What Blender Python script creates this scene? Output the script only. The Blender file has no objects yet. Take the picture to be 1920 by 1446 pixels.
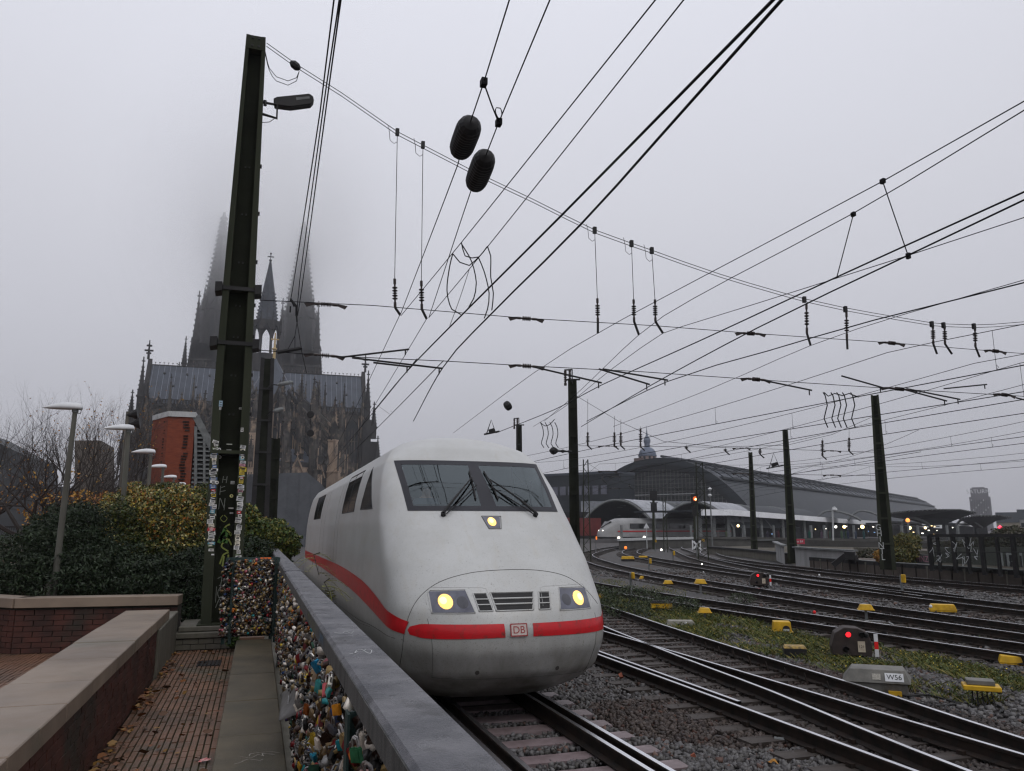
import bpy, math, random
import numpy as np
from mathutils import Vector, Matrix
random.seed(7); RNG = np.random.RandomState(11)
sc = bpy.context.scene; C = sc.collection
PI = math.pi; R = math.radians

# ---------------------------------------------------------------- camera
EYE = 2.3                                   # metres above the top of the rails
FPX = 1450.0; PITCH = math.atan(269/FPX); YAW = -R(17.9236)
cam = bpy.data.cameras.new('camera'); cam.sensor_width = 36; cam.lens = 36*FPX/1920
cam.clip_start = 0.05; cam.clip_end = 6000
co = bpy.data.objects.new('camera', cam); C.objects.link(co); sc.camera = co
co.location = (0, 0, EYE); co.rotation_euler = (PI/2+PITCH, 0, YAW)

# ---------------------------------------------------------------- sky, sun, exposure
w = bpy.data.worlds.new('World'); sc.world = w; w.use_nodes = True
nt = w.node_tree; nt.nodes.clear(); NN = nt.nodes.new; LK = nt.links.new
wo = NN('ShaderNodeOutputWorld'); bg = NN('ShaderNodeBackground'); bg.inputs[1].default_value = 0.1
sky = NN('ShaderNodeTexSky'); sky.sky_type = 'NISHITA'; sky.sun_disc = False
sky.sun_elevation = R(50); sky.sun_rotation = R(200); sky.dust_density = 5; sky.air_density = 1
tc = NN('ShaderNodeTexCoord'); sp = NN('ShaderNodeSeparateXYZ'); LK(tc.outputs['Generated'], sp.inputs[0])
ns = NN('ShaderNodeTexNoise'); ns.inputs['Scale'].default_value = 1.6; ns.inputs['Detail'].default_value = 2
LK(tc.outputs['Generated'], ns.inputs['Vector'])
ad = NN('ShaderNodeMath'); ad.operation = 'MULTIPLY_ADD'; ad.inputs[1].default_value = 0.14; LK(ns.outputs[0], ad.inputs[0])
sb = NN('ShaderNodeMath'); sb.operation = 'SUBTRACT'; sb.inputs[1].default_value = 0.07; LK(sp.outputs[2], sb.inputs[0]); LK(sb.outputs[0], ad.inputs[2])
cr = NN('ShaderNodeValToRGB'); LK(ad.outputs[0], cr.inputs[0])
stops = [(0.0, (.325, .325, .360)), (0.12, (.405, .408, .450)), (0.25, (.50, .504, .555)), (0.40, (.575, .58, .635)), (0.60, (.67, .68, .75)), (1.0, (.90, .92, 1.01))]
el = cr.color_ramp.elements
el[0].position, el[0].color = stops[0][0], (*stops[0][1], 1); el[1].position, el[1].color = stops[-1][0], (*stops[-1][1], 1)
for p_, c_ in stops[1:-1]:
    e = el.new(p_); e.color = (*c_, 1)
mul = NN('ShaderNodeVectorMath'); mul.operation = 'SCALE'; mul.inputs['Scale'].default_value = 10.0; LK(cr.outputs[0], mul.inputs[0])
hs = NN('ShaderNodeHueSaturation'); hs.inputs['Saturation'].default_value = 0.25; LK(sky.outputs[0], hs.inputs['Color'])
mx = NN('ShaderNodeMix'); mx.data_type = 'RGBA'; mx.inputs[0].default_value = 0.06
LK(mul.outputs[0], mx.inputs[6]); LK(hs.outputs[0], mx.inputs[7]); LK(mx.outputs[2], bg.inputs[0]); LK(bg.outputs[0], wo.inputs[0])
sl = bpy.data.lights.new('sun', 'SUN'); sl.energy = 0.6; sl.angle = R(25); sl.color = (1, .97, .93)
so = bpy.data.objects.new('sun', sl); C.objects.link(so); so.rotation_euler = (R(40), 0, R(200-180))
vs = sc.view_settings; vs.view_transform = 'Standard'; vs.look = 'None'; vs.exposure = 0.25; vs.gamma = 1; vs.use_curve_mapping = False
sc.cycles.volume_bounces = 14; sc.cycles.max_bounces = 16; sc.cycles.transparent_max_bounces = 24
sc.cycles.diffuse_bounces = 3; sc.cycles.glossy_bounces = 3; sc.cycles.use_denoising = True
sc.cycles.filter_width = 1.3

# ---------------------------------------------------------------- helpers
def raydir(u, v):                           # direction of a line of sight measured on the photo
    a, b, c = u-960, 723-v, FPX
    f = c*math.cos(PITCH)-b*math.sin(PITCH); up = c*math.sin(PITCH)+b*math.cos(PITCH)
    cs, sn = math.cos(YAW), math.sin(YAW)
    return Vector((cs*a-sn*f, sn*a+cs*f, up))
def atY(u, v, Y): r = raydir(u, v); r = r*(Y/r.y); return Vector((r.x, r.y, r.z+EYE))
def atX(u, v, X): r = raydir(u, v); r = r*(X/r.x); return Vector((r.x, r.y, r.z+EYE))
def atZ(u, v, z): r = raydir(u, v); r = r*((z-EYE)/r.z); return Vector((r.x, r.y, z))
def atD(u, v, d): r = raydir(u, v); r = r*(d/math.hypot(r.x, r.y)); return Vector((r.x, r.y, r.z+EYE))

def mat(name, c1, c2=None, scale=3.0, rough=.7, bump=0., bscale=40., metal=0., detail=4, stretch=None, lo=.35, hi=.65, c3=None, s3=.6, spec=.22, rvar=0., emit=None, estr=1, coat=0, colattr=None, objcol=False, geo=False):
    m = bpy.data.materials.new(name); m.use_nodes = True; t = m.node_tree; n = t.nodes; l = t.links.new
    b = n['Principled BSDF']; b.inputs['Roughness'].default_value = rough; b.inputs['Metallic'].default_value = metal
    b.inputs['Specular IOR Level'].default_value = spec
    b.inputs['Coat Weight'].default_value = coat; b.inputs['Coat Roughness'].default_value = .08
    src = n.new('ShaderNodeNewGeometry').outputs['Position'] if geo else n.new('ShaderNodeTexCoord').outputs['Object']
    if stretch:
        mp = n.new('ShaderNodeMapping'); mp.inputs['Scale'].default_value = stretch; l(src, mp.inputs[0]); src = mp.outputs[0]
    def noise(s, d=detail):
        x = n.new('ShaderNodeTexNoise'); x.inputs['Scale'].default_value = s; x.inputs['Detail'].default_value = d; x.inputs['Roughness'].default_value = .62; l(src, x.inputs['Vector']); return x.outputs[0]
    def rng(v, a, b_):
        x = n.new('ShaderNodeMapRange'); x.inputs[1].default_value = a; x.inputs[2].default_value = b_; l(v, x.inputs[0]); return x.outputs[0]
    def mixc(f, a, b_):
        x = n.new('ShaderNodeMix'); x.data_type = 'RGBA'; l(f, x.inputs[0])
        for i, q in ((6, a), (7, b_)):
            if isinstance(q, tuple): x.inputs[i].default_value = (*q[:3], 1)
            else: l(q, x.inputs[i])
        return x.outputs[2]
    col = c1
    if colattr:
        at = n.new('ShaderNodeAttribute'); at.attribute_name = colattr; col = at.outputs['Color']
    if objcol:
        col = n.new('ShaderNodeObjectInfo').outputs['Color']
    if c2 is not None:
        f = rng(noise(scale), lo, hi)
        if isinstance(col, tuple): col = mixc(f, col, c2)
        else:
            x = n.new('ShaderNodeMix'); x.data_type = 'RGBA'; x.blend_type = 'MULTIPLY'; x.inputs[0].default_value = 1; l(col, x.inputs[6]); q = mixc(f, (1., 1., 1.), c2); l(q, x.inputs[7]); col = x.outputs[2]
    if c3 is not None:
        col = mixc(rng(noise(s3, 6), .55, .7), col, c3)
    if isinstance(col, tuple): b.inputs['Base Color'].default_value = (*col, 1)
    else: l(col, b.inputs['Base Color'])
    if rvar:
        mr = n.new('ShaderNodeMapRange'); mr.inputs[1].default_value = .3; mr.inputs[2].default_value = .7
        mr.inputs[3].default_value = max(.02, rough-rvar); mr.inputs[4].default_value = min(1, rough+rvar)
        l(noise(scale*1.7), mr.inputs[0]); l(mr.outputs[0], b.inputs['Roughness'])
    if bump:
        bp = n.new('ShaderNodeBump'); bp.inputs['Strength'].default_value = bump; bp.inputs['Distance'].default_value = .01
        l(noise(bscale, 5), bp.inputs['Height']); l(bp.outputs[0], b.inputs['Normal'])
    if emit:
        b.inputs['Emission Color'].default_value = (*emit, 1); b.inputs['Emission Strength'].default_value = estr
    return m

class MB:
    def __init__(s): s.v = []; s.f = []; s.M = None; s.cols = []
    def add(s, vs_, fs, col=None):
        o = len(s.v)
        if s.M is not None: vs_ = [s.M @ Vector(p) for p in vs_]
        s.v += [tuple(p) for p in vs_]; s.f += [tuple(i+o for i in f) for f in fs]
        if col is not None: s.cols += [col]*len(vs_)
    def box(s, x0, x1, y0, y1, z0, z1, col=None):
        s.add([(x0,y0,z0),(x1,y0,z0),(x1,y1,z0),(x0,y1,z0),(x0,y0,z1),(x1,y0,z1),(x1,y1,z1),(x0,y1,z1)],
              [(0,3,2,1),(4,5,6,7),(0,1,5,4),(1,2,6,5),(2,3,7,6),(3,0,4,7)], col)
    def cbox(s, c, d, rz=0, col=None):
        cs, sn = math.cos(rz), math.sin(rz); P = []
        for dz in (-.5, .5):
            for dx, dy in ((-.5,-.5),(.5,-.5),(.5,.5),(-.5,.5)):
                x, y = dx*d[0], dy*d[1]; P.append((c[0]+x*cs-y*sn, c[1]+x*sn+y*cs, c[2]+dz*d[2]))
        s.add(P, [(0,3,2,1),(4,5,6,7),(0,1,5,4),(1,2,6,5),(2,3,7,6),(3,0,4,7)], col)
    def frame_(s, p, q, up=(0,0,1)):
        d = (Vector(q)-Vector(p)); d.normalize(); u = Vector(up)
        if abs(d.dot(u)) > .98: u = Vector((1, 0, 0))
        a = d.cross(u); a.normalize(); b = a.cross(d); return d, a, b
    def beam(s, p, q, w_, h, up=(0,0,1), col=None, w2=None, h2=None):
        p = Vector(p); q = Vector(q); d, a, b = s.frame_(p, q, up); w2 = w_ if w2 is None else w2; h2 = h if h2 is None else h2
        P = [p-a*w_/2-b*h/2, p+a*w_/2-b*h/2, p+a*w_/2+b*h/2, p-a*w_/2+b*h/2, q-a*w2/2-b*h2/2, q+a*w2/2-b*h2/2, q+a*w2/2+b*h2/2, q-a*w2/2+b*h2/2]
        s.add(P, [(3,2,1,0),(4,5,6,7),(0,1,5,4),(1,2,6,5),(2,3,7,6),(3,0,4,7)], col)
    def tube(s, pts, r, n=6, cap=True, col=None):
        pts = [Vector(p) for p in pts]; rs = r if isinstance(r, (list, tuple)) else [r]*len(pts); V = []; F = []; pa = None
        for i, p in enumerate(pts):
            d = pts[min(i+1, len(pts)-1)]-pts[max(i-1, 0)]
            if d.length < 1e-9: d = Vector((0, 0, 1))
            d.normalize()
            if pa is None:
                u = Vector((0, 0, 1)) if abs(d.z) < .95 else Vector((1, 0, 0)); a = d.cross(u)
            else: a = pa-d*pa.dot(d)
            if a.length < 1e-6: a = d.cross(Vector((.3, .5, .8)))
            a.normalize(); pa = a; b = d.cross(a)
            for k in range(n):
                t = 2*PI*k/n; V.append(p+(a*math.cos(t)+b*math.sin(t))*rs[i])
        for i in range(len(pts)-1):
            for k in range(n):
                F.append((i*n+k, i*n+(k+1) % n, (i+1)*n+(k+1) % n, (i+1)*n+k))
        if cap: F.append(tuple(range(n-1, -1, -1))); F.append(tuple((len(pts)-1)*n+k for k in range(n)))
        s.add(V, F, col)
    def prism(s, poly, ext, col=None):      # closed polygon of 3D points pushed along ext
        n = len(poly); e = Vector(ext); P = [Vector(p) for p in poly]
        s.add(P+[p+e for p in P], [tuple(range(n-1, -1, -1)), tuple(range(n, 2*n))]+[(i, (i+1) % n, n+(i+1) % n, n+i) for i in range(n)], col)
    def lathe(s, prof, c=(0,0,0), n=16, col=None):
        V = []; F = []; c = Vector(c)
        for r, z in prof:
            for k in range(n): t = 2*PI*k/n; V.append(c+Vector((r*math.cos(t), r*math.sin(t), z)))
        for i in range(len(prof)-1):
            for k in range(n): F.append((i*n+k, i*n+(k+1) % n, (i+1)*n+(k+1) % n, (i+1)*n+k))
        F.append(tuple(range(n-1, -1, -1))); F.append(tuple((len(prof)-1)*n+k for k in range(n)))
        s.add(V, F, col)
    def grid(s, fn, nu, nv, col=None):
        V = [fn(i/nu, j/nv) for j in range(nv+1) for i in range(nu+1)]
        F = [(j*(nu+1)+i, j*(nu+1)+i+1, (j+1)*(nu+1)+i+1, (j+1)*(nu+1)+i) for j in range(nv) for i in range(nu)]
        s.add(V, F, col)
    def mesh(s, name):
        m = bpy.data.meshes.new(name); m.from_pydata(s.v, [], s.f); 
        if s.cols and len(s.cols) == len(s.v):
            a = m.color_attributes.new('Col', 'FLOAT_COLOR', 'POINT'); a.data.foreach_set('color', np.array([(*c[:3], 1) for c in s.cols], 'f').ravel())
        m.update(); return m
    def build(s, name, m=None, parent=None, smooth=False, bevel=0):
        return mobj(name, s.mesh(name), m, parent, smooth, bevel)
def wloc(o):
    v = Vector((0, 0, 0))
    while o is not None: v = v+o.location; o = o.parent if False else None
    return v
ROOT = {}
def mobj(name, me, m=None, parent=None, smooth=False, bevel=0):
    o = bpy.data.objects.new(name, me); C.objects.link(o)
    if m and not me.materials: me.materials.append(m)
    if smooth:
        me.polygons.foreach_set('use_smooth', [True]*len(me.polygons))
        if smooth != 'all':
            try: me.set_sharp_from_angle(angle=R(38))
            except Exception: pass
    if bevel:
        b = o.modifiers.new('edge', 'BEVEL'); b.width = bevel; b.segments = 1; b.limit_method = 'ANGLE'
    if parent is not None: child(o, parent)
    return o
def child(o, parent):
    o.parent = parent
    base = ROOT.get(parent.name, Vector((0, 0, 0)))
    if parent.type == 'EMPTY': o.matrix_parent_inverse = Matrix.Translation(-base)
def thing(name, label, cat, loc=(0,0,0), group=None, kind=None):
    o = bpy.data.objects.new(name, None); C.objects.link(o); o.location = loc; o.empty_display_size = .2
    ROOT[o.name] = Vector(loc)
    if label: o['label'] = label
    if cat: o['category'] = cat
    if group: o['group'] = group
    if kind: o['kind'] = kind
    return o
def tag(o, label=None, cat=None, group=None, kind=None):
    if label: o['label'] = label
    if cat: o['category'] = cat
    if group: o['group'] = group
    if kind: o['kind'] = kind
    return o
def kids(o): return KID.get(o.name, []) if False else [c for c in o.children]
def copy_tree(o, parent=None):
    c = o.copy(); C.objects.link(c)
    if parent is not None: c.parent = parent
    for k in o.children: copy_tree(k, c)
    return c
def dup(o, loc, rz=None, label=None, group=None):
    c = copy_tree(o); c.location = loc
    if rz is not None: c.rotation_euler = (0, 0, rz)
    if label: c['label'] = label
    if group: c['group'] = group
    return c
def bulk(name, V, F, m, cols=None, parent=None, smooth=False):     # V (n,3) F (k,q) arrays
    me = bpy.data.meshes.new(name); V = np.asarray(V, 'f'); F = np.asarray(F, 'i'); k, q = F.shape
    me.vertices.add(len(V)); me.vertices.foreach_set('co', V.ravel())
    me.loops.add(k*q); me.loops.foreach_set('vertex_index', F.ravel())
    me.polygons.add(k); me.polygons.foreach_set('loop_start', np.arange(0, k*q, q, dtype='i'))
    me.update(calc_edges=True)
    if cols is not None:
        a = me.color_attributes.new('Col', 'FLOAT_COLOR', 'POINT'); a.data.foreach_set('color', np.hstack([cols, np.ones((len(V), 1))]).astype('f').ravel())
    return mobj(name, me, m, parent, smooth)
def rotmats(n, rg, tilt=None):              # random rotations (n,3,3)
    q = rg.normal(size=(n, 4)); q /= np.linalg.norm(q, axis=1)[:, None]; a, b, c, d = q.T
    return np.stack([1-2*(c*c+d*d), 2*(b*c-a*d), 2*(b*d+a*c), 2*(b*c+a*d), 1-2*(b*b+d*d), 2*(c*d-a*b), 2*(b*d-a*c), 2*(c*d+a*b), 1-2*(b*b+c*c)], 1).reshape(n, 3, 3)
def leafcards(pos, size, rg, cols, aspect=.5, up=None):   # two-triangle folded leaves
    n = len(pos); base = np.array([[-1, 0, 0], [0, -aspect, .12], [1, 0, 0], [0, aspect, .12]])
    M_ = rotmats(n, rg); V = np.einsum('nij,kj->nki', M_, base)*np.asarray(size).reshape(-1, 1, 1)+pos[:, None, :]
    F = np.arange(n*4).reshape(n, 4); return V.reshape(-1, 3), F, np.repeat(cols, 4, 0)
BOXV = np.array([[-1,-1,-1],[1,-1,-1],[1,1,-1],[-1,1,-1],[-1,-1,1],[1,-1,1],[1,1,1],[-1,1,1]], float)*.5
BOXF = np.array([[0,3,2,1],[4,5,6,7],[0,1,5,4],[1,2,6,5],[2,3,7,6],[3,0,4,7]])
def rocks(pos, size, rg, cols=None):
    n = len(pos); b = BOXV[None]*(1+rg.uniform(-.38, .25, (n, 8, 3)))*rg.uniform(.55, 1.25, (n, 1, 3))
    V = np.einsum('nij,nkj->nki', rotmats(n, rg), b)*np.asarray(size).reshape(-1, 1, 1)+pos[:, None, :]
    F = (BOXF[None]+8*np.arange(n)[:, None, None]).reshape(-1, 4); return V.reshape(-1, 3), F, (None if cols is None else np.repeat(cols, 8, 0))
def text(name, s, size, M_, m, parent, ext=.002, align='CENTER', font=None):
    cu = bpy.data.curves.new(name, 'FONT'); cu.body = s; cu.size = size; cu.extrude = ext; cu.align_x = align; cu.align_y = 'CENTER'
    o = bpy.data.objects.new(name, cu); C.objects.link(o); dg = bpy.context.evaluated_depsgraph_get()
    me = bpy.data.meshes.new_from_object(o.evaluated_get(dg)); bpy.data.objects.remove(o); me.transform(M_)
    me.materials.clear(); return mobj(name, me, m, parent)
def facing(c, right, up):
    r = Vector(right).normalized(); u = Vector(up).normalized(); n = r.cross(u)
    return Matrix(((r.x, u.x, n.x, c[0]), (r.y, u.y, n.y, c[1]), (r.z, u.z, n.z, c[2]), (0, 0, 0, 1)))
def curve_pts(cps, step=1.0):               # smooth (Catmull-Rom) polyline through control points
    P = [Vector((*c, 0)) if len(c) == 2 else Vector(c) for c in cps]; out = []
    Q = [P[0]*2-P[1]]+P+[P[-1]*2-P[-2]]
    for i in range(1, len(Q)-2):
        n = max(1, int((Q[i+1]-Q[i]).length/step))
        for k in range(n):
            t = k/n; a, b, c, d = Q[i-1:i+3]
            out.append(.5*((2*b)+(c-a)*t+(2*a-5*b+4*c-d)*t*t+(3*b-a-3*c+d)*t**3))
    out.append(P[-1]); return out
def sag(p, q, s, n=12):
    p = Vector(p); q = Vector(q); return [p.lerp(q, i/n)-Vector((0, 0, 4*s*(i/n)*(1-i/n))) for i in range(n+1)]

# ---------------------------------------------------------------- materials
m_ballast = mat('ballast', (.035,.034,.033), (.085,.08,.08), 9, .85, 1., 28, c3=(.06,.042,.034), s3=.25, geo=True)
m_stone = mat('ballast_stone', (.2,.2,.2), rough=.5, colattr='Col')
m_soil = mat('soil', (.05,.045,.035), (.10,.09,.07), 3, .95, .8, 20, geo=True)
m_rust = mat('rail_rust', (.008,.007,.006), (.024,.015,.011), 6, .7, .3, 60)
m_railtop = mat('rail_polished', (.95,.96,.99), (.88,.88,.92), 2, .24, metal=1., stretch=(1,.05,1))
m_conc_sl = mat('sleeper_concrete', (.21,.165,.17), (.13,.10,.10), 4, .45, .25, 60)
m_wood_sl = mat('sleeper_wood', (.030,.024,.021), (.062,.052,.046), 3, .6, .6, 30, stretch=(.3,3,1))
m_conc = mat('concrete_coping', (.225,.174,.132), (.14,.108,.084), 1.1, .42, .2, 70, c3=(.12,.11,.085), s3=.8, rvar=.1, geo=True)
m_conc_d = mat('concrete_weathered', (.13,.12,.10), (.075,.072,.055), 3, .6, .4, 50, stretch=(1,1,.3), geo=True)
m_ledge = mat('concrete_ledge', (.105,.086,.056), (.056,.048,.032), 2.2, .5, .5, 120, c3=(.05,.05,.036), s3=.9, geo=True)
m_brick_p = mat('paving_clinker', (.165,.086,.054), (.082,.050,.034), 2.0, .42, .35, 80, c3=(.09,.075,.055), s3=1.0, rvar=.1, geo=True, objcol=False)
m_joint = mat('mossy_joint', (.014,.014,.006), (.035,.030,.012), 5, .95, .6, 60, geo=True)
m_brick_w = mat('wall_brick', (.075,.028,.021), (.034,.017,.014), 3.5, .6, .5, 60, c3=(.032,.028,.022), s3=1.4, geo=True)
m_brick_r = mat('red_brickwork', (.20,.052,.026), (.13,.032,.018), 2.5, .8, .3, 30, stretch=(1,1,6), c3=(.12,.04,.03), s3=.7)
m_mortar = mat('mortar_dark', (.045,.04,.034), (.03,.03,.025), 5, .9)
m_handrail = mat('painted_steel_handrail', (.065,.067,.077), (.155,.153,.165), 5, .34, .8, 130, c3=(.045,.045,.048), s3=4.5, rvar=.12, geo=True)
m_railface = mat('weathered_rail_face', (.050,.050,.046), (.095,.092,.088), 7, .6, .8, 60, stretch=(1,3,.5), geo=True, c3=(.022,.022,.018), s3=3)
m_green = mat('dark_green_paint', (.012,.03,.028), (.03,.045,.04), 5, .5, .2, 80)
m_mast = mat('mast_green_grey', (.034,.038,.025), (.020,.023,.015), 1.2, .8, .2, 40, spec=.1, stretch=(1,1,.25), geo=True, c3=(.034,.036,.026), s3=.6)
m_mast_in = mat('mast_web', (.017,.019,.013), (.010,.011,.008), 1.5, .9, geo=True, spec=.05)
m_black = mat('black_metal', (.006,.006,.007), (.014,.013,.013), 4, .6, .2, 60, spec=.3)
m_wire = mat('wire_dark', (.004,.004,.005), rough=.8, spec=.2)
m_insul = mat('insulator_brown', (.03,.022,.02), rough=.3)
m_grey = mat('grey_paint', (.16,.17,.17), (.10,.105,.105), 3, .5, .2, 60)
m_lgrey = mat('light_grey', (.42,.43,.43), (.33,.34,.34), 4, .45)
m_white = mat('white_paint', (.62,.63,.64), (.5,.51,.52), 3, .45)
m_yellow = mat('yellow_plastic', (.58,.35,.02), (.38,.22,.015), 5, .45, .1, 50)
m_orange = mat('orange_lamp', (.8,.3,.03), rough=.4, emit=(1,.18,.03), estr=.9)
m_red = mat('signal_red', (.75,.02,.02), (.6,.015,.015), 4, .4)
m_poster = mat('sticker', (1,1,1), (.62,.6,.56), 14, .5, objcol=True, lo=.4, hi=.6)
m_lock = mat('padlock_metal', (.5,.4,.2), c2=(.35,.30,.26), scale=25, rough=.36, metal=.35, objcol=True, lo=.3, hi=.8)
m_locks = mat('padlock_mass', (.5,.4,.2), rough=.36, metal=.35, colattr='Col')
m_shackle = mat('shackle_steel', (.35,.34,.33), (.16,.13,.11), 30, .3, metal=.8)
m_leaf = mat('leaf', (.1,.1,.1), rough=.55, colattr='Col', spec=.3)
m_leaf_gl = mat('glossy_leaf', (.1,.1,.1), rough=.5, colattr='Col', spec=.14)
m_bark = mat('bark', (.055,.048,.040), (.03,.027,.024), 6, .9, .4, 40)
m_bark_d = mat('twig', (.035,.030,.028), rough=.9)
# ================================================================ SETTING: ground and tracks
g = MB(); g.box(-900, 1800, -30, 2400, -.9, -.24); tag(g.build('ground', m_ballast), kind='structure')
# track centre lines, measured metre by metre
CL = {
 'A': [(3.2,-8),(3.2,10),(3.2,28),(4.2,42),(8.2,60),(17,85),(30,112)],
 'B': [(6.95,-8),(6.95,10),(6.95,30),(7.3,50),(9,75),(14,105),(25,140),(42,170)],
 'B2': [(6.95,0),(7.2,3.5),(7.52,7),(7.95,10),(8.25,13),(8.8,17.5),(9.5,22.5),(10.3,30),(11.3,42),(14.5,60),(20,80)],
 'C': [(15.6,-6),(15.3,2),(14.8,8),(14.3,12.5),(13.95,17),(13.6,22),(13.45,27),(13.5,32),(14.2,42),(16.4,55),(21,70)],
 'D': [(17.6,-6),(17.2,5),(17.2,14),(17.4,20),(17.95,25),(19,33),(20.4,41),(22.4,49),(26.6,62),(31.2,72),(42,90),(58,112),(80,140)],
 'E': [(20.6,-4),(21,8),(21.8,18),(22.7,25),(23.8,31),(25.4,39),(27.7,48),(31,60),(36.2,73),(44.5,87),(60,108),(80,132)],
 'F': [(23,22),(24.4,28),(26.4,36),(29,43.5),(32.2,51.5),(37,62),(44,76),(50.3,88.5),(59,102),(78,128)],
 'G': [(28.6,-4),(28.9,10),(29.2,24),(29.7,33),(31.2,40),(33.2,48),(38,60),(46,74),(60,94),(80,120)]}
RAILP = [(-.075,-.172),(.075,-.172),(.075,-.160),(.012,-.135),(.010,-.045),(.036,-.035),(.036,-.007),(.027,-.0005),(-.027,-.0005),(-.036,-.007),(-.036,-.035),(-.010,-.045),(-.012,-.135),(-.075,-.160)]
def rail(path, off, parent, guard=False, top=0.0, name='rail', t0=0, t1=None):
    V = []; F = []; n = len(RAILP)
    pts = path[t0:t1]
    for i, p in enumerate(pts):
        d = pts[min(i+1, len(pts)-1)]-pts[max(i-1, 0)]; d.z = 0; d.normalize(); a = Vector((d.y, -d.x, 0))
        for x, z in RAILP: V.append(p+a*(off+x)+Vector((0, 0, z+top)))
    for i in range(len(pts)-1):
        for k in range(n): F.append((i*n+k, (i+1)*n+k, (i+1)*n+(k+1) % n, i*n+(k+1) % n))
    me = bpy.data.meshes.new(name); me.from_pydata([tuple(v) for v in V], [], F); me.materials.append(m_rust); me.materials.append(m_railtop)
    idx = [1 if (f % n) == 7 else 0 for f in range(len(F))]
    if guard: idx = [1 if (f % n) == 7 else 0 for f in range(len(F))]
    me.polygons.foreach_set('material_index', idx)
    return mobj(name, me, None, parent)
def sleeper_mesh(L, wd, h, m, seed, nm='sleeper'):
    r = random.Random(seed); b = MB(); b.box(-L/2, L/2, -wd/2, wd/2, -.18-h, -.178)
    me = b.mesh(nm); me.materials.append(m)
    for v in me.vertices: v.co += Vector((r.uniform(-.012,.012), r.uniform(-.008,.008), r.uniform(-.006,.004)))
    return me
SLW = [sleeper_mesh(2.6, .26, .1, m_wood_sl, i) for i in range(4)]; SLC = [sleeper_mesh(2.62, .28, .1, m_conc_sl, 9+i) for i in range(2)]
TL = dict(A='track under the train, pale concrete sleepers showing at its edge', B='first clear track right of the train, leading into the turnout frog',
 B2='diverging track branching from the turnout beside the train', C='track between the flowering weed strip and the low dwarf signal',
 D='long track that bends sharply round toward the station platforms', E='middle curving track with the yellow marker post beside it',
 F='track joining its neighbour on a row of bright sleepers', G='rusty unused track along the low retaining wall')
def track(key, conc=False, guard=False, rails=(-.755, .755), maxd=95, step=.63, L=None):
    path = curve_pts(CL[key], 1.0)
    t = thing('railway_track', TL[key], 'track', (0,0,0), kind='structure')
    for k, o in enumerate(rails): rail(path, o, t, guard=(key == 'G'))
    if guard:
        rail(path, .755-.20, t, name='guard_rail', top=.004); rail(path, -.755+.20, t, name='guard_rail', top=.004)
    fine = curve_pts(CL[key], .05); s = 0; nx = random.random()*.5; cnt = 0; rr = random.Random(key)
    fast = MB(); bolts = MB()
    for i in range(1, len(fine)):
        d = fine[i]-fine[i-1]; s += d.length
        if s < nx: continue
        nx += step; p = fine[i]
        if p.y < -3 or math.hypot(p.x, p.y) > maxd: continue
        me = rr.choice(SLC if conc else SLW); o = bpy.data.objects.new('sleeper', me); C.objects.link(o); o.parent = t
        o.location = (p.x, p.y, rr.uniform(-.012, .006)); o.rotation_euler = (0, 0, math.atan2(d.y, d.x)-PI/2+rr.uniform(-.015, .015)); cnt += 1
        if math.hypot(p.x, p.y) < 26:
            dd = d.normalized(); a = Vector((dd.y, -dd.x, 0))
            for o_ in rails:
                for sg in (-1, 1): bolts.cbox(p+a*(o_+sg*.095)+Vector((0, 0, -.155)), (.05, .09, .05), math.atan2(dd.y, dd.x)-PI/2)
    if bolts.v: tag(bolts.build('fastenings', m_rust, t), kind='stuff')
    return t
track('A', conc=True, guard=True); track('B'); track('B2', L=3.2); track('C'); track('D'); track('E'); track('F', maxd=80, rails=(-.755, .755)); track('G', maxd=70)
# check rail and rusty ladder-like braces in the turnout
tb = thing('check_rail', 'short check rail bolted inside the near rail of the turnout', 'rail')
pth = [Vector((6.2+.14, y, .008)) for y in np.arange(9.6, 16, .6)]; rail(pth, 0, tb)
for i in range(9):
    bm_ = MB(); y = 10.4+i*.62; x = 8.5+(y-10)*.12
    bm_.tube([(x-.05,y,-.17),(x-.07,y+.04,-.02),(x-.02,y+.1,-.05)], .012, 5); bm_.tube([(x+.01,y+.08,-.17),(x-.01,y+.12,-.02)], .012, 5); bm_.build('brace', m_rust, tb)


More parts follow.
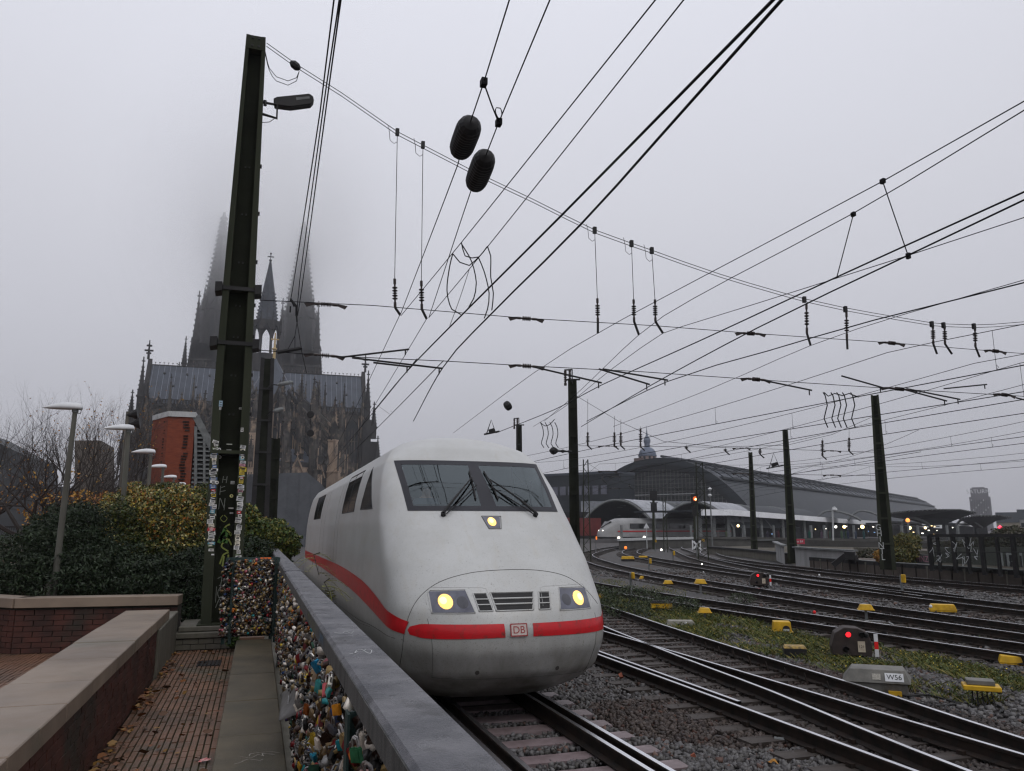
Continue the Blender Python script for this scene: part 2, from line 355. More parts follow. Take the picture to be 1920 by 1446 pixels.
# ---- ballast stones, thick near the camera and thinning away
SLPH = .31
def ballast():
    rg = np.random.RandomState(3); P = []; S = []
    for (x0, x1, y0, y1, dens, sz) in ((1.35,6.4,2.4,7,1150,.046),(1.5,9.5,7,11,620,.048),(5,10.5,3,7,620,.048),(4,12,11,16,330,.052),(9.5,16,5,14,190,.055),(5,14,16,24,120,.06),(14,30,10,26,26,.08),(18,31,26,45,12,.1)):
        n = int((x1-x0)*(y1-y0)*dens); p = np.c_[rg.uniform(x0, x1, n), rg.uniform(y0, y1, n), rg.uniform(-.245, -.205, n)]
        P.append(p); S.append(rg.uniform(.6, 1.25, n)*sz)
    P = np.vstack(P); S = np.concatenate(S)
    # keep stones off the sleepers' tops under the train's track
    x, y = P[:, 0], P[:, 1]; hum = .02*np.sin(x*2.1)*np.sin(y*1.7); P[:, 2] += hum
    g_ = rg.uniform(.030, .125, len(P))**1.0; bl = rg.uniform(-.012, .018, len(P)); c = np.stack([g_+.004, g_, g_-.002+bl*.25], 1)
    br = rg.rand(len(P)) < .05; c[br] = np.stack([g_*.85+.03, g_*.6+.01, g_*.5+.006], 1)[br]
    patch = (np.sin(x*1.3+.7*y)+np.sin(y*.9-x*.5+2)) > .9; c[patch] = c[patch]*np.array([.62, .50, .44])
    tr = (x > 6.2) & (x < 9.4); c[tr] = c[tr]*np.array([.60, .52, .48])
    ph = (P[:, 1]-2.05) % .63; onsl = (P[:, 0] > 1.85) & (P[:, 0] < 4.55) & (np.abs(P[:, 1]*0+ph-SLPH) < .20); P, S, c = P[~onsl], S[~onsl], c[~onsl]
    V, F, cc = rocks(P, S, rg, c); tag(bulk('ballast_gravel', V, F, m_stone, cc), 'grey crushed stone ballast between the rails', 'gravel', kind='stuff')
ballast()

# ================================================================ WALKWAY (paving 1.65 m below the eye)
PZ = EYE-1.65
def pavers(name, x0, x1, y0, y1, z, label, clip=None, limit=300, ang=0.0):
    base = MB(); base.box(x0, x1, y0, y1, z-.9, z-.012); o = base.build(name, m_joint); tag(o, kind='structure')
    r = random.Random(name); me = []
    for k in range(5):
        b = MB(); a, l, c = .0190, .0725, .003
        b.add([(-a,-l,-.03),(a,-l,-.03),(a,l,-.03),(-a,l,-.03),(-a,-l,-c),(a,-l,-c),(a,l,-c),(-a,l,-c),(-a+c,-l+c,0),(a-c,-l+c,0),(a-c,l-c,0),(-a+c,l-c,0)],
              [(0,1,5,4),(1,2,6,5),(2,3,7,6),(3,0,4,7),(4,5,9,8),(5,6,10,9),(6,7,11,10),(7,4,8,11),(8,9,10,11)])
        q = b.mesh('brick'); q.materials.append(m_brick_p); me.append(q)
    sp_ = []; nx = int((x1-x0)/.0505); i = 0
    for i in range(nx):
        xx = x0+.026+i*.0505; yy = y0+(i % 16)*.004
        while yy < y1-.1:
            if clip is None or clip(xx, yy): sp_.append((math.hypot(xx, yy), xx, yy+.075))
            yy += .150
    sp_.sort(); mass = MB()
    for k, (d, x, y) in enumerate(sp_):
        zz = z+r.uniform(-.004, .003)
        if k < limit:
            ob = bpy.data.objects.new('brick', r.choice(me)); C.objects.link(ob); ob.parent = o; ob.location = (x, y, zz)
            ob.rotation_euler = (r.uniform(-.01,.01), r.uniform(-.03,.03), r.uniform(-.015,.015))
        else: mass.box(x-.019, x+.019, y-.0725, y+.0725, z-.03, zz)
    if mass.v: tag(mass.build('bricks', m_brick_p, o), kind='stuff')
    return o
# fix: distances are taken from in front of the frame
pavers('footpath', -1.01, -.20, 3.2, 12.35, PZ, '')
pavers('plaza', -5.6, -1.49, 7.0, 15.6, PZ, '', clip=lambda x, y: x > -.72*y+2.2 or y > 10)
pz = MB(); pz.box(-60, -1.55, 15.6, 90, PZ-.9, PZ-.02); pz.box(-60, -5.61, -10, 15.59, PZ-.9, PZ-.02); pz.box(-1.54, .2, 13.5, 90, PZ-.9, PZ-.05)
tag(pz.build('square', mat('square_paving', (.20,.115,.08), (.135,.085,.062), 1.2, .5, .3, 30, geo=True)), kind='structure')
kb = MB(); kb.box(-.2, 1.25, -4, 90, -.24, PZ-.1); tag(kb.build('embankment', m_conc_d), kind='structure')

# ---- low brick wall with concrete coping on the left of the path
lw = thing('low_wall', 'low dark brick wall with wide wet concrete coping beside the footpath', 'wall', kind='structure')
WT = EYE-1.0
b = MB(); b.box(-1.47, -1.035, 2.2, 11.0, PZ-.3, WT-.115); b.build('core', m_mortar, lw)
r = random.Random(5); BR = []
for k in range(3):
    q = MB(); q.box(-.012, .012, -.116, .116, -.03, .03); me = q.mesh('brick'); me.materials.append(m_brick_w); BR.append(me)
yb = 0
for c in range(8):
    y = 3.2-(0 if c % 2 else .125)
    while y < 9.9:
        ob = bpy.data.objects.new('brick', r.choice(BR)); C.objects.link(ob); ob.parent = lw; ob.location = (-1.027+r.uniform(-.003,.003), y+.12, PZ+.035+c*.0675)
        ob.rotation_euler = (r.uniform(-.01,.01), 0, r.uniform(-.01,.01)); y += .245
js = [2.0, 3.2, 4.2, 4.75, 5.35, 6.1, 7.1, 8.05, 9.2, 10.2, 11.0]
for a, c in zip(js[:-1], js[1:]):
    q = MB(); dz = r.uniform(-.003, .003); q.box(-1.51, -1.0+r.uniform(-.003,.003), a+.004, c-.004, WT-.115, WT+dz); q.build('coping_stone', m_conc, lw, bevel=.006)
q = MB(); q.box(-1.30, -.985, 9.9, 12.05, PZ-.2, WT-.12); q.build('end_block', m_conc_d, lw, bevel=.01)
# ---- planter wall behind the plaza, brick with coping
pw = thing('planter_wall', 'brick planter wall with pale coping in front of the dark hedge', 'wall', kind='structure')
pv = [Vector((-9.5, 15.6, 0)), Vector((-3.33, 15.55, 0)), Vector((-2.7, 12.05, 0))]
PA = [(-12, 14.6), (-4.05, 14.55), (-3.55, 12.55), (-1.02, 12.35)]
PA = [(-12, 13.2), (-3.66, 12.95), (-3.05, 12.35), (-1.0, 12.15)]
for i in range(3):
    p, q_ = Vector((*PA[i], 0)), Vector((*PA[i+1], 0)); d = (q_-p); L_ = d.length; d.normalize(); nrm = Vector((d.y, -d.x, 0))
    b = MB(); b.beam(p-nrm*.14+Vector((0,0,PZ+.2)), q_-nrm*.14+Vector((0,0,PZ+.2)), .24, .78); b.build('core', m_mortar, pw)
    b = MB(); b.beam(p-nrm*.12+Vector((0,0,PZ+.665)), q_-nrm*.12+Vector((0,0,PZ+.665)), .34, .13); b.build('coping_stone', m_conc, pw, bevel=.006)
    if i == 0: p = q_-d*4; L_ = 4
    rz = math.atan2(d.y, d.x)-PI/2
    for c in range(8):
        s_ = .0 if c % 2 else -.12
        while s_ < L_-.05:
            s0 = max(s_, 0.01); s1 = min(s_+.235, L_-.01)
            if s1-s0 > .05:
                pc = p+d*((s0+s1)/2)-nrm*.012; ob = bpy.data.objects.new('brick', r.choice(BR)); C.objects.link(ob); ob.parent = pw
                ob.location = (pc.x, pc.y, PZ+.04+c*.071); ob.rotation_euler = (0, 0, rz); ob.scale = (1, (s1-s0)/.235, 1.05)
            s_ += .245
# ---- concrete ledge under the railing
ld = thing('concrete_ledge', 'low stained concrete ledge with chalk scrawls under the railing', 'ledge', kind='structure')
LZ = EYE-1.45; ys = [1.0, 2.6, 3.9, 5.1, 6.2, 7.4, 8.7, 10.0, 11.3]
for a, c in zip(ys[:-1], ys[1:]):
    q = MB(); q.box(-.185, .255, a+.004, c-.004, PZ-.3, LZ+r.uniform(-.003,.003)); q.build('slab', m_ledge, ld, bevel=.008)
m_chalk = mat('chalk', (.42,.40,.36), (.22,.2,.17), 60, .9)
def scrawl(nm, parent, c, right, up, pts, wd, m, off=.003):
    c = Vector(c); r_ = Vector(right); u_ = Vector(up); nn = r_.cross(u_).normalized(); b = MB()
    for st in pts:
        P = [c+r_*x+u_*y+nn*off for x, y in st]
        P = curve_pts([tuple(p) for p in P], .03) if len(P) > 2 else P
        for i in range(len(P)-1):
            d = (P[i+1]-P[i]); 
            if d.length < 1e-5: continue
            s = d.normalized().cross(nn)*wd/2; b.add([P[i]-s, P[i]+s, P[i+1]+s, P[i+1]-s], [(0,1,2,3)])
    return b.build(nm, m, parent)
for k, (x, y) in enumerate(((.05,4.35),(.1,4.75),(.02,5.0),(.04,5.6))):
    rr = random.Random(k+3); st = []
    for j in range(3):
        x0 = rr.uniform(-.12,.02); y0 = rr.uniform(-.15,.1); st.append([(x0+.035*i+rr.uniform(-.03,.03), y0+rr.uniform(-.07,.07)) for i in range(6)])
    scrawl('chalk_mark', ld, (x, y, LZ+.001), (1,0,0), (0,1,0), st, .005, m_chalk)
# ---- plinth and steps under the mast
pl = thing('brick_steps', 'two dark brick steps at the end of the footpath below the mast', 'steps')
q = MB(); q.box(-1.0, -.19, 12.0, 13.6, PZ-.1, PZ+.20); q.build('step_block', m_mortar, pl)
for c in range(2):
    for k in range(4):
        q = MB(); x0 = -.99+k*.2-(.1 if c else 0); q.box(max(x0,-.995), min(x0+.19,-.2), 11.985, 12.02, PZ+.01+c*.075, PZ+.075+c*.075); q.build('brick', mat_once if False else m_conc_d, pl)
q = MB(); q.box(-.995, -.19, 11.96, 12.3, PZ+.16, PZ+.235); q.build('tread', m_conc_d, pl, bevel=.008)
q = MB(); q.box(-.97, -.12, 12.05, 13.0, PZ+.24, PZ+.31); q.build('base_slab', m_conc_d, pl, bevel=.01)
# drain grate in the path
gr = thing('drain_grate', 'dark square drain grate set in the brick footpath', 'grate')
q = MB(); q.box(-.62, -.34, 10.6, 11.0, PZ-.02, PZ+.006); q.build('frame', m_black, gr)
for k in range(6): q = MB(); q.box(-.6+k*.045, -.585+k*.045, 10.63, 10.97, PZ+.006, PZ+.014); q.build('bar', m_rust, gr)

# ---- litter and autumn leaves on the path
def fallen():
    rg = np.random.RandomState(8); n = 520; y = rg.uniform(3.4, 12, n); e = rg.rand(n)
    x = np.where(e < .8, -1.0+np.abs(rg.normal(0, .07, n)), rg.uniform(-.98, -.22, n)); cl = np.sin(y*3.1)+np.sin(y*7.7) > -.4; k = cl | (e > .85)
    x, y = x[k], y[k]; n = len(x); P = np.c_[x, y, np.full(n, PZ+.012)+rg.uniform(0, .02, n)]
    ca = np.array([[.13,.05,.02],[.17,.065,.02],[.09,.042,.02],[.20,.11,.03],[.06,.034,.02]])[rg.randint(0, 5, n)]
    base = np.array([[-1,0,.1],[-.3,-.6,-.05],[.9,-.2,.15],[1.1,.1,.0],[.3,.65,.12],[-.4,.45,-.02]])
    a = rg.uniform(0, 6.28, n); tl = rg.uniform(-.9, .9, n); M_ = np.stack([np.cos(a), -np.sin(a)*np.cos(tl), np.sin(a)*np.sin(tl), np.sin(a), np.cos(a)*np.cos(tl), -np.cos(a)*np.sin(tl), 0*a, np.sin(tl), np.cos(tl)], 1).reshape(n, 3, 3)
    V = np.einsum('nij,kj->nki', M_, base)*rg.uniform(.018, .042, (n, 1, 1))+P[:, None]
    tag(bulk('fallen_leaves', V.reshape(-1, 3), np.arange(n*6).reshape(n, 6), m_leaf, np.repeat(ca, 6, 0)), 'brown autumn leaves drifted along the foot of the low wall', 'leaves', kind='stuff')
fallen()
def crumple(name, label, p, s, seed, m, cat='litter'):
    rr = random.Random(seed); b = MB(); nn = 5
    b.grid(lambda u, v: (p[0]+(u-.5)*s[0]+rr.uniform(-.01,.01), p[1]+(v-.5)*s[1]+rr.uniform(-.01,.01), p[2]+.012+rr.uniform(0, s[2])), nn, 4)
    tag(b.build(name, m), label, cat)
crumple('crumpled_paper', 'crumpled white paper lying against the low wall', (-.90, 4.95, PZ), (.12,.13,.035), 2, m_white)
crumple('paper_scrap', 'small torn pink and white paper scrap in the middle of the path', (-.27, 6.35, PZ), (.07,.07,.012), 3, mat('pinkish_paper', (.6,.45,.43), (.45,.12,.12), 40, .8))
crumple('paper_scrap', 'tiny white tissue scrap on the path close to the ledge', (-.29, 5.9, PZ), (.05,.05,.012), 4, m_white)
crumple('paper_scrap', 'small white wrapper lying left of the crumpled paper', (-.98, 4.3, PZ), (.06,.06,.02), 6, m_lgrey)

# ================================================================ BRIDGE RAILING AND LOVE LOCKS
HX0, HX1, HZ = .305, .48, EYE-.445
rl = thing('bridge_railing', 'dark steel railing with broad flat handrail covered in padlocks beside the train', 'railing')
def handrail(y0, y1, dz=0):
    b = MB(); c = .012; P = [(HX0+c,HZ),(HX1-c,HZ),(HX1,HZ-c),(HX1,HZ-.07),(HX1-.02,HZ-.085),(HX0+.02,HZ-.085),(HX0,HZ-.07),(HX0,HZ-c)]
    b.prism([(x, y0, z+dz) for x, z in P], (0, y1-y0, 0)); b.build('handrail', m_handrail, rl)
handrail(1.2, 8.86); handrail(8.90, 34, .004)
for y0, y1 in ((1.2, 8.81), (8.95, 34)): q = MB(); q.box(HX0-.003, HX0+.004, y0, y1, HZ-.078, HZ-.014); q.build('handrail_face', m_railface, rl)
q = MB(); q.box(HX0-.004, HX1+.004, 8.82, 8.94, HZ-.08, HZ+.009); q.build('joint_sleeve', m_handrail, rl, bevel=.006)
for y in (.6, atX(655,1290,.285).y, 5.7, 8.3, 10.9, 14, 16.5, 19, 21.5, 24):
    x_ = .285 if y < 4 else .335; q = MB(); q.box(x_, .415, y-.006, y+.006, .55, HZ-.085); q.box(x_-.006, x_+.002, y-.035, y+.035, .55, HZ-.085); q.build('post', m_green, rl)
q = MB()
for z in (.80, HZ-.18): q.box(.375, .392, 1.0, 30, z-.012, z+.012)
q.build('mesh_rail', m_green, rl)
q = MB()
for y in np.arange(2.2, 11.6, .055): q.box(.381, .386, y-.0025, y+.0025, .8, HZ-.18)
for z in np.arange(.82, HZ-.18, .055): q.box(.3805, .3865, 2.2, 11.6, z-.0025, z+.0025)
tag(q.build('wire_mesh', m_green, rl), kind='stuff')
# blue and yellow spray paint on the handrail's near face, scratched lettering
m_blue = mat('blue_spray', (.05,.12,.22), (.1,.16,.2), 30, .6); m_ysp = mat('yellow_spray', (.17,.17,.07), (.12,.12,.09), 30, .6)
for nm, yc, m_, sd in (('spray_scribble', 3.75, m_blue, 1), ('spray_scribble', 4.25, m_ysp, 4), ('spray_scribble', 4.6, m_ysp, 5)):
    rr = random.Random(sd); scrawl(nm, rl, (HX0-.003, yc, HZ-.04), (0,-1,0), (0,0,1), [[(i*.035-.12, (.022 if i % 2 else -.022)+rr.uniform(-.01,.01)) for i in range(8)], [(i*.05-.1, rr.uniform(-.025,.025)) for i in range(6)]], .006, m_, .0015)
rr = random.Random(31)
for yc, wd_ in ((5.05, .0035), (3.55, .003), (3.0, .003)):
    scrawl('scratched_tag', rl, (.39, yc, HZ+.0005), (1,0,0), (0,1,0), [[(-.05+i*.018, rr.uniform(-.06,.06)) for i in range(6)] for _ in range(2)], wd_, m_lgrey, .001)
# --- padlock meshes (body + shackle), unit = metres
def lock_body(kind):
    b = MB()
    if kind == 'square': P = [(-.02,-.018),(.02,-.018),(.02,.018),(.015,.022),(-.015,.022),(-.02,.018)]
    elif kind == 'round': P = [(.021*math.cos(t), .021*math.sin(t)) for t in np.linspace(0, 2*PI, 11)[:-1]]
    elif kind == 'heart': P = [(0,-.024),(.017,-.006),(.023,.008),(.018,.018),(.008,.019),(0,.011),(-.008,.019),(-.018,.018),(-.023,.008),(-.017,-.006)]
    elif kind == 'oval': P = [(.036*math.cos(t), .015*math.sin(t)) for t in np.linspace(0, 2*PI, 13)[:-1]]
    elif kind == 'tall': P = [(-.015,-.026),(.015,-.026),(.017,-.02),(.017,.02),(.011,.025),(-.011,.025),(-.017,.02),(-.017,-.02)]
    th = .008
    b.prism([(-th*.7, y*.9, z*.9) for y, z in P], (th*1.4, 0, 0)); n = len(P)
    o = len(b.v)-2*n
    b.v[o:o+n] = [(-th, y*.86, z*.86) for y, z in P]; b.v[o+n:] = [(th, y*.86, z*.86) for y, z in P]
    # chamfer ring
    b2 = MB(); b2.prism([(-th*.72, y, z) for y, z in P], (th*1.44, 0, 0))
    b.add(b2.v, b2.f)
    me = b.mesh('padlock'); me.materials.append(m_lock); return me
def shack():
    b = MB(); b.tube([(0,-.011,.012),(0,-.011,.034),(0,-.0085,.042),(0,0,.046),(0,.0085,.042),(0,.011,.034),(0,.011,.012)], .003, 5); me = b.mesh('shackle'); me.materials.append(m_shackle); return me
KINDS = ['square','square','square','square','round','heart','tall','tall']
LB = {k: lock_body(k) for k in ('square','round','heart','oval','tall')}; SH = shack()
LCOL = [((.30,.21,.09), 22,'brass'),((.16,.105,.05), 20,'tarnished brass'),((.24,.23,.22), 12,'silver grey'),((.022,.021,.020), 28,'dark grey'),((.040,.020,.014), 26,'rust brown'),
        ((.20,.02,.022), 7,'red'),((.78,.71,.62), 17,'cream white'),((.03,.06,.16), 2,'blue'),((.03,.09,.055), 2.5,'green'),((.40,.12,.14), 2.5,'pink'),((.48,.33,.04), 2.5,'yellow'),((.03,.25,.27), 1.5,'turquoise'),((.05,.035,.09), 2,'purple'),((.40,.12,.02), 1.5,'orange')]
CW = np.array([c[1] for c in LCOL], float); CW /= CW.sum()
def lock_at(y, z, x, kind, col, scale, tilt, yaw, nick, label=None, group='love locks crowded on the railing'):
    o = bpy.data.objects.new('padlock', LB[kind]); C.objects.link(o); o.location = (x, y, z); o.rotation_euler = (tilt, random.uniform(-.5,.35), yaw); o.scale = (scale,)*3
    o.color = (*col, 1); s_ = bpy.data.objects.new('shackle', SH); C.objects.link(s_); s_.parent = o
    shp = dict(square='square', round='round', heart='heart-shaped', oval='oval', tall='tall narrow')[kind]
    tag(o, label or f'{nick} {shp} padlock crowded among others on the railing mesh', 'padlock', group); return o
special = [ # u, v, kind, colour, scale, label
 (598,1196,'square',(.02,.30,.55),1.9,'bright blue square padlock high on the railing below the handrail'),
 (618,1203,'square',(.80,.16,.18),1.6,'coral pink padlock right of the bright blue one under the handrail'),
 (558,1237,'square',(.75,.55,.03),1.4,'bright yellow square padlock above the grey metal flap'),
 (598,1287,'tall',(.10,.50,.50),1.5,'turquoise tall padlock left of the near railing post'),
 (617,1273,'square',(.10,.50,.48),1.1,'small turquoise padlock above the larger turquoise one'),
 (588,1420,'heart',(.03,.35,.55),1.35,'light blue heart-shaped padlock near the bottom of the railing'),
 (640,1398,'square',(.03,.36,.42),1.1,'teal square padlock against the foot of the near post'),
 (694,1420,'oval',(.10,.08,.24),1.5,'large dark purple oval padlock hanging right of the near post'),
 (720,1390,'square',(.62,.58,.50),1.3,'pale engraved square padlock above the purple oval one'),
 (703,1378,'square',(.62,.52,.42),1.1,'cream padlock with worn corners left of the pale engraved one'),
 (672,1306,'square',(.05,.22,.10),1.3,'green square padlock hanging just under the handrail right of the post'),
 (671,1294,'round',(.75,.20,.04),1.3,'orange round padlock on top of the green one beside the post'),
 (632,1311,'square',(.85,.35,.03),1.2,'bright orange padlock just left of the near post'),
 (588,1385,'tall',(.60,.42,.05),1.4,'mustard yellow tall padlock low on the railing'),
 (562,1437,'square',(.70,.40,.03),1.3,'amber yellow padlock at the very bottom of the railing'),
 (624,1368,'oval',(.10,.10,.12),1.3,'dark grey oval padlock left of the near post'),
 (728,1404,'square',(.35,.05,.06),1.2,'dark red square padlock below the pale engraved one'),
 (691,1342,'square',(.5,.28,.25),1.25,'dusty pink square padlock with a cream face right of the post'),
 (575,1330,'tall',(.35,.10,.02),1.4,'rusty orange tall padlock below the grey metal flap')]
for u, v, kd, col, s_, lab in special:
    p = atX(u, v, .285); lock_at(p.y, min(p.z, HZ-.15), .285, kd, tuple(c_*.75 for c_ in col), s_*.75, random.uniform(-.4,.4), random.uniform(.2,.9), '', lab)
rr = random.Random(77); nl = 0
while nl < 280:
    y = 2.35+3.0*rr.random()**1.3; z = rr.uniform(.84, HZ-.12); 
    ci = RNG.choice(len(LCOL), p=CW); col = LCOL[ci][0]; k_ = rr.uniform(.7, 1.25); col = tuple(min(.9, c*k_) for c in col)
    kd_ = rr.choice(KINDS); sc_ = rr.uniform(.72, 1.35); sz_ = 'small' if sc_ < .92 else ('large' if sc_ > 1.18 else 'middling'); hb_ = 'just under the handrail' if z > 1.52 else ('halfway up the mesh' if z > 1.15 else 'low on the mesh'); yb_ = 'this side of the near post' if y < 3.1 else ('just past the near post' if y < 4.1 else 'well beyond the near post')
    lock_at(y, z, .36-rr.uniform(0, .075), kd_, col, sc_, rr.gauss(0, .7), rr.uniform(-.6, 1.0), LCOL[ci][2], f"{sz_} {LCOL[ci][2]} {dict(tall='narrow').get(kd_, kd_)} padlock {hb_}, {yb_}"); nl += 1
def lockmass(name, n, fy, fz, fx, label, seed, smin=.7, smax=1.3, face='x', parent=None):
    rg = np.random.RandomState(seed); V = []; F = []; cs = []; 
    Y = fy(rg, n); Z = fz(rg, n); X = fx(rg, n); ci = rg.choice(len(LCOL), size=n, p=CW)
    col = np.array([LCOL[i][0] for i in ci])*rg.uniform(.6, 1.25, (n, 1)); s_ = rg.uniform(smin, smax, n)
    # bevelled body: 16 verts, shackle: an arch of three bars
    b = MB(); P = [(-.019,-.018),(.019,-.018),(.019,.017),(.013,.022),(-.013,.022),(-.019,.017)]; b.prism([(-.008, y, z) for y, z in P], (.016, 0, 0)); nb = len(b.v)
    for p, q in (((0,-.011,.02),(0,-.011,.038)),((0,-.011,.038),(0,.011,.038)),((0,.011,.038),(0,.011,.02))): b.beam(p, q, .005, .005, up=(1,0,0))
    base = np.array(b.v); ax = rg.normal(0, .7, n); az = rg.uniform(-.9, 1.3, n)+(PI/2 if face == 'y' else 0); ay = rg.normal(.25 if face == 'x' else 0, .6, n)
    cx, sx, cz, sz, cy, sy = np.cos(ax), np.sin(ax), np.cos(az), np.sin(az), np.cos(ay), np.sin(ay); o_, i_ = np.zeros(n), np.ones(n)
    Rx = np.stack([i_,o_,o_,o_,cx,-sx,o_,sx,cx], 1).reshape(n,3,3); Rz = np.stack([cz,-sz,o_,sz,cz,o_,o_,o_,i_], 1).reshape(n,3,3); Ry = np.stack([cy,o_,sy,o_,i_,o_,-sy,o_,cy], 1).reshape(n,3,3)
    M_ = Rz@Ry@Rx; stretch = np.stack([rg.uniform(.8,1.3,n), rg.uniform(.75,1.25,n), rg.uniform(.75,1.35,n)], 1)
    VV = np.einsum('nij,nkj->nki', M_, base[None]*stretch[:, None])*s_[:, None, None]+np.c_[X, Y, Z][:, None]
    C_ = np.repeat(col, len(base), 0).reshape(n, -1, 3); C_[:, nb:] = np.array([.13,.125,.12])
    nv = len(base); verts = VV.reshape(-1, 3); me = bpy.data.meshes.new(name)
    loops = []; starts = []; tot = 0; tmpl = []; ln = []
    for f in b.f: tmpl += list(f); ln.append(len(f))
    tmpl = np.array(tmpl); ln = np.array(ln)
    LI = (tmpl[None]+nv*np.arange(n)[:, None]).ravel(); LS = np.concatenate([[0], np.cumsum(np.tile(ln, n))[:-1]])
    me.vertices.add(len(verts)); me.vertices.foreach_set('co', verts.astype('f').ravel()); me.loops.add(len(LI)); me.loops.foreach_set('vertex_index', LI.astype('i'))
    me.polygons.add(len(LS)); me.polygons.foreach_set('loop_start', LS.astype('i')); me.update(calc_edges=True)
    a = me.color_attributes.new('Col', 'FLOAT_COLOR', 'POINT'); a.data.foreach_set('color', np.hstack([C_.reshape(-1, 3), np.ones((len(verts), 1))]).astype('f').ravel())
    return tag(mobj(name, me, m_locks, parent), label, 'padlocks', kind='stuff')
lockmass('padlocks', 7200, lambda g_, n: 2.3+9.1*g_.rand(n)**1.15, lambda g_, n: g_.uniform(.80, HZ-.10, n), lambda g_, n: .385-g_.rand(n)**1.4*.075, 'dense mass of brass, grey and red love locks filling the railing mesh', 5)
# metal flap with a sticker on it, hooked between the locks
fl = thing('metal_flap', 'bent grey metal sheet with a white sticker sticking out of the locks', 'sheet')
a_ = atX(560,1262,.33); b_ = atX(552,1340,.32); 
q = MB(); P0, P1, P2, P3 = atX(570,1268,.34), atX(566,1335,.33), atX(522,1352,.20), atX(528,1300,.28)
q.grid(lambda u, v: P0.lerp(P3, u).lerp(P1.lerp(P2, u), v)+Vector((0, -.01*math.sin(u*PI), .012*math.sin(v*PI)*math.sin(u*3))), 8, 6)
o = q.build('sheet', mat('dull_sheet', (.10,.095,.09), (.16,.155,.15), 8, .45, .2, 40, metal=.2), fl, smooth='all'); sm_ = o.modifiers.new('thick', 'SOLIDIFY'); sm_.thickness = .002
c_ = (P0+P1+P2+P3)/4; rt = (P0-P3).normalized(); up = (P0-P1).normalized(); nn = rt.cross(up).normalized()
if nn.y > 0: nn = -nn
q = MB(); cc = c_+nn*.016; q.prism([cc-rt*.028-up*.03, cc+rt*.028-up*.03, cc+rt*.028+up*.03, cc-rt*.028+up*.03], nn*.001); q.build('sticker', m_white, fl)
q = MB(); cc = c_+nn*.018
for k in range(4): q.prism([cc-rt*.02+up*(.018-.012*k), cc+rt*.02+up*(.018-.012*k), cc+rt*.02+up*(.021-.012*k), cc-rt*.02+up*(.021-.012*k)], nn*.0006)
q.build('print', m_black, fl)
# --- lock-covered end panel across the ledge
cg = thing('lock_panel', 'green framed mesh panel packed with padlocks closing off the ledge', 'panel')
CY = 11.42
for x in (-.36, -.275, .245, .30):
    q = MB(); q.box(x-.022, x+.022, CY-.02, CY+.02, LZ-.06, EYE-.385); q.build('post', m_green, cg)
for z in (LZ+.05, EYE-.40): q = MB(); q.box(-.36, .30, CY-.012, CY+.012, z-.02, z+.02); q.build('crossbar', m_green, cg)
q = MB()
for x in np.arange(-.24, .23, .045): q.box(x-.002, x+.002, CY-.006, CY-.002, LZ+.05, EYE-.42)
tag(q.build('wire_mesh', m_green, cg), kind='stuff')
q = MB(); q.box(.06, .20, CY-.035, CY-.02, EYE-.405, EYE-.385); q.build('orange_tape', mat('orange_tape', (.75,.16,.03), rough=.5), cg)
lockmass('padlocks', 1900, lambda g_, n: CY-.02-g_.rand(n)**1.3*.05, lambda g_, n: g_.uniform(LZ+.05, EYE-.42, n), lambda g_, n: np.where(g_.rand(n) < .93, g_.uniform(-.25, .235, n), g_.uniform(-.42, -.3, n)), 'tightly packed brown and silver padlocks filling the end panel', 9, .6, 1.05, face='y')
# ================================================================ THE TRAIN
TX = 3.2; TEND = 29.6
def smt(tab, s, n=400):
    z = np.linspace(tab[0][0], tab[-1][0], n); v = np.interp(z, [t[0] for t in tab], [t[1] for t in tab]); k = np.hanning(2*s+1); k /= k.sum()
    vp = np.concatenate([v[0]+(v[0]-v[1:s+1][::-1]), v, v[-1]-(v[-s-1:-1][::-1]-v[-1])]); return z, np.convolve(vp, k, 'valid')
YT = smt([(.1,10.5),(.3,9.98),(.5,9.68),(.8,9.52),(1.06,9.5),(1.3,9.6),(1.5,9.77),(1.85,10.1),(2.3,10.62),(2.55,10.9),(2.93,11.38),(3.33,11.97),(3.6,12.28),(3.78,12.65),(3.88,13.2),(3.93,13.9),(3.945,14.6)], 5)
WTB = smt([(.1,1.12),(.25,1.32),(.5,1.45),(.9,1.51),(1.9,1.51),(2.4,1.49),(2.8,1.44),(3.1,1.38),(3.35,1.31),(3.6,1.15),(3.78,.85),(3.88,.52),(3.935,.2),(3.945,.0)], 4)
LT = [(.1,1.3),(1.2,1.3),(2.55,1.15),(3.1,.8),(3.4,.55),(3.65,.7),(3.945,1.5)]
tY = lambda z: float(np.interp(z, *YT)); tW = lambda z: max(1e-3, float(np.interp(z, *WTB))); tL = lambda z: float(np.interp(z, [t[0] for t in LT], [t[1] for t in LT]))
SN = 2.6
def tfront(x, z):
    q = min(1., abs(x)/tW(z)); return Vector((TX+x, tY(z)+tL(z)*(1-(1-q**SN)**(1/SN)), z))
def tside(y, z, sg=-1):
    W_, L_, Y_ = tW(z), tL(z), tY(z); t = (y-Y_)/L_
    q = 1. if t >= 1 else (max(0., 1-(1-max(0., t))**SN))**(1/SN)
    return Vector((TX+sg*q*W_, y, z))
def nrm(fn, a, b, e=.01, out=None):
    du = fn(a+e, b)-fn(a-e, b); dv = fn(a, b+e)-fn(a, b-e); n = du.cross(dv); n.normalize()
    p = fn(a, b); c = Vector((TX, max(p.y+.4, 13), 1.9)) if out is None else out
    if n.dot(p-c) < 0: n = -n
    return n
def patch(mb, fn, quad, nu=10, nv=6, off=.003):
    a, b, c, d = [Vector((*q, 0)) for q in quad]
    def f(u, v):
        p = a.lerp(b, u).lerp(d.lerp(c, u), v); return fn(p.x, p.y)+nrm(fn, p.x, p.y)*off
    mb.grid(f, nu, nv)
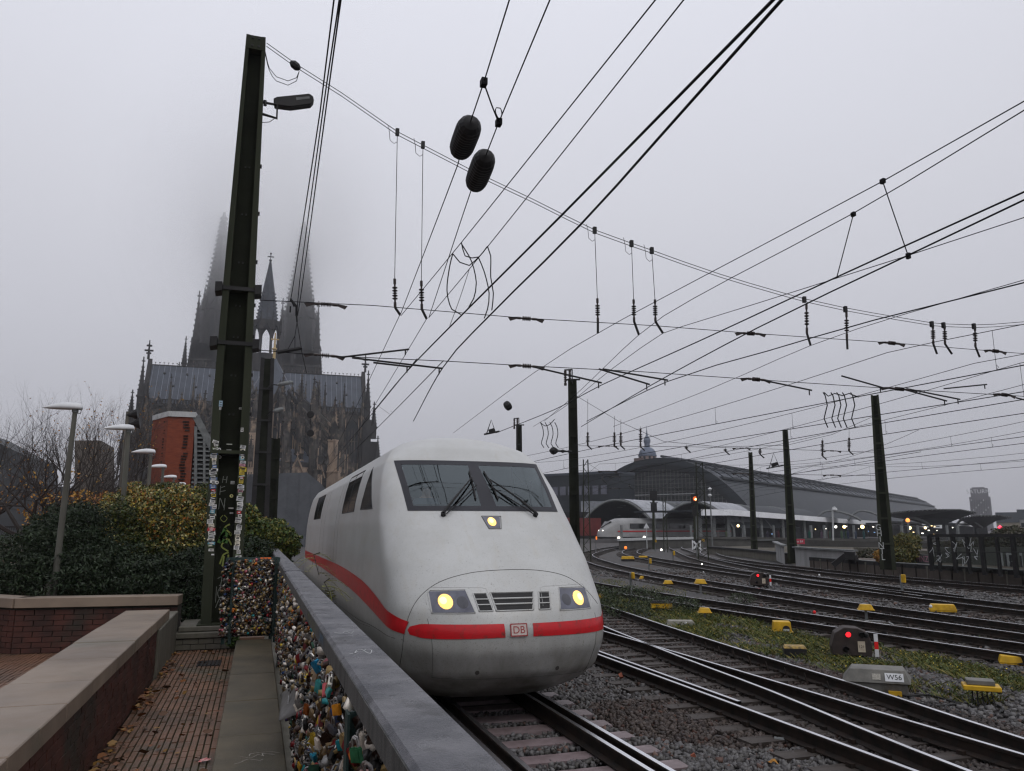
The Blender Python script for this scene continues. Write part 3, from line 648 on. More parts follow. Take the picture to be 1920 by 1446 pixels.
def line(mb, fn, pts, r=.004, off=.0, step=.05, n=5):
    P = curve_pts([(a, b, 0) for a, b in pts], step) if len(pts) > 2 else [Vector((*pts[0], 0)).lerp(Vector((*pts[1], 0)), i/12) for i in range(13)]
    mb.tube([fn(p.x, p.y)+nrm(fn, p.x, p.y)*off for p in P], r, n)
tr = thing('express_train', 'white high speed train with a red stripe and three lit yellow headlights', 'train')
def paint(name, extra=0.):
    m = bpy.data.materials.new(name); m.use_nodes = True; t = m.node_tree; n = t.nodes; l = t.links.new; b = n['Principled BSDF']
    g_ = n.new('ShaderNodeNewGeometry'); sp_ = n.new('ShaderNodeSeparateXYZ'); l(g_.outputs['Position'], sp_.inputs[0])
    def noi(s, st, d=5):
        mp = n.new('ShaderNodeMapping'); mp.inputs['Scale'].default_value = st; l(g_.outputs['Position'], mp.inputs[0]); x = n.new('ShaderNodeTexNoise'); x.inputs['Scale'].default_value = s; x.inputs['Detail'].default_value = d; x.inputs['Roughness'].default_value = .65; l(mp.outputs[0], x.inputs['Vector']); return x.outputs[0]
    def mr(v, a, b_, c=0., d=1.):
        x = n.new('ShaderNodeMapRange'); x.inputs[1].default_value = a; x.inputs[2].default_value = b_; x.inputs[3].default_value = c; x.inputs[4].default_value = d; l(v, x.inputs[0]); return x.outputs[0]
    def mth(op, a, b_):
        x = n.new('ShaderNodeMath'); x.operation = op
        for i, q in enumerate((a, b_)):
            if isinstance(q, float): x.inputs[i].default_value = q
            else: l(q, x.inputs[i])
        return x.outputs[0]
    def mix(f, a, c):
        x = n.new('ShaderNodeMix'); x.data_type = 'RGBA'; l(f, x.inputs[0])
        for i, q in ((6, a), (7, c)):
            if isinstance(q, tuple): x.inputs[i].default_value = (*q, 1)
            else: l(q, x.inputs[i])
        return x.outputs[2]
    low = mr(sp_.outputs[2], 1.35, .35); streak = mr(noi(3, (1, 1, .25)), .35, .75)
    grime_shade = mth('MULTIPLY', low, mth('ADD', mth('MULTIPLY', streak, .5), .62))  # grime low on the body, deepened to paint in the shade there
    c = mix(mr(noi(1.3, (1, 1, 1)), .4, .7, 0, .8), (.43,.435,.425), (.36,.36,.345))
    c = mix(mr(noi(7, (1, .12, .5)), .52, .72, 0, .35), c, (.36,.33,.27))
    rearb = mr(sp_.outputs[1], 12.5, 10.6); 
    c = mix(grime_shade, c, (.085,.078,.062))
    spk = mth('MULTIPLY', mr(noi(75, (1, 1, 1.3), 2), .62, .69), mr(sp_.outputs[2], 2.6, .7, .12, .9)); c = mix(spk, c, (.10,.09,.075))
    spk2 = mth('MULTIPLY', mr(noi(28, (1, 1, 1), 3), .63, .71), mr(sp_.outputs[2], 3.2, .7, .15, .7)); c = mix(spk2, c, (.13,.12,.10))
    l(c, b.inputs['Base Color']); b.inputs['Roughness'].default_value = .42; b.inputs['Coat Weight'].default_value = .25; b.inputs['Coat Roughness'].default_value = .22; return m
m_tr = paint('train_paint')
m_trred = mat('train_red', (.50,.010,.016), (.40,.012,.016), 8, .38, c3=(.16,.03,.025), s3=9, coat=.2)
m_seam = mat('panel_gap', (.07,.07,.065), rough=.8)
m_frame = mat('window_frame', (.022,.022,.027), rough=.5)
m_dark = mat('dark_interior', (.012,.014,.016), rough=.8)
m_sidegl = mat('tinted_glass', (.010,.011,.012), rough=.06, spec=.7)
m_dirty = mat('underframe_dirt', (.03,.028,.025), (.05,.045,.038), 6, .9, .4, 40)
# body shell as stacked plan outlines
b = MB(); zs = list(np.linspace(.1, 3.3, 62))+list(np.linspace(3.33, 3.8, 18))+[3.825,3.848,3.867,3.884,3.898,3.910,3.920,3.928,3.935,3.940,3.9435,3.945]
al = np.linspace(-PI/2, PI/2, 73); ysb = [TEND, 27, 24.5, 22, 20, 18.2, 16.8, 15.8]
rows = []
for z in zs:
    W_, L_, Y_ = tW(z), tL(z), tY(z); row = []
    for y in ysb: row.append((TX-W_, y, z))
    f = [(W_*math.copysign(abs(math.sin(a))**(2/SN), a), Y_+L_*(1-max(0., math.cos(a))**(2/SN))) for a in al]
    row += [(TX+x, y, z) for x, y in f]
    for y in ysb[::-1]: row.append((TX+W_, y, z))
    rows.append(row)
nc = len(rows[0]); V = [p for r_ in rows for p in r_]; F = []
for j in range(len(rows)-1):
    for i in range(nc-1):
        q = (j*nc+i, j*nc+i+1, (j+1)*nc+i+1, (j+1)*nc+i); cx = sum(V[k][0] for k in q)/4-TX; cz = sum(V[k][2] for k in q)/4; cy = sum(V[k][1] for k in q)/4
        if 2.60 < cz < 3.31 and abs(cx) < 1.09+(cz-2.6)*.03 and cy < 13: continue        # windscreen opening
        F.append(q)
b.add(V, F)
b.add([(TX+x, TEND, z) for x, z in [(-1.51,.1),(-1.51,1.9),(-1.38,3.1),(-.8,3.8),(0,3.945),(.8,3.8),(1.38,3.1),(1.51,1.9),(1.51,.1)]], [tuple(range(9))])
b.add([rows[0][i] for i in range(nc)], [tuple(range(nc))])
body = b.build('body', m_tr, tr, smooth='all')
# cab interior, desk, driver
ci = thing('cab', None, None); ROOT[ci.name] = Vector((0,0,0))
q = MB(); q.box(TX-1.15, TX+1.15, 13.4, 13.45, 1.9, 3.45); q.box(TX-1.1, TX+1.1, 11.5, 13.4, 1.9, 1.95); q.box(TX-1.2, TX-1.16, 12.5, 13.4, 1.9, 3.1); q.box(TX+1.16, TX+1.2, 12.5, 13.4, 1.9, 3.1); q.box(TX-1.1, TX+1.1, 12.5, 13.4, 3.4, 3.44)
bpy.data.objects.remove(ci); q.build('cab_interior', mat('cab_lining', (.03,.036,.04), rough=.8), tr)
q = MB(); q.prism([(TX-1.1,11.45,2.45),(TX-1.1,11.45,2.62),(TX-1.1,11.95,2.68),(TX-1.1,12.1,2.4)], (2.2, 0, 0)); q.build('driver_desk', m_frame, tr)
# windscreen: dark border strips, middle pillar, two panes
q = MB(); BL, BR_, TRr, TLl = (-1.155,2.555), (1.155,2.555), (1.20,3.365), (-1.20,3.365)
def ins(x, z): return (x, z)
iL = (-1.07,2.625); iR = (1.07,2.625); iTR = (1.11,3.29); iTL = (-1.11,3.29)
for quad, nu, nv in (((BL, BR_, iR, iL), 40, 2), ((iTL, iTR, TRr, TLl), 40, 2), ((BL, iL, iTL, TLl), 2, 14), ((iR, BR_, TRr, iTR), 2, 14), (((-.115,2.625), (.115,2.625), (.085,3.29), (-.085,3.29)), 4, 14)):
    patch(q, tfront, quad, nu, nv, .006)
q.build('windscreen_frame', m_frame, tr, smooth='all')
mg = bpy.data.materials.new('windscreen_glass'); mg.use_nodes = True; t = mg.node_tree; n = t.nodes; n.clear(); o_ = n.new('ShaderNodeOutputMaterial'); tp = n.new('ShaderNodeBsdfTransparent'); tp.inputs[0].default_value = (.50,.56,.58,1)
gl = n.new('ShaderNodeBsdfGlossy'); gl.inputs[0].default_value = (.80,.90,.93,1); gl.inputs[1].default_value = .03; fr = n.new('ShaderNodeFresnel'); fr.inputs[0].default_value = 1.75; ms = n.new('ShaderNodeMixShader')
t.links.new(fr.outputs[0], ms.inputs[0]); t.links.new(tp.outputs[0], ms.inputs[1]); t.links.new(gl.outputs[0], ms.inputs[2]); t.links.new(ms.outputs[0], o_.inputs[0])
for quad in ((iL, (-.115,2.625), (-.085,3.29), iTL), ((.115,2.625), iR, iTR, (.085,3.29))):
    q = MB(); patch(q, tfront, quad, 16, 10, .004); q.build('windscreen_pane', mg, tr, smooth='all')
# red stripes on the nose
def strip(fn, top, bot, off, nm, m, step=.06, n=3):
    T = curve_pts([(a, c, 0) for a, c in top], step); B = curve_pts([(a, c, 0) for a, c in bot], step); k = max(len(T), len(B))
    def at(L_, u): x = u*(len(L_)-1); i = min(int(x), len(L_)-2); return L_[i].lerp(L_[i+1], x-i)
    q = MB()
    def f(u, v): p = at(T, u).lerp(at(B, u), v); return fn(p.x, p.y)+nrm(fn, p.x, p.y)*off
    q.grid(f, k, n); return q.build(nm, m, tr, smooth='all')
strip(tfront, [(-1.335,1.055),(-1.31,1.10),(-1.20,1.135),(-1.0,1.14),(-.6,1.14),(-.22,1.14)], [(-1.335,1.05),(-1.31,1.0),(-1.20,.975),(-1.0,.97),(-.6,.975),(-.21,.98)], .006, 'red_stripe', m_trred)
strip(tfront, [(.155,1.135),(.6,1.137),(1.1,1.14),(1.34,1.14)], [(.155,.98),(.6,.977),(1.1,.97),(1.34,.97)], .006, 'red_stripe', m_trred)
# side stripes: rise and widen away from the nose
upS = [(10.02,1.15),(10.6,1.24),(12.0,1.385),(13.6,1.48),(16.8,1.545),(22,1.545),(TEND-.1,1.545)]; loS = [(10.06,1.0),(11.0,1.065),(13.2,1.17),(15,1.225),(17,1.255),(22,1.29),(TEND-.1,1.30)]
strip(lambda y, z: tside(y, z, -1), upS, loS, .009, 'red_stripe', m_trred, .12, 5); strip(lambda y, z: tside(y, z, 1), upS, loS, .009, 'red_stripe', m_trred, .25, 4)
# letter badge
q = MB(); c = tfront(-.035, 1.065)
fw = nrm(tfront, -.035, 1.065); rt = Vector((1, 0, 0)); up = fw.cross(rt); up = Vector((0, -fw.z, -fw.y)) if False else rt.cross(fw)*-1
up = Vector((0, 0, 1))-fw*fw.z; up.normalize(); rt = up.cross(fw)*-1 if up.cross(fw).x < 0 else up.cross(fw)
def badge(a, h, off, m, nm, par=tr):
    q = MB(); q.prism([c+fw*off+rt*sx*a+up*sz*h for sx, sz in ((-.94,-1),(.94,-1),(1,-.92),(1,.92),(.94,1),(-.94,1),(-1,.92),(-1,-.92))], fw*.0015); return q.build(nm, m, par)
m_badge = mat('badge_face', (.50,.42,.39), (.4,.34,.31), 30, .6); m_badger = mat('badge_red', (.22,.03,.03), (.30,.05,.05), 40, .6)
ba = badge(.112, .078, .003, m_badger, 'badge'); badge(.098, .064, .0045, m_badge, 'badge_face', ba)
text('lettering', 'DB', .125, facing(c+fw*.0065-up*.004, rt, up), m_badger, ba, .001)
# seams
q = MB()
line(q, tfront, [(-1.36,.30),(-1.375,.7),(-1.36,1.06),(-1.24,1.38),(-.97,1.61),(-.54,1.735),(0,1.77),(.45,1.75),(.81,1.67),(1.08,1.5),(1.26,1.3)], .0045)
line(q, tfront, [(-1.125,1.20),(-1.09,1.0),(-1.06,.75),(-1.03,.48)], .0035); line(q, tfront, [(-1.03,.48),(-.6,.465),(-.17,.46),(.4,.455),(1.0,.44)], .0035)
line(q, tfront, [(1.15,1.20),(1.14,1.0),(1.12,.75),(1.05,.44)], .0035)
for sg in (-1, 1):
    line(q, lambda y, z: tside(y, z, sg), [(10.1,.925),(11.0,.92),(12.2,.88),(14,.79),(17,.74),(22,.73),(TEND,.73)], .004, step=.2)
    line(q, lambda y, z: tside(y, z, sg), [(12.2,.85),(14,.74),(17,.69),(22,.68),(TEND,.68)], .003, step=.2)
    for y in (17.9, 18.6, 21.8, 23.0): line(q, lambda y_, z: tside(y_, z, sg), [(y, .75), (y, 3.3)], .003)
q.build('panel_gap', m_seam, tr)
# headlamp units and vents, set into recesses with raised rims
def polyf(pts, off, nu, nv): q = MB(); patch(q, tfront, pts, nu, nv, off); return q
m_lens = mat('lamp_housing', (.11,.115,.15), (.07,.07,.09), 6, .2, coat=.6); m_lamp = mat('lit_lamp', (.9,.7,.3), rough=.3, emit=(1.0,.46,.07), estr=.95)
m_lampc = mat('lit_lamp_core', (.9,.8,.5), rough=.3, emit=(1.0,.78,.28), estr=1.15)
def disc(cx, cz, r_, off, n=18, inner=0., dome=0.):
    q = MB(); P = [tfront(cx, cz)+nrm(tfront, cx, cz)*(off+dome)]; k = 4
    for j in range(1, k+1):
        for i in range(n):
            a = 2*PI*i/n; x, z = cx+r_*j/k*math.cos(a), cz+r_*j/k*math.sin(a); P.append(tfront(x, z)+nrm(tfront, x, z)*(off+dome*(1-(j/k)**2)))
    F = [(0, 1+i, 1+(i+1) % n) for i in range(n)]
    for j in range(k-1):
        for i in range(n): F.append((1+j*n+i, 1+(j+1)*n+i, 1+(j+1)*n+(i+1) % n, 1+j*n+(i+1) % n))
    q.add(P, F); return q
for sg in (-1, 1):
    q = polyf([(sg*.57,1.28),(sg*1.065,1.275),(sg*1.075,1.515),(sg*.635,1.53)], .004, 10, 6)
    hl = q.build('headlamp', m_lens, tr, smooth='all')
    disc(sg*.90, 1.40, .088, .006, dome=.012).build('bulb', m_lamp, hl, smooth='all')
    disc(sg*.915, 1.405, .055, .010, dome=.012).build('bulb_core', m_lampc, hl, smooth='all')
    disc(sg*.70, 1.39, .07, .006, dome=.006).build('unlit_lamp', mat('unlit_lamp', (.05,.05,.06), rough=.15, coat=.5) , hl, smooth='all')
    q = MB()
    for a, c_ in (((.565,1.27),(1.075,1.265)), ((1.075,1.265),(1.09,1.50)), ((1.09,1.50),(1.06,1.53)), ((1.06,1.53),(.64,1.54)), ((.64,1.54),(.565,1.27))): line(q, tfront, [(sg*a[0],a[1]),(sg*c_[0],c_[1])], .006, .003)
    line(q, tfront, [(sg*1.12,1.36),(sg*1.12,1.48),(sg*1.06,1.56),(sg*.9,1.565),(sg*.42,1.56),(sg*.37,1.545),(sg*.335,1.33)], .004)
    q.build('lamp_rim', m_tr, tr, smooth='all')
    q = polyf([(sg*.285,1.30),(sg*.42,1.30),(sg*.465,1.485),(sg*.335,1.485)] if sg > 0 else [(-.505,1.30),(-.35,1.30),(-.39,1.485),(-.54,1.485)], .003, 3, 4)
    vt = q.build('side_vent', m_black, tr)
    q = MB(); x0, x1, x2, x3 = (.27,.43,.32,.475) if sg > 0 else (-.515,-.34,-.55,-.38)
    for a, c_ in (((x0,1.29),(x1,1.29)), ((x1,1.29),(x3,1.495)), ((x3,1.495),(x2,1.495)), ((x2,1.495),(x0,1.29))): line(q, tfront, [a, c_], .008, .004)
    q.build('vent_frame', m_tr, vt, smooth='all')
    for k in (1, 2): z = 1.30+.185*k/3; q = MB(); line(q, tfront, [(x0+(x2-x0)*k/3, z), (x1+(x3-x1)*k/3, z)], .009, .006); q.build('slat', m_tr, vt, smooth='all')
gv = polyf([(-.285,1.30),(.175,1.30),(.235,1.49),(-.315,1.49)], .003, 8, 4).build('grille', m_black, tr)
q = MB()
for a, c_ in (((-.30,1.29),(.19,1.29)), ((.19,1.29),(.25,1.50)), ((.25,1.50),(-.33,1.50)), ((-.33,1.50),(-.30,1.29))): line(q, tfront, [a, c_], .009, .004)
q.build('grille_frame', m_tr, gv, smooth='all')
for k in (1, 2): z = 1.30+.19*k/3; q = MB(); line(q, tfront, [(-.29-.015*k, z), (.18+.02*k, z)], .012, .006); q.build('slat', m_tr, gv, smooth='all')
# top lamp under the windscreen
q = polyf([(-.10,2.31),(.065,2.31),(.11,2.47),(-.15,2.47)], .003, 5, 5); tl = q.build('top_lamp', m_lens, tr)
disc(-.03, 2.40, .062, .006, dome=.01).build('bulb', m_lamp, tl); disc(-.035, 2.405, .04, .010, dome=.01).build('bulb_core', m_lampc, tl)
q = MB()
for a, c_ in (((-.16,2.48),(.13,2.48)), ((.13,2.48),(.075,2.30)), ((.075,2.30),(-.105,2.30)), ((-.105,2.30),(-.16,2.48))): line(q, tfront, [a, c_], .005, .003)
q.build('lamp_rim', m_seam, tl)
# towing eye covers
for x in (-.52, .54): disc(x, .555, .028, .003).build('towing_cover', mat('grime_spot', (.05,.045,.04), rough=.9), tr)
# wipers: base arm pair, carrier and blade
for sg, (x0, z0), (x1, z1) in ((-1, (-.70,2.49), (-.13,3.03)), (1, (.68,2.49), (.155,3.0))):
    q = MB(); P = lambda x, z, o: tfront(x, z)+nrm(tfront, x, z)*o
    q.tube([P(x0, z0, .0), P(x0, z0, .05)], .035, 10); q.tube([P(x0+(x1-x0)*k/6, z0+(z1-z0)*k/6, .05+.02*math.sin(k/6*PI)) for k in range(7)], [.022,.02,.018,.015,.013,.012,.012], 6)
    q.tube([P(x0-sg*.04+(x1-x0)*k/6, z0-.01+(z1-z0-.10)*k/6, .045) for k in range(7)], .009, 5)
    wp = q.build('wiper', m_black, tr)
    q = MB(); q.tube([P(x1, z1, .05), P(x1+.02*sg*0, z1-.05, .035)], .016, 6); bx0 = x1+(.04 if sg < 0 else .0)
    q.tube([P(x1+(.02 if sg < 0 else -.03), 3.17, .022), P(x1+(.0 if sg < 0 else 0), z1-.02, .028), P(x1+(-.04 if sg < 0 else .02), 2.72, .022)], .012, 6)
    q.build('wiper_blade', m_black, wp)
# side windows
for sg in (-1, 1):
    fs = lambda y, z: tside(y, z, sg)
    q = MB(); patch(q, fs, [(12.68,2.63),(14.2,2.65),(13.95,3.36),(13.90,3.36)], 8, 8, .004); wn = q.build('cab_side_window', m_sidegl, tr, smooth='all')
    q = MB()
    for a, c_ in (((12.66,2.62),(14.22,2.64)), ((14.22,2.64),(13.93,3.38)), ((13.93,3.38),(12.66,2.62))): line(q, fs, [a, c_], .007, .002)
    q.build('window_frame', m_frame, wn)
    for y0, y1, z0, z1, md in ((15.2,17.45,2.63,3.42,16.3),(23.6,26.4,2.60,3.30,25.1)):
        q = MB(); patch(q, fs, [(y0,z0),(y1,z0),(y1,z1),(y0,z1)], 8, 6, .004); wn = q.build('side_window', m_sidegl, tr, smooth='all')
        q = MB()
        for a, c_ in (((y0,z0),(y1,z0)), ((y1,z0),(y1,z1)), ((y1,z1),(y0,z1)), ((y0,z1),(y0,z0)), ((md,z0),(md,z1))): line(q, fs, [a, c_], .008, .002)
        q.build('window_frame', m_frame, wn)
q = MB(); q.box(TX-1.05, TX+1.05, 12.2, TEND-.3, .0, .14); q.build('underframe', m_dirty, tr)
for y in (12.6, 15.4, 24, 26.8):
    for x in (-.75, .75): q = MB(); q.M = Matrix.Translation((TX+x, y, .50))@Matrix.Rotation(PI/2, 4, 'Y'); q.lathe([(.02,-.07),(.5,-.07),(.5,.03),(.46,.07),(.02,.07)], n=20); q.build('wheel', m_rust, tr)
# second carriage
tc2 = thing('train_carriage', 'second carriage of the white train, just visible behind the leading power car', 'carriage')
q = MB(); prof = [(-1.45,.3),(-1.51,.9),(-1.51,1.9),(-1.49,2.4),(-1.44,2.8),(-1.28,3.3),(-.85,3.62),(0,3.74),(.85,3.62),(1.28,3.3),(1.44,2.8),(1.49,2.4),(1.51,1.9),(1.51,.9),(1.45,.3)]
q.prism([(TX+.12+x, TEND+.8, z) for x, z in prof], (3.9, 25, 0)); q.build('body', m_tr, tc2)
q = MB(); q.prism([(TX+x*.95, TEND, .1+z*.95) for x, z in prof], (0, .8, 0)); q.build('gangway_bellows', m_black, tc2)
for sg in (-1, 1):
    q = MB(); q.prism([(TX+.12+sg*1.512, TEND+.82, z) for z in (1.30,)]+[(TX+.12+sg*1.516, TEND+.82, 1.30), (TX+.12+sg*1.516, TEND+.82, 1.54), (TX+.12+sg*1.512, TEND+.82, 1.54)], (3.9, 24.9, 0)); q.build('red_stripe', m_trred, tc2)
    q = MB(); q.prism([(TX+.12+sg*1.50, TEND+2, 2.0), (TX+.12+sg*1.517, TEND+2, 2.0), (TX+.12+sg*1.45, TEND+2, 2.8), (TX+.12+sg*1.43, TEND+2, 2.8)], (3.6, 23, 0)); q.build('window_band', m_sidegl, tc2)
# the driver, seen dimly behind the left pane
def person(name, label, base, skin_c, top_c, hair_c):
    t = thing(name, label, 'person')
    V = [(0,0,0),(0,0,.18),(0,.0,.40),(0,-.01,.52),(0,-.02,.60),(0,-.03,.70),(.17,0,.46),(.24,-.10,.22),(.16,-.36,.14),(.14,-.44,.16),(-.17,0,.46),(-.24,-.10,.22),(-.16,-.36,.14),(-.14,-.44,.16)]
    E_ = [(0,1),(1,2),(2,3),(3,4),(4,5),(2,6),(6,7),(7,8),(8,9),(2,10),(10,11),(11,12),(12,13)]
    rad = [.15,.14,.155,.055,.085,.078,.06,.048,.038,.035,.06,.048,.038,.035]
    me = bpy.data.meshes.new('body'); me.from_pydata([Vector(v)+Vector(base) for v in V], E_, []); o = bpy.data.objects.new('body', me); C.objects.link(o)
    o.modifiers.new('skin', 'SKIN'); 
    for i, r_ in enumerate(rad): me.skin_vertices[0].data[i].radius = (r_, r_*.8); me.skin_vertices[0].data[i].use_root = (i == 0)
    o.modifiers.new('sub', 'SUBSURF').levels = 1; dg = bpy.context.evaluated_depsgraph_get(); m2 = bpy.data.meshes.new_from_object(o.evaluated_get(dg)); bpy.data.objects.remove(o)
    ms_ = mat('driver_skin', skin_c, rough=.6); mt = mat('driver_shirt', top_c, rough=.9); m2.materials.clear(); m2.materials.append(mt); m2.materials.append(ms_)
    zb = base[2]
    for p in m2.polygons:
        p.use_smooth = True; p.material_index = 1 if (p.center.z > zb+.5 or p.center.y < base[1]-.36) else 0
    mobj('body', m2, None, t)
    q = MB(); c_ = Vector(base)+Vector((0,-.015,.70)); q.M = Matrix.Translation(c_)@Matrix.Diagonal((.085,.10,.085,1)); 
    q.lathe([(.0,1),(.5,.86),(.86,.5),(1,.0),(1.02,-.2)], n=12); q.M = None; q.build('hair', mat('driver_hair', hair_c, rough=.8), t, smooth='all')
    q = MB()
    for x in (-.03, .03): q.cbox(Vector(base)+Vector((x,-.108,.655)), (.018,.01,.012))
    q.build('eyes', m_black, t); q = MB(); q.tube([Vector(base)+Vector((0,-.10,.66)), Vector(base)+Vector((0,-.128,.625)), Vector(base)+Vector((0,-.105,.615))], .011, 5); q.build('nose', ms_, t); return t
person('person', 'train driver in a dark shirt behind the left windscreen pane', (TX-.66, 12.35, 2.28), (.55,.33,.25), (.10,.12,.16), (.09,.06,.05))
q = MB(); q.box(TX-.9, TX-.42, 12.55, 12.68, 2.0, 2.85); q.box(TX-.9, TX-.42, 12.2, 12.6, 2.1, 2.25); tag(q.build('driver_seat', m_frame), 'dark seat with a high back behind the train driver', 'seat')
# ================================================================ CATENARY MAST (left) WITH STICKERS
mt = thing('catenary_mast', 'tall dark green riveted mast beside the footpath, its foot covered in stickers and graffiti', 'mast')
MY = 12.15; ZB = PZ+.31
def tap(b, xs0, xs1, z0, z1, y0, y1): # tapered upright: xs0 at z0, xs1 at z1
    b.add([(xs0[0],y0,z0),(xs0[1],y0,z0),(xs0[1],y1,z0),(xs0[0],y1,z0),(xs1[0],y0,z1),(xs1[1],y0,z1),(xs1[1],y1,z1),(xs1[0],y1,z1)], [(0,3,2,1),(4,5,6,7),(0,1,5,4),(1,2,6,5),(2,3,7,6),(3,0,4,7)])
MX = lambda z: -.432-.055*min(1, max(0, (z-ZB)/4))+.01*max(0, (z-5)/5)
MW = lambda z: .262 if z < 4.3 else .262-.112*(z-4.3)/5.95
def flange(a, c, nm, y0, y1, m, z0=ZB, z1=10.25):
    b = MB(); zz = [z0, 2.6, 4.3, 6.5, z1] if z0 < 2 else [z0, z1]
    for p, q in zip(zz[:-1], zz[1:]): tap(b, (MX(p)+a(p), MX(p)+c(p)), (MX(q)+a(q), MX(q)+c(q)), p, q, y0, y1)
    return b.build(nm, m, mt)
flange(lambda z: -MW(z), lambda z: -MW(z)+.155-.01*z, 'flange', MY, MY+.42, m_mast); flange(lambda z: MW(z)-.155+.01*z, lambda z: MW(z), 'flange', MY, MY+.42, m_mast)
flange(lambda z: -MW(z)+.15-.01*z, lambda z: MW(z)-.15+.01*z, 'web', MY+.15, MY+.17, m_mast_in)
def mpt(u, v): return atY(u, v, MY)
for z, h in ((3.42,.05),(5.9+.02,.03),(10.12,.24)):
    q = MB(); q.box(MX(z)-MW(z)+.01, MX(z)+MW(z)-.01, MY+.0-.008, MY+.16, z-h/2, z+h/2); q.build('tie_plate', m_mast, mt)
q = MB()
for z in (10.2, 10.06):
    for x in (-.05, .05): q.cbox((MX(z)+x, MY-.012, z), (.035,.02,.035))
for z in (5.2,5.7,6.4,7.2,8.0,4.6,4.0):
    for sg in (-1, 1): q.cbox((MX(z)+sg*.03, MY+.145, z), (.025,.02,.025))
    q.cbox((MX(z)+MW(z)+.012, MY+.05, z), (.03,.05,.05))
tag(q.build('bolts', m_black, mt), kind='stuff')
for z in (5.93, 5.07):
    q = MB(); q.box(MX(z)-MW(z)-.0, MX(z)+MW(z), MY-.02, MY-.001, z-.03, z+.03)
    for sg in (-1, 1):
        x = MX(z)+sg*(MW(z)+.055); q.add([(x-.05,MY-.05,z-.08),(x+.05,MY-.05,z-.06),(x+.05,MY+.25,z-.06),(x-.05,MY+.25,z-.08),(x-.05,MY-.05,z+.07),(x+.05,MY-.05,z+.08),(x+.05,MY+.25,z+.08),(x-.05,MY+.25,z+.07)], [(0,3,2,1),(4,5,6,7),(0,1,5,4),(1,2,6,5),(2,3,7,6),(3,0,4,7)])
    q.build('clamp', m_black, mt)
q = MB(); q.box(-.74, -.14, MY-.08, MY+.5, ZB-.02, ZB+.02); q.build('foot_plate', m_mast, mt)
# stickers
rr = random.Random(12); SC = [(.62,.62,.60)]*7+[(.45,.46,.47)]*4+[(.70,.66,.55)]*2+[(.42,.04,.05),(.05,.05,.06),(.12,.30,.38),(.55,.42,.05),(.16,.20,.12),(.5,.25,.3),(.08,.14,.30)]
SPR = {}
def sticker(cx, z, w_, h, col, y=MY-.002, rot=0, prn=True, rnd=False):
    q = MB(); n = 14 if rnd else 4; P = [(w_/2*math.cos(2*PI*k/n), h/2*math.sin(2*PI*k/n)) for k in range(n)] if rnd else [(-w_/2,-h/2),(w_/2,-h/2),(w_/2,h/2),(-w_/2,h/2)]
    cs, sn = math.cos(rot), math.sin(rot); q.prism([(cx+a*cs-c*sn, y, z+a*sn+c*cs) for a, c in P], (0, -.0012, 0)); o = q.build('sticker', m_poster, mt); o.color = (*col, 1)
    if prn and not rnd and h > .02:
        q = MB(); k = 1 if h < .045 else rr.choice((2, 3))
        for i in range(k):
            zz = h*(.5-(i+.5)/k)*.8; ww = w_*rr.uniform(.45,.85); hh = h/k*rr.uniform(.2,.45)
            q.prism([(cx+a*cs-(zz+c)*sn, y-.0012, z+a*sn+(zz+c)*cs) for a, c in ((-ww/2,-hh/2),(ww/2,-hh/2),(ww/2,hh/2),(-ww/2,hh/2))], (0, -.0006, 0))
        dk = sum(col)/3 > .3; ob = q.build('print', m_poster, o); ob.color = (.05,.05,.06,1) if dk else (.6,.6,.58,1)
    elif rnd:
        q = MB(); q.prism([(cx+.45*a, y-.0012, z+.45*c) for a, c in P], (0, -.0006, 0)); ob = q.build('print', m_poster, o); ob.color = (.05,.05,.06,1)
lx = lambda z, f: MX(z)-MW(z)+f*(.155-.01*z)
rx = lambda z, f: MX(z)+MW(z)-(1-f)*(.155-.01*z)
z = 3.56
while z > 1.95:
    h = rr.uniform(.022, .075); w_ = rr.uniform(.05, .105); sticker(lx(z, rr.uniform(.40, .66)), z, w_, h, rr.choice(SC), rot=rr.gauss(0, .12)); z -= h*rr.uniform(.75, 1.05) if z > 2.1 else h*1.6
z = 3.5
while z > 1.6:
    h = rr.uniform(.022, .07); w_ = rr.uniform(.05, .10); sticker(rx(z, rr.uniform(.32, .58)), z, w_, h, rr.choice(SC), rot=rr.gauss(0, .12)); z -= h*rr.uniform(.8, 1.15)
for u, v, w_, h, c_, rd in ((407,905,.05,.05,(.62,.62,.6),1),(406,914,.0,.0,None,0),(412,857,.05,.05,(.65,.65,.63),1),(411,843,.05,.05,(.6,.6,.6),1),(454,806,.04,.06,(.62,.62,.62),0),(429,846,.07,.05,(.40,.41,.40),0),(430,833,.08,.015,(.45,.46,.42),0),(455,858,.05,.045,(.66,.66,.62),1),(414,757,.05,.09,(.30,.42,.52),0),(413,765,.03,.06,(.55,.56,.58),0),(452,766,.06,.025,(.55,.55,.5),0),(436,905,.055,.045,(.38,.39,.38),0),(433,953,.07,.02,(.45,.44,.42),0),(434,962,.05,.02,(.4,.4,.4),0),(402,950,.06,.06,(.6,.6,.6),0),(434,930,.05,.05,(.62,.58,.25),1),(399,1040,.04,.02,(.6,.6,.6),0)):
    if c_ is None: continue
    p = mpt(u, v); inside = MX(p.z)-MW(p.z)+.16-.01*p.z < p.x < MX(p.z)+MW(p.z)-.16+.01*p.z
    if inside: p = atY(u, v, MY+.14); sticker(p.x, p.z, w_, h, c_, y=MY+.148, rnd=rd)
    else: sticker(p.x, p.z, w_, h, c_, y=MY-.0035, rnd=rd)
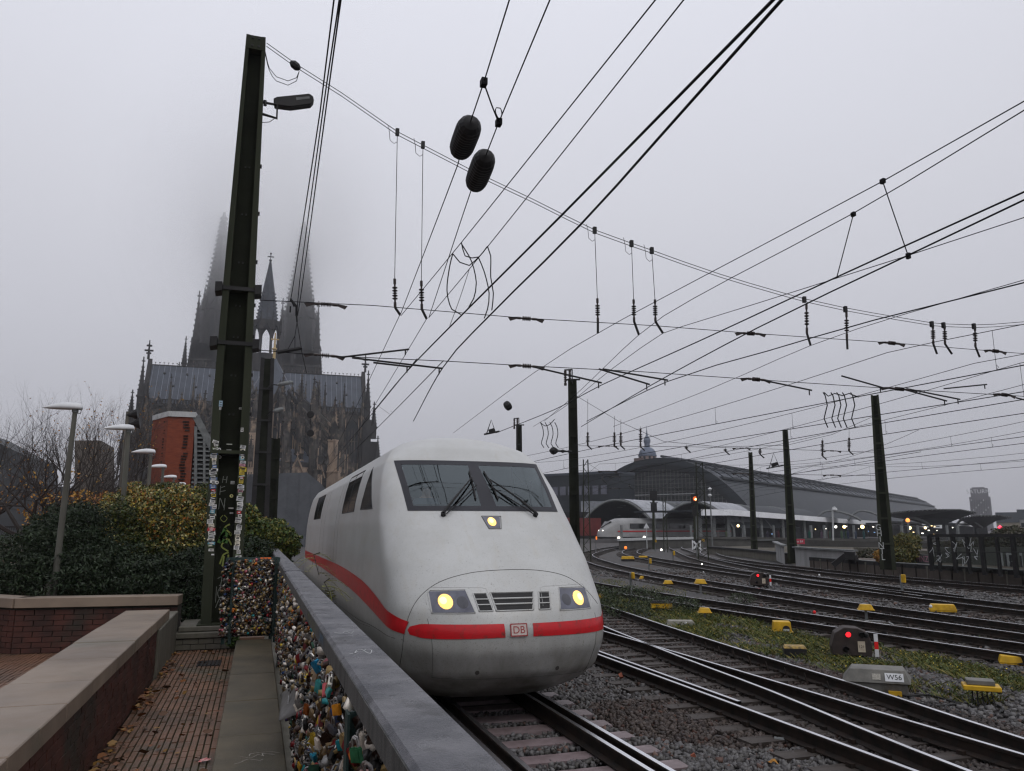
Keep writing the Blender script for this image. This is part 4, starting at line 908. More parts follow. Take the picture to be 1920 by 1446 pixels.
# graffiti on the recessed web
m_gy = mat('graffiti_yellow', (.24,.27,.07), (.15,.18,.05), 20, .8); m_gw = mat('graffiti_white', (.22,.23,.21), (.13,.14,.12), 30, .8); m_gg = mat('graffiti_green', (.07,.16,.04), (.05,.11,.03), 20, .8)
def onweb(P): return [(atY(u, v, MY+.149).x, atY(u, v, MY+.149).z) for u, v in P]
def tagm(nm, strokes, wd, m):
    st = [onweb(s) for s in strokes]; scrawl(nm, mt, (0, MY+.149, 0), (1,0,0), (0,0,1), st, wd, m, .001)
tagm('graffiti', [[(431,983),(421,990),(433,1002),(424,1012)],[(424,1012),(415,1024),(428,1034)],[(429,1036),(419,1040),(412,1058)],[(420,1043),(417,1062)],[(428,1040),(428,1055),(423,1064)],[(434,1000),(427,1006),(434,1022)]], .022, m_gy)
tagm('graffiti', [[(423,990),(417,1004),(410,1018)],[(419,998),(431,1008)],[(421,1000),(413,1012),(427,1016)]], .05, m_gg)
tagm('graffiti', [[(419,893),(417,905)],[(426,893),(424,906)],[(417,899),(426,900)],[(413,915),(422,912)],[(413,922),(423,920)],[(414,911),(412,928)],[(412,934),(410,955)],[(413,934),(421,955)],[(422,934),(420,957)]], .008, m_gw)
tagm('graffiti', [[(406,1100),(404,1130)],[(415,1098),(408,1112),(414,1128)],[(412,1120),(404,1140)],[(408,1085),(416,1082),(413,1100)]], .008, m_gw)
tagm('graffiti', [[(418,966),(413,972),(420,979),(426,972),(420,966)]], .008, m_gy)
q = MB(); pp = atY(428, 872, MY+.13); q.box(MX(3.4)-.10, MX(3.4)+.12, MY+.13, MY+.149, 3.37, 3.43); q.build('ledge_plate', m_black, mt)
# floodlight
fl2 = thing('floodlight', 'flat black floodlight on a bracket near the top of the tall mast', 'lamp')
p = lambda u, v: atY(u, v, 12.2)
q = MB(); P_ = [(513,184),(520,181),(580,175),(587,180),(589,188),(583,195),(545,200),(515,196)]; q.prism([tuple(p(u, v)) for u, v in P_], (0, .15, 0)); q.build('housing', m_black, fl2, bevel=.01)
q = MB(); q.prism([tuple(p(u, v)-Vector((0,.004,0))) for u, v in ((555,183),(580,181),(581,185),(556,188))], (0, .003, 0)); q.build('lens', m_grey, fl2)
q = MB(); q.tube([p(492,192), p(520,197), p(519,222), p(492,214)], .022, 6); q.tube([p(490,230), p(505,229), p(517,221)], .006, 5); q.tube([p(497,189), p(497,198)], .03, 6); q.build('bracket', m_black, fl2)

# ================================================================ OVERHEAD LINES
m_wi = m_wire
def _w(nm, label, segs, r=.008, group=None, cat='wire', parts=None):
    t = thing(nm, label, cat, group=group)
    for s in segs:
        q = MB(); q.tube(s, r, 5, cap=False); q.build('wire', m_wi, t)
    return t
def insul(p, q_, parent, r=.045, n=5, body=.016, nm='insulator'):
    p = Vector(p); q_ = Vector(q_); b = MB(); d = q_-p; P = []; Rr = []
    for i in range(0, 41):
        u = i/40; P.append(p+d*u); k = 1 if (.28 < u < .72 and int((u-.28)/.44*(2*n-1)) % 2 == 0) else 0
        Rr.append(r if k else body*(1.5 if (u < .18 or u > .82) else 1))
    b.tube(P, Rr, 8); return b.build(nm, m_insul, parent)
def wing(p, q_, parent, h=.06):               # in-line strain insulator with flat end wings
    p = Vector(p); q_ = Vector(q_); d = (q_-p); L_ = d.length; d.normalize(); b = MB()
    for e, s in ((p, 1), (q_, -1)):
        b.prism([e+d*s*0, e+d*s*L_*.22+Vector((0,0,.02)), e+d*s*L_*.33+Vector((0,0,.0)), e+d*s*L_*.22-Vector((0,0,.02)), e+d*s*L_*.06-Vector((0,0,h))], (0, .014, 0))
    o = b.build('strain_clamp', m_grey if False else m_insul, parent); insul(p+d*L_*.25, q_-d*L_*.25, parent, .042, 5); return o
S1 = 12.3
py = lambda u, v: atY(u, v, S1)
hs1 = thing('headspan', 'near pair of sagging span wires from the tall mast top across all tracks', 'span wire')
hp = [(500,84),(553,122),(640,177),(745,250),(793,275),(880,320),(1000,377),(1115,434),(1184,459),(1222,472),(1350,517),(1508,563),(1585,580),(1680,597),(1747,608),(1769,610),(1826,612),(1920,606),(2100,585)]
for dz in (.03, -.03):
    q = MB(); q.tube([py(u, v)+Vector((0,0,dz)) for u, v in curve_pts_px] if False else [Vector(p_)+Vector((0,0,dz)) for p_ in curve_pts([tuple(py(u, v)) for u, v in hp], .6)], .0065, 5, cap=False); q.build('wire', m_wi, hs1)
q = MB(); a = py(545,116); c = py(562,130); q.tube([a, a.lerp(c,.3), a.lerp(c,.7), c], [.03,.07,.07,.03], 8); q.build('clamp', m_black, hs1)
for k in range(2):
    q = MB(); P_ = [(497,100-k*4),(505,132-k*4),(518,152-k*8),(540,160-k*8),(556,152-k*6),(561,134)] ; q.tube(curve_pts([tuple(py(u, v)) for u, v in P_], .1), .006, 5, cap=False); q.build('bond_wire', m_wi, hs1)
cw = {}
for nm, pts, lab in (('upper', [(488,563),(700,573),(987,597),(1229,611),(1407,625),(1672,643),(1880,660),(2100,678)], 'upper level cross wire from the tall mast with winged insulators'),
                ('lower', [(480,656),(605,667),(830,677),(985,686),(1200,697),(1418,712),(1690,730),(1900,742),(2100,757)], 'lower level cross wire holding the registration arms')):
    t = thing('cross_wire', lab, 'cross wire'); cw[nm] = t
    q = MB(); q.tube([py(u, v) for u, v in pts], .007, 5, cap=False); q.build('wire', m_wi, t)
for nm, L_ in (('upper', [((570,568),(652,574)),((953,595),(1021,600)),((1378,624),(1437,627)),((1646,641),(1698,646)),((1845,656),(1888,661))]), ('lower', [((568,663),(648,670)),((953,684),(1022,689)),((1388,709),(1447,714)),((1650,726),(1722,733)),((1862,738),(1905,743))])):
    for a, c in L_: wing(py(*a), py(*c), cw[nm])
for a, c in (((545,560),(552,575)),((1905,746),(2000,770)),((640,670),(767,655)),((660,671),(830,691)),((700,680),(770,688)),((1000,688),(1128,718)),((1123,692),(1218,721)),((1130,692),(1252,713)),((1425,712),(1522,732)),((1578,705),(1748,721) if False else (1655,727)),((1690,729),(1775,752)),((1700,729),(1800,749)),((1770,729),(1850,721))):
    q = MB(); q.tube([py(*a), py(*c)], .016, 6); e = py(*c); q.tube([e-Vector((.06,0,0)), e-Vector((.06,0,.10))], .012, 5); q.build('registration_arm', m_black, cw['lower'])
drops = [(745,248,740,523,577,750,590),(793,272,790,527,580,800,598),(1115,432,1120,560,604,1121,625),(1184,457,1188,562,603,1198,628),(1222,470,1228,562,603,1243,625),(1508,562,1512,570,625,1520,648),(1585,580,1587,586,635,1589,655),(1747,608,1749,610,645,1757,664),(1769,610,1771,612,645,1785,664),(1826,612,1828,614,650,1837,670)]
dp = thing('dropper_set', None, None); bpy.data.objects.remove(dp)
sup = []
for u0, v0, u1, v1, v2, u3, v3 in drops:
    q = MB(); q.tube([py(u0, v0), py(u1, v1)], .006, 5); q.build('dropper', m_wi, hs1); insul(py(u1, v1), py(u1+1, v2), hs1, .045, 5)
    q = MB(); q.tube([py(u1+1, v2), py(u3, v3)], .022, 6); q.cbox(py(u0, v0), (.06,.06,.12)); q.build('hanger', m_black, hs1); sup.append(py(u3, v3))
    if u0 < 1500:
        q = MB(); a = py(u0, v0); P_ = [a+Vector((-.16,0,.10)), a+Vector((-.13,0,-.05)), a+Vector((-.12,0,-.17)), a+Vector((-.05,0,-.22)), a+Vector((0,0,-.18))]; q.tube(curve_pts([tuple(x) for x in P_], .05), .005, 4, cap=False); q.build('bond_wire', m_wi, hs1)
# wires drawn through measured points; z = height above the rails
def pw(pts, r=.0075):
    P_ = [atZ(u, v, z) for u, v, z in pts]
    if (pts[0][1] < 0 or pts[0][0] > 1920) and len(P_) > 2: d_ = P_[1]-P_[2]; d_.normalize(); P_[0] = P_[1]+d_*9
    P_ = [tuple(p_) for p_ in P_]; return curve_pts(P_, 1.0) if len(P_) > 2 else [Vector(p_) for p_ in P_]
def line_thing(lab, msg, con, rm=.0075, rc=.010, dstep=0, dr=.0035, y0=None):
    t = thing('overhead_line', lab, 'power line')
    if msg: q = MB(); q.tube(msg, rm*.8, 5, cap=False); q.build('messenger_wire', m_wi, t)
    if con: q = MB(); q.tube(con, rc*.82, 5, cap=False); q.build('contact_wire', m_wi, t)
    if dstep and msg and con:
        s = 0
        for i in range(1, len(msg)):
            s += (msg[i]-msg[i-1]).length
            if s > dstep:
                s = 0; a = msg[i]; c = min(con, key=lambda p_: (p_.x-a.x)**2+(p_.y-a.y)**2)
                j = con.index(c); best = c
                if a.y > 3: q = MB(); q.tube([a, best], dr, 4, cap=False); q.tube([best+Vector((0,0,.10)), best+Vector((.05,0,.06)), best], dr, 4, cap=False); q.build('dropper', m_wi, t)
    return t
TA = [(748,592,5.86),(700,700,5.6),(670,790,5.3)]
line_thing('paired contact wire climbing steeply over the train, left strand', pw([(1700,-330,5.9),(1229,0,5.9),(865,455,5.9),(752,592,5.86)]), pw([(1820,-380,5.05),(1450,0,5.05),(1057,400,5.05),(845,612,5.05),(760,700,5.1),(700,772,5.1)]), rc=.013)
line_thing('paired contact wire climbing steeply over the train, right strand', pw([(1800,-380,5.9),(1282,0,5.9),(915,462,5.9),(804,596,5.86)]), pw([(1850,-400,5.05),(1466,0,5.05),(1090,420,5.05),(920,590,5.05),(830,690,5.05),(775,790,5.1)]), rc=.013)
line_thing('thin wire carrying the upper black oval insulator', pw([(1010,-180,6.0),(955,0,6.0),(907,155,6.0),(872,258,6.0),(858,310,6.0),(750,592,5.86)]), None)
line_thing('thin wire carrying the lower black oval insulator', pw([(1105,-180,6.0),(1031,0,6.0),(935,230,6.0),(900,320,6.0),(884,355,6.0),(804,596,5.86)]), None)
for lab, u, v, u2, v2 in (('upper black ribbed oval insulator against the sky', 884,228,861,288), ('lower black ribbed oval insulator against the sky', 912,290,889,350)):
    a, c = atZ(u, v, 6.0), atZ(u2, v2, 6.0); mid = (a+c)/2; vw = (mid-Vector((0,0,EYE))).length; dd = (c-a); L_ = .40; upv = atD(872, 200, 9)-atD(872, 290, 9)
    # hangs almost square to the view: stretch between the two measured ends
    b = MB(); n_ = 28; P_ = []; Rr = []
    for i in range(n_+1):
        t_ = i/n_; P_.append(a.lerp(c, t_)); e = max(.0, 1-abs(2*t_-1)**5)**.5; Rr.append(.112*e*(1 if i % 2 else .93)+.012)
    b.tube(P_, Rr, 14); o = tag(b.build('wire_insulator', m_black, smooth=False), lab, 'insulator')
a = atZ(907,155,6); c = atZ(935,230,6.0); q = MB(); q.tube([a, a.lerp(c,.5)-Vector((0,0,.01)), c], .007, 5); q.tube(curve_pts([tuple(atZ(u, v, 5.99)) for u, v in ((936,226),(929,210),(931,202),(938,203),(941,214),(937,228))], .03), .005, 4); q.cbox(a, (.05,.07,.06)); q.cbox(c, (.05,.07,.06))
tag(q.build('equalising_wire', m_wi), 'short looped jumper joining the two wires above the oval insulators', 'wire')
for lab, pts in (('left strand of the feeder wires rising beside the mast', [(650,-200,5.9),(626,0,5.9),(600,210,5.9),(548,545,5.9),(545,562,5.86)]), ('middle strand of the feeder wires rising beside the mast', [(668,-200,6.0),(636,0,6.0),(612,160,6.0),(562,525,5.9),(556,590,5.6)]), ('right strand of the feeder wires rising beside the mast', [(672,-200,5.9),(639,0,5.9),(617,160,5.9),(566,540,5.8),(558,592,5.55)])):
    q = MB(); q.tube(pw(pts), .0065, 5, cap=False); tag(q.build('feeder_wire', m_wi), lab, 'wire')
q = MB(); q.tube([py(545,562), py(556,575), py(556,592)], .022, 6); q.tube([py(556,592), py(557,604)], .015, 6)
for P_ in ([(557,604),(553,630),(553,655)], [(557,604),(566,660),(575,700)], [(553,630),(540,655)]): q.tube([py(u, v) for u, v in P_], .006, 4)
q.tube([py(520,661), py(566,653)], .03, 6); tag(q.build('wire_clamp', m_black), 'chain of clamps where the feeder wires meet the cross wire', 'clamp')
# continuation past the first span over the train's track
for k, (p0, lab) in enumerate(((sup[0], 'line receding over the train roof from the leftmost hanger'), (sup[1], 'line receding over the train roof from the second hanger'))):
    x0 = p0.x; msg = curve_pts([tuple(p0), (x0+.25, 20, 5.5), (x0+.7, 32, 5.4), (x0+1.2, 46, 5.9)], 2); con = curve_pts([(x0+.3, S1, 5.05), (x0+.5, 22, 5.02), (x0+1.0, 46, 5.05)], 2); line_thing(lab, msg, con, dstep=5)
R2_ = [('first line over the turnout, upper strand', [(2300,-40,5.9),(1920,190,5.9),(1655,340,5.9),(1240,560,5.9),(1121,625,5.86),(1000,700,5.6),(850,812,5.6)], [(2300,190,5.05),(1920,360,5.05),(1568,520,5.05),(1310,640,5.05),(1128,722,5.05),(1040,768,5.05),(930,812,5.05)]),
 ('second line over the turnout with the long slanted dropper', [(2300,-30,5.9),(1920,207,5.9),(1600,400,5.9),(1300,560,5.9),(1198,628,5.86),(1085,735,5.6),(1020,790,5.6)], [(2300,200,5.05),(1920,375,5.05),(1700,480,5.05),(1420,615,5.05),(1218,724,5.05),(1090,800,5.05)]),
 ('thin shallow line rising toward the right edge from the third hanger', [(2300,290,5.8),(1920,408,5.8),(1700,480,5.8),(1400,575,5.8),(1280,612,5.8),(1243,625,5.86),(1150,690,5.6),(1060,762,5.6),(1000,800,5.6)], [(1920,640,5.05),(1600,640,5.05)] if False else None),
 ('thick line crossing the span wires at the right edge', [(2200,440,5.8),(1920,525,5.8),(1700,588,5.8),(1520,648,5.86),(1330,730,5.6),(1150,800,5.5)], [(2200,440,5.08),(1920,530,5.08),(1640,600,5.08),(1440,658,5.08),(1250,716,5.05),(1100,790,5.05)])]
for lab, m_, c_ in R2_: line_thing(lab, pw(m_), pw(c_, .01) if c_ else None, rc=.011)
q = MB(); q.tube([atZ(1655,340,5.9), atZ(1703,480,5.05)], .006, 5); q.cbox(atZ(1655,340,5.9), (.035,.05,.05)); q.cbox(atZ(1703,480,5.06), (.03,.04,.06)); tag(q.build('dropper', m_wi), 'slanted dropper wire with a loop at its foot, high at right', 'wire')
q = MB(); q.tube([atZ(1600,402,5.9), atZ(1569,520,5.05)], .006, 5); q.cbox(atZ(1600,402,5.9), (.035,.05,.05)); tag(q.build('dropper', m_wi), 'slanted dropper wire left of the looped one, high at right', 'wire')
# jumper cables
J = [[(865,455),(872,480),(885,484),(898,482),(914,462)],[(849,476),(862,492),(880,498),(892,488),(897,483)],[(849,476),(843,500),(838,545),(847,580),(864,590)],[(865,457),(884,490),(893,530),(888,560),(879,576)],[(897,483),(908,510),(917,550),(914,580),(908,597)],[(914,462),(920,480),(920,520),(925,550),(922,582)],[(880,505),(862,560),(843,612)]]
jt = thing('jumper_cables', 'bundle of looping jumper cables linking the two levels of wire over the train', 'cables')
for k, P_ in enumerate(J):
    q = MB(); q.tube(curve_pts([tuple(atY(u, v, 9.25)) for u, v in P_], .08), .008 if k < 6 else .004, 5); q.build('cable', m_wi, jt)
# lines following the curving tracks on the right
def along(key, off, y0, y1, spans, zc=5.05, zm=5.85, sg=.55):
    path = [p_ for p_ in curve_pts(CL[key], 1.0)]; mes = []; con = []; s = 0; nxt = 0
    for i, p_ in enumerate(path):
        if p_.y < y0 or p_.y > y1: continue
        d = path[min(i+1, len(path)-1)]-path[max(i-1, 0)]; d.normalize(); a = Vector((d.y, -d.x, 0))
        tt = 0
        for k in range(len(spans)-1):
            if spans[k] <= p_.y <= spans[k+1]: u = (p_.y-spans[k])/(spans[k+1]-spans[k]); tt = 4*u*(1-u); st = (1-u)*(.3 if k % 2 else -.3)+u*(-.3 if k % 2 else .3)
        q_ = p_+a*(off+(st if tt is not None else 0)); con.append(q_+Vector((0,0,zc))); mes.append(q_+Vector((0,0,zm-sg*tt)))
    return mes, con
SPN = {'C': (-40,S1,40,75), 'D': (-40,S1,39,62,90,140), 'E': (-40,S1,38,62,90,135), 'F': (22,37.5,62,90,130), 'G': (-40,S1,37,62,90,130), 'B2': (-10,S1,40,80)}
st = 0
for key, off, y0, y1, lab in (('C',0,-6,70,'line above the track beside the low dwarf signal'),('C',-2.6,-6,70,'line between the turnout and the weedy strip'),('D',0,-6,120,'line following the sharply bending track'),('D',-1.9,4,60,'second strand over the inside of the bending track'),('E',0,-4,118,'line over the middle curving track'),('E',1.6,-4,60,'outer strand over the middle curving track'),('F',0,22,118,'line over the joining track with bright sleepers'),('G',0,-4,110,'line over the rusty track beside the retaining wall'),('G',3.4,-4,70,'line over the siding behind the retaining wall')):
    m_, c_ = along(key, off, y0, y1, SPN[key]); line_thing('overhead '+lab, m_, c_, rm=.009, rc=.012, dstep=7.5, dr=.005)
# more hangers and masts
def mast(name, label, u, vtop, vbase, d, w0=.42, w1=.30, zb=-.3, m=m_mast, lean=0, dp_=.3):
    top = atD(u[0], vtop, d); base = atD(u[1], vbase, d); t = thing(name, label, 'mast'); B = Vector((base.x, base.y, zb)); T_ = top
    vd = Vector((B.x, B.y, 0)).normalized(); sd = Vector((vd.y, -vd.x, 0))
    for s in (-1, 1):
        b = MB(); b.beam(B+sd*s*w0*.38, T_+sd*s*w1*.38, w0*.26, dp_, up=tuple(vd), w2=w1*.28, h2=dp_*.8); b.build('flange', m, t)
    b = MB(); b.beam(B, T_-Vector((0,0,.02)), w0*.55, .02, up=tuple(vd), w2=w1*.55); b.build('web', m_mast_in, t)
    n = 7; 
    for k in range(1, n):
        p_ = B.lerp(T_, k/n); ww = (w0+(w1-w0)*k/n); b = MB(); b.beam(p_-sd*ww*.52-vd*.16, p_+sd*ww*.52-vd*.16, .04, .09); b.build('tie_plate', m, t)
    return t, B, T_, sd, vd
Ms = {}
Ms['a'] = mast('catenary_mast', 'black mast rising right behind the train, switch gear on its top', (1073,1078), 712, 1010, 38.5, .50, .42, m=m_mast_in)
Ms['b'] = mast('catenary_mast', 'thick leaning mast with white graffiti letters behind the retaining wall', (1640,1664), 741, 1050, 44, .72, .36, zb=.3)
Ms['c'] = mast('catenary_mast', 'mast standing beside the white curved wall and small red sign', (1472,1486), 806, 1040, 60, .70, .36, zb=-.1)
Ms['d'] = mast('catenary_mast', 'farther mast left of the one beside the red sign', (1407,1414), 848, 1026, 76, .62, .34, zb=-.1)
Ms['e'] = mast('catenary_mast', 'mast top showing just above the roof of the train', (973,975), 797, 900, 58, .52, .42, m=m_black)
Ms['f'] = mast('catenary_mast', 'dark mast in front of the cathedral choir with two flat lamps', (502,488), 672, 965, 40, .92, .62, m=m_black)
Ms['g'] = mast('catenary_mast', 'thinner mast right beside the dark cathedral mast', (517,511), 822, 965, 43, .55, .45, m=m_mast_in)
# switch gear on two masts
for key in ('a', 'e'):
    t, B, T_, sd, vd = Ms[key]; b = MB(); b.beam(T_-sd*.35, T_+sd*.4, .08, .08); b.tube([T_+Vector((0,0,-.2)), T_+Vector((0,0,.55))], .03, 6)
    b.build('crossarm', m_black, t); insul(T_-sd*.35+Vector((0,0,-.3)), T_-sd*.35+Vector((0,0,.45)), t, .09, 4, .05); insul(T_-sd*.12+Vector((0,0,0)), T_-sd*.12+Vector((0,0,.5)), t, .09, 4, .05)
    b = MB(); b.tube([T_-sd*.4+Vector((0,0,.5)), T_+Vector((0,0,.52))], .04, 6); b.build('switch_blade', m_black, t)
t, B, T_, sd, vd = Ms['b']
b = MB(); b.beam(B+sd*.36, B+sd*.36+(T_-B)*.9*0+Vector((0,0,.01)), .01, .01); 
P0 = atD(1646, 985, 43.5); P1 = atD(1657, 1052, 43.5)
m_wg = mat('white_spray', (.48,.50,.50), (.28,.29,.29), 20, .8)
for k, ch in enumerate('GHINTL'):
    c_ = P0.lerp(P1, (k+.4)/6); M_ = facing(c_-vd*.02, sd, (0,0,1))@Matrix.Diagonal((.85,1,1,1)); text('graffiti', ch, .42, M_, m_wg, t, .004)
# lamps on the mast in front of the cathedral
for v, u0, u1, lab in ((719,520,550,'flat lamp head, upper of the two on the dark mast before the cathedral'), (769,512,532,'flat lamp head, lower of the two on the dark mast before the cathedral')):
    t2 = thing('mast_lamp', lab, 'lamp'); a, c = atD(u0, v+3, 39.6), atD(u1, v-3, 39.6); b = MB(); b.tube([a, a.lerp(c,.2), a.lerp(c,.8), c], [.05,.11,.10,.03], 8); b.build('head', m_grey, t2); b = MB(); b.tube([atD(500, v+10, 39.8), atD(508, v+2, 39.7), a], .03, 5); b.build('arm', m_black, t2)
for v, lab in ((777,'upper of two round dark lamps hanging before the cathedral'),(812,'lower of two round dark lamps hanging before the cathedral')):
    t2 = thing('round_lamp', lab, 'lamp'); c_ = atD(582, v, 42); b = MB(); b.M = facing(c_, (math.cos(YAW), math.sin(YAW), 0), (0,0,1)); b.lathe([(.03,-.2),(.17,-.16),(.20,.0),(.17,.05),(.03,.05)], n=14); b.build('shade', m_black, t2); b = MB(); b.tube([c_+Vector((0,0,.19)), atD(582, 760, 42)], .012, 4); b.build('hanger_wire', m_wi, t2)
# lattice masts
def lattice(label, u, vt, vb, d, w_=.5, m=m_mast):
    T_ = atD(u, vt, d); B = Vector((T_.x, T_.y, -.2)); t = thing('lattice_mast', label, 'mast'); vd = Vector((B.x, B.y, 0)).normalized(); sd = Vector((vd.y, -vd.x, 0)); H = T_.z-B.z
    for s in (-1, 1):
        for e in (-1, 1): b = MB(); b.beam(B+sd*s*w_/2+vd*e*w_/2, T_+sd*s*w_*.32+vd*e*w_*.32, .07, .07); b.build('post', m, t)
    b = MB(); n = int(H/.6)
    for k in range(n):
        z0, z1 = k/n, (k+1)/n; s = 1 if k % 2 else -1
        for e in (-1, 1): b.beam(B.lerp(T_, z0)+sd*s*w_*(.5-.18*z0)+vd*e*w_*.4, B.lerp(T_, z1)-sd*s*w_*(.5-.18*z1)+vd*e*w_*.4, .045, .03)
    tag(b.build('lacing', m, t), kind='stuff'); return t, B, T_
LM = [lattice('slim lattice mast between the black mast and the station arch', 1098, 862, 1010, 62, .55), lattice('lattice mast directly behind the orange-lit signal', 1311, 868, 1005, 66, .8), lattice('narrow lattice mast far right of the orange-lit signal', 1245, 935, 1000, 88, .4)]
# second and third spans
def span(label, A, D_, vpts, dsts, lo, up_, drop_u):
    t = thing('headspan', label, 'span wire'); P_ = [tuple(atD(u, v, d)) for (u, v), d in zip(vpts, dsts)]
    q = MB(); q.tube(curve_pts(P_, 2), .011, 5, cap=False); q.build('wire', m_wi, t)
    for L_, nm in ((up_, 'upper'), (lo, 'lower')):
        q = MB(); q.tube([atD(u, v, d) for u, v, d in L_], .011, 5, cap=False); q.build('wire', m_wi, t)
        for k in range(len(L_)-1):
            a, c = atD(*L_[k]), atD(*L_[k+1]); m_ = a.lerp(c, .25 if k == 0 else .5); dd = (c-a).normalized(); wing(m_-dd*.5, m_+dd*.5, t, .10)
    for u, v0, v1, d in drop_u:
        a, c = atD(u, v0, d), atD(u, v1, d); ins_ = atD(u, v1-25 if v1-v0 > 40 else v0+4, d); q = MB(); q.tube([a, ins_], .01, 4); q.build('dropper', m_wi, t); insul(ins_, c, t, .10, 5, .035)
        q = MB(); q.tube([c, atD(u+8, v1+7, d)], .035, 5); q.build('hanger', m_black, t)
    return t
span('second span of wires from the black mast behind the train to the leaning mast', 0, 0, [(1080,742),(1160,790),(1245,828),(1350,838),(1475,835),(1560,815),(1640,780)], [38.5,39,40,41,42,43,44], [(1085,883,38.5),(1300,886,40),(1480,890,42),(1640,892,44)], [(1085,836,38.5),(1300,838,40),(1480,843,42),(1640,848,44)],
     [(1102,748,836,38.6),(1152,780,836,39),(1164,787,836,39),(1201,800,838,39.5),(1287,834,842,40.5),(1360,838,846,41.3),(1425,838,852,41.8),(1542,822,855,43),(1592,802,846,43.5)])
span('distant span of wires between the lattice masts in front of the arch', 0, 0, [(1098,866),(1150,900),(1240,915),(1311,872)], [62,63,65,66], [(1098,915,62),(1311,918,66)], [(1098,893,62),(1311,896,66)], [(1130,888,900,62.5),(1180,905,912,63.5),(1265,908,914,65)])
q = MB()
for k in range(5):
    u = 1545+k*12+random.uniform(-2,2); q.tube(curve_pts([tuple(atD(u+dx, v, 16)) for dx, v in ((0,736),(4,742),(8,760),(2,785),(9,802))], .1), .011, 5)
q.tube(curve_pts([tuple(atD(u, v, 16)) for u, v in ((1545,736),(1553,743),(1565,738),(1580,742),(1592,738),(1610,745))], .1), .011, 5)
tag(q.build('jumper_cables', m_wi), 'row of hanging jumper cables left of the leaning mast', 'cables')
q = MB()
for k in range(4):
    u = 1013+k*9; q.tube(curve_pts([tuple(atD(u+dx, v, 30)) for dx, v in ((0,792),(4,800),(6,815),(2,832),(7,840))], .1), .016, 5)
q.tube(curve_pts([tuple(atD(u, v, 30)) for u, v in ((1013,792),(1022,799),(1032,795),(1040,786))], .1), .016, 5)
tag(q.build('jumper_cables', m_wi), 'small group of jumper cables left of the black mast', 'cables')
b = MB(); a, c = atD(946,765,24), atD(958,757,24); b.tube([a.lerp(c, i/12) for i in range(13)], [.14*math.sqrt(max(0, 1-abs(2*i/12-1)**3))+.015 for i in range(13)], 10); tag(b.build('wire_insulator', m_black), 'small black oval insulator above the train roof', 'insulator')
for (u, v, d, lab) in ((921,812,26,'section insulator hanging above the right of the train roof'), (1452,876,40,'section insulator hanging left of the mast by the red sign')):
    t = thing('section_insulator', lab, 'insulator'); s_ = d/1450; c = atD(u, v, d); rt = atD(u+10, v-2, d)-c; rt.normalize(); b = MB(); b.beam(c-rt*14*s_, c+rt*16*s_, .10, .05); b.beam(c-rt*5*s_+Vector((0,0,4*s_)), c+rt*6*s_+Vector((0,0,5*s_)), .12, 6*s_); b.build('body', m_black, t)
    b = MB(); top = c+Vector((0,0,25*s_)); b.tube([c-rt*9*s_, top, c+rt*8*s_], .018, 4); b.build('suspension', m_wi, t)
b = MB(); a = atD(1030,845,38.3); c = atD(1072,847,38.4); b.tube([a.lerp(c, k/10) for k in range(11)], [.04,.17,.2,.15,.05,.05,.09,.05,.04,.08,.05], 8); tag(b.build('mast_stay_insulator', m_black), 'black strain insulator reaching left from the black mast', 'insulator')
def ordn(n):
    o = 'first second third fourth fifth sixth seventh eighth ninth tenth eleventh twelfth thirteenth fourteenth fifteenth sixteenth seventeenth eighteenth nineteenth'.split()
    if n < 20: return o[n-1]
    t = {2: 'twenty', 3: 'thirty', 4: 'forty'}[n//10]; return {2: 'twentieth', 3: 'thirtieth', 4: 'fortieth'}[n//10] if n % 10 == 0 else t+'-'+o[n % 10-1]
# ================================================================ CATHEDRAL
m_st = mat('cathedral_stone', (.072,.064,.056), (.018,.017,.017), .30, .9, .3, 3, stretch=(1,1,.6), lo=.44, hi=.56, c3=(.28,.205,.145), s3=.38, geo=True)
m_st2 = mat('sooty_stone', (.040,.037,.036), (.011,.011,.012), .3, .9, .3, 3, stretch=(1,1,.4), geo=True)
m_st3 = mat('cleaned_stone', (.42,.31,.225), (.20,.15,.115), .35, .9, .2, 4, stretch=(1,1,.4), geo=True, c3=(.03,.027,.025), s3=.22)
m_seamr = mat('lead_seam', (.20,.22,.27), (.14,.16,.20), .5, .6, geo=True)
m_lead = mat('lead_roof', (.055,.065,.085), (.035,.042,.056), .3, .5, geo=True)
m_win = mat('dark_window', (.008,.009,.011), rough=.3)
m_gold = mat('gilded', (.40,.29,.13), rough=.6)
ca = thing('cathedral', 'huge dark gothic cathedral with twin spires vanishing in fog behind the mast', 'cathedral')
G0 = 0.0
# pinnacle mesh, unit height 10, shared
def pin_mesh(m):
    b = MB(); b.cbox((0,0,1.5), (1.3,1.3,3)); b.cbox((0,0,3.05), (1.7,1.7,.3))
    for k in range(4):
        a = k*PI/2; c, s_ = math.cos(a), math.sin(a); b.add([(c*.65-s_*.65, s_*.65+c*.65, 3.2), (c*.65+s_*.65, s_*.65-c*.65, 3.2), (c*.8, s_*.8, 4.6)], [(0,1,2)])
    b.lathe([(.75,3.2),(.62,4.2),(.10,9.2)], n=4)
    for j in range(6):
        z = 4.2+j*.8; rr_ = .62*(1-(z-4.2)/5.2)+.08
        for k in range(4): a = PI/2*k; b.cbox((rr_*math.cos(a), rr_*math.sin(a), z), (.22,.22,.22), a)
    b.cbox((0,0,9.3), (.75,.2,.2)); b.cbox((0,0,9.3), (.2,.75,.2)); b.cbox((0,0,9.6), (.25,.25,.9))
    me = b.mesh('pinnacle'); me.materials.append(m); return me
PM = pin_mesh(m_st); PM2 = pin_mesh(m_st2)
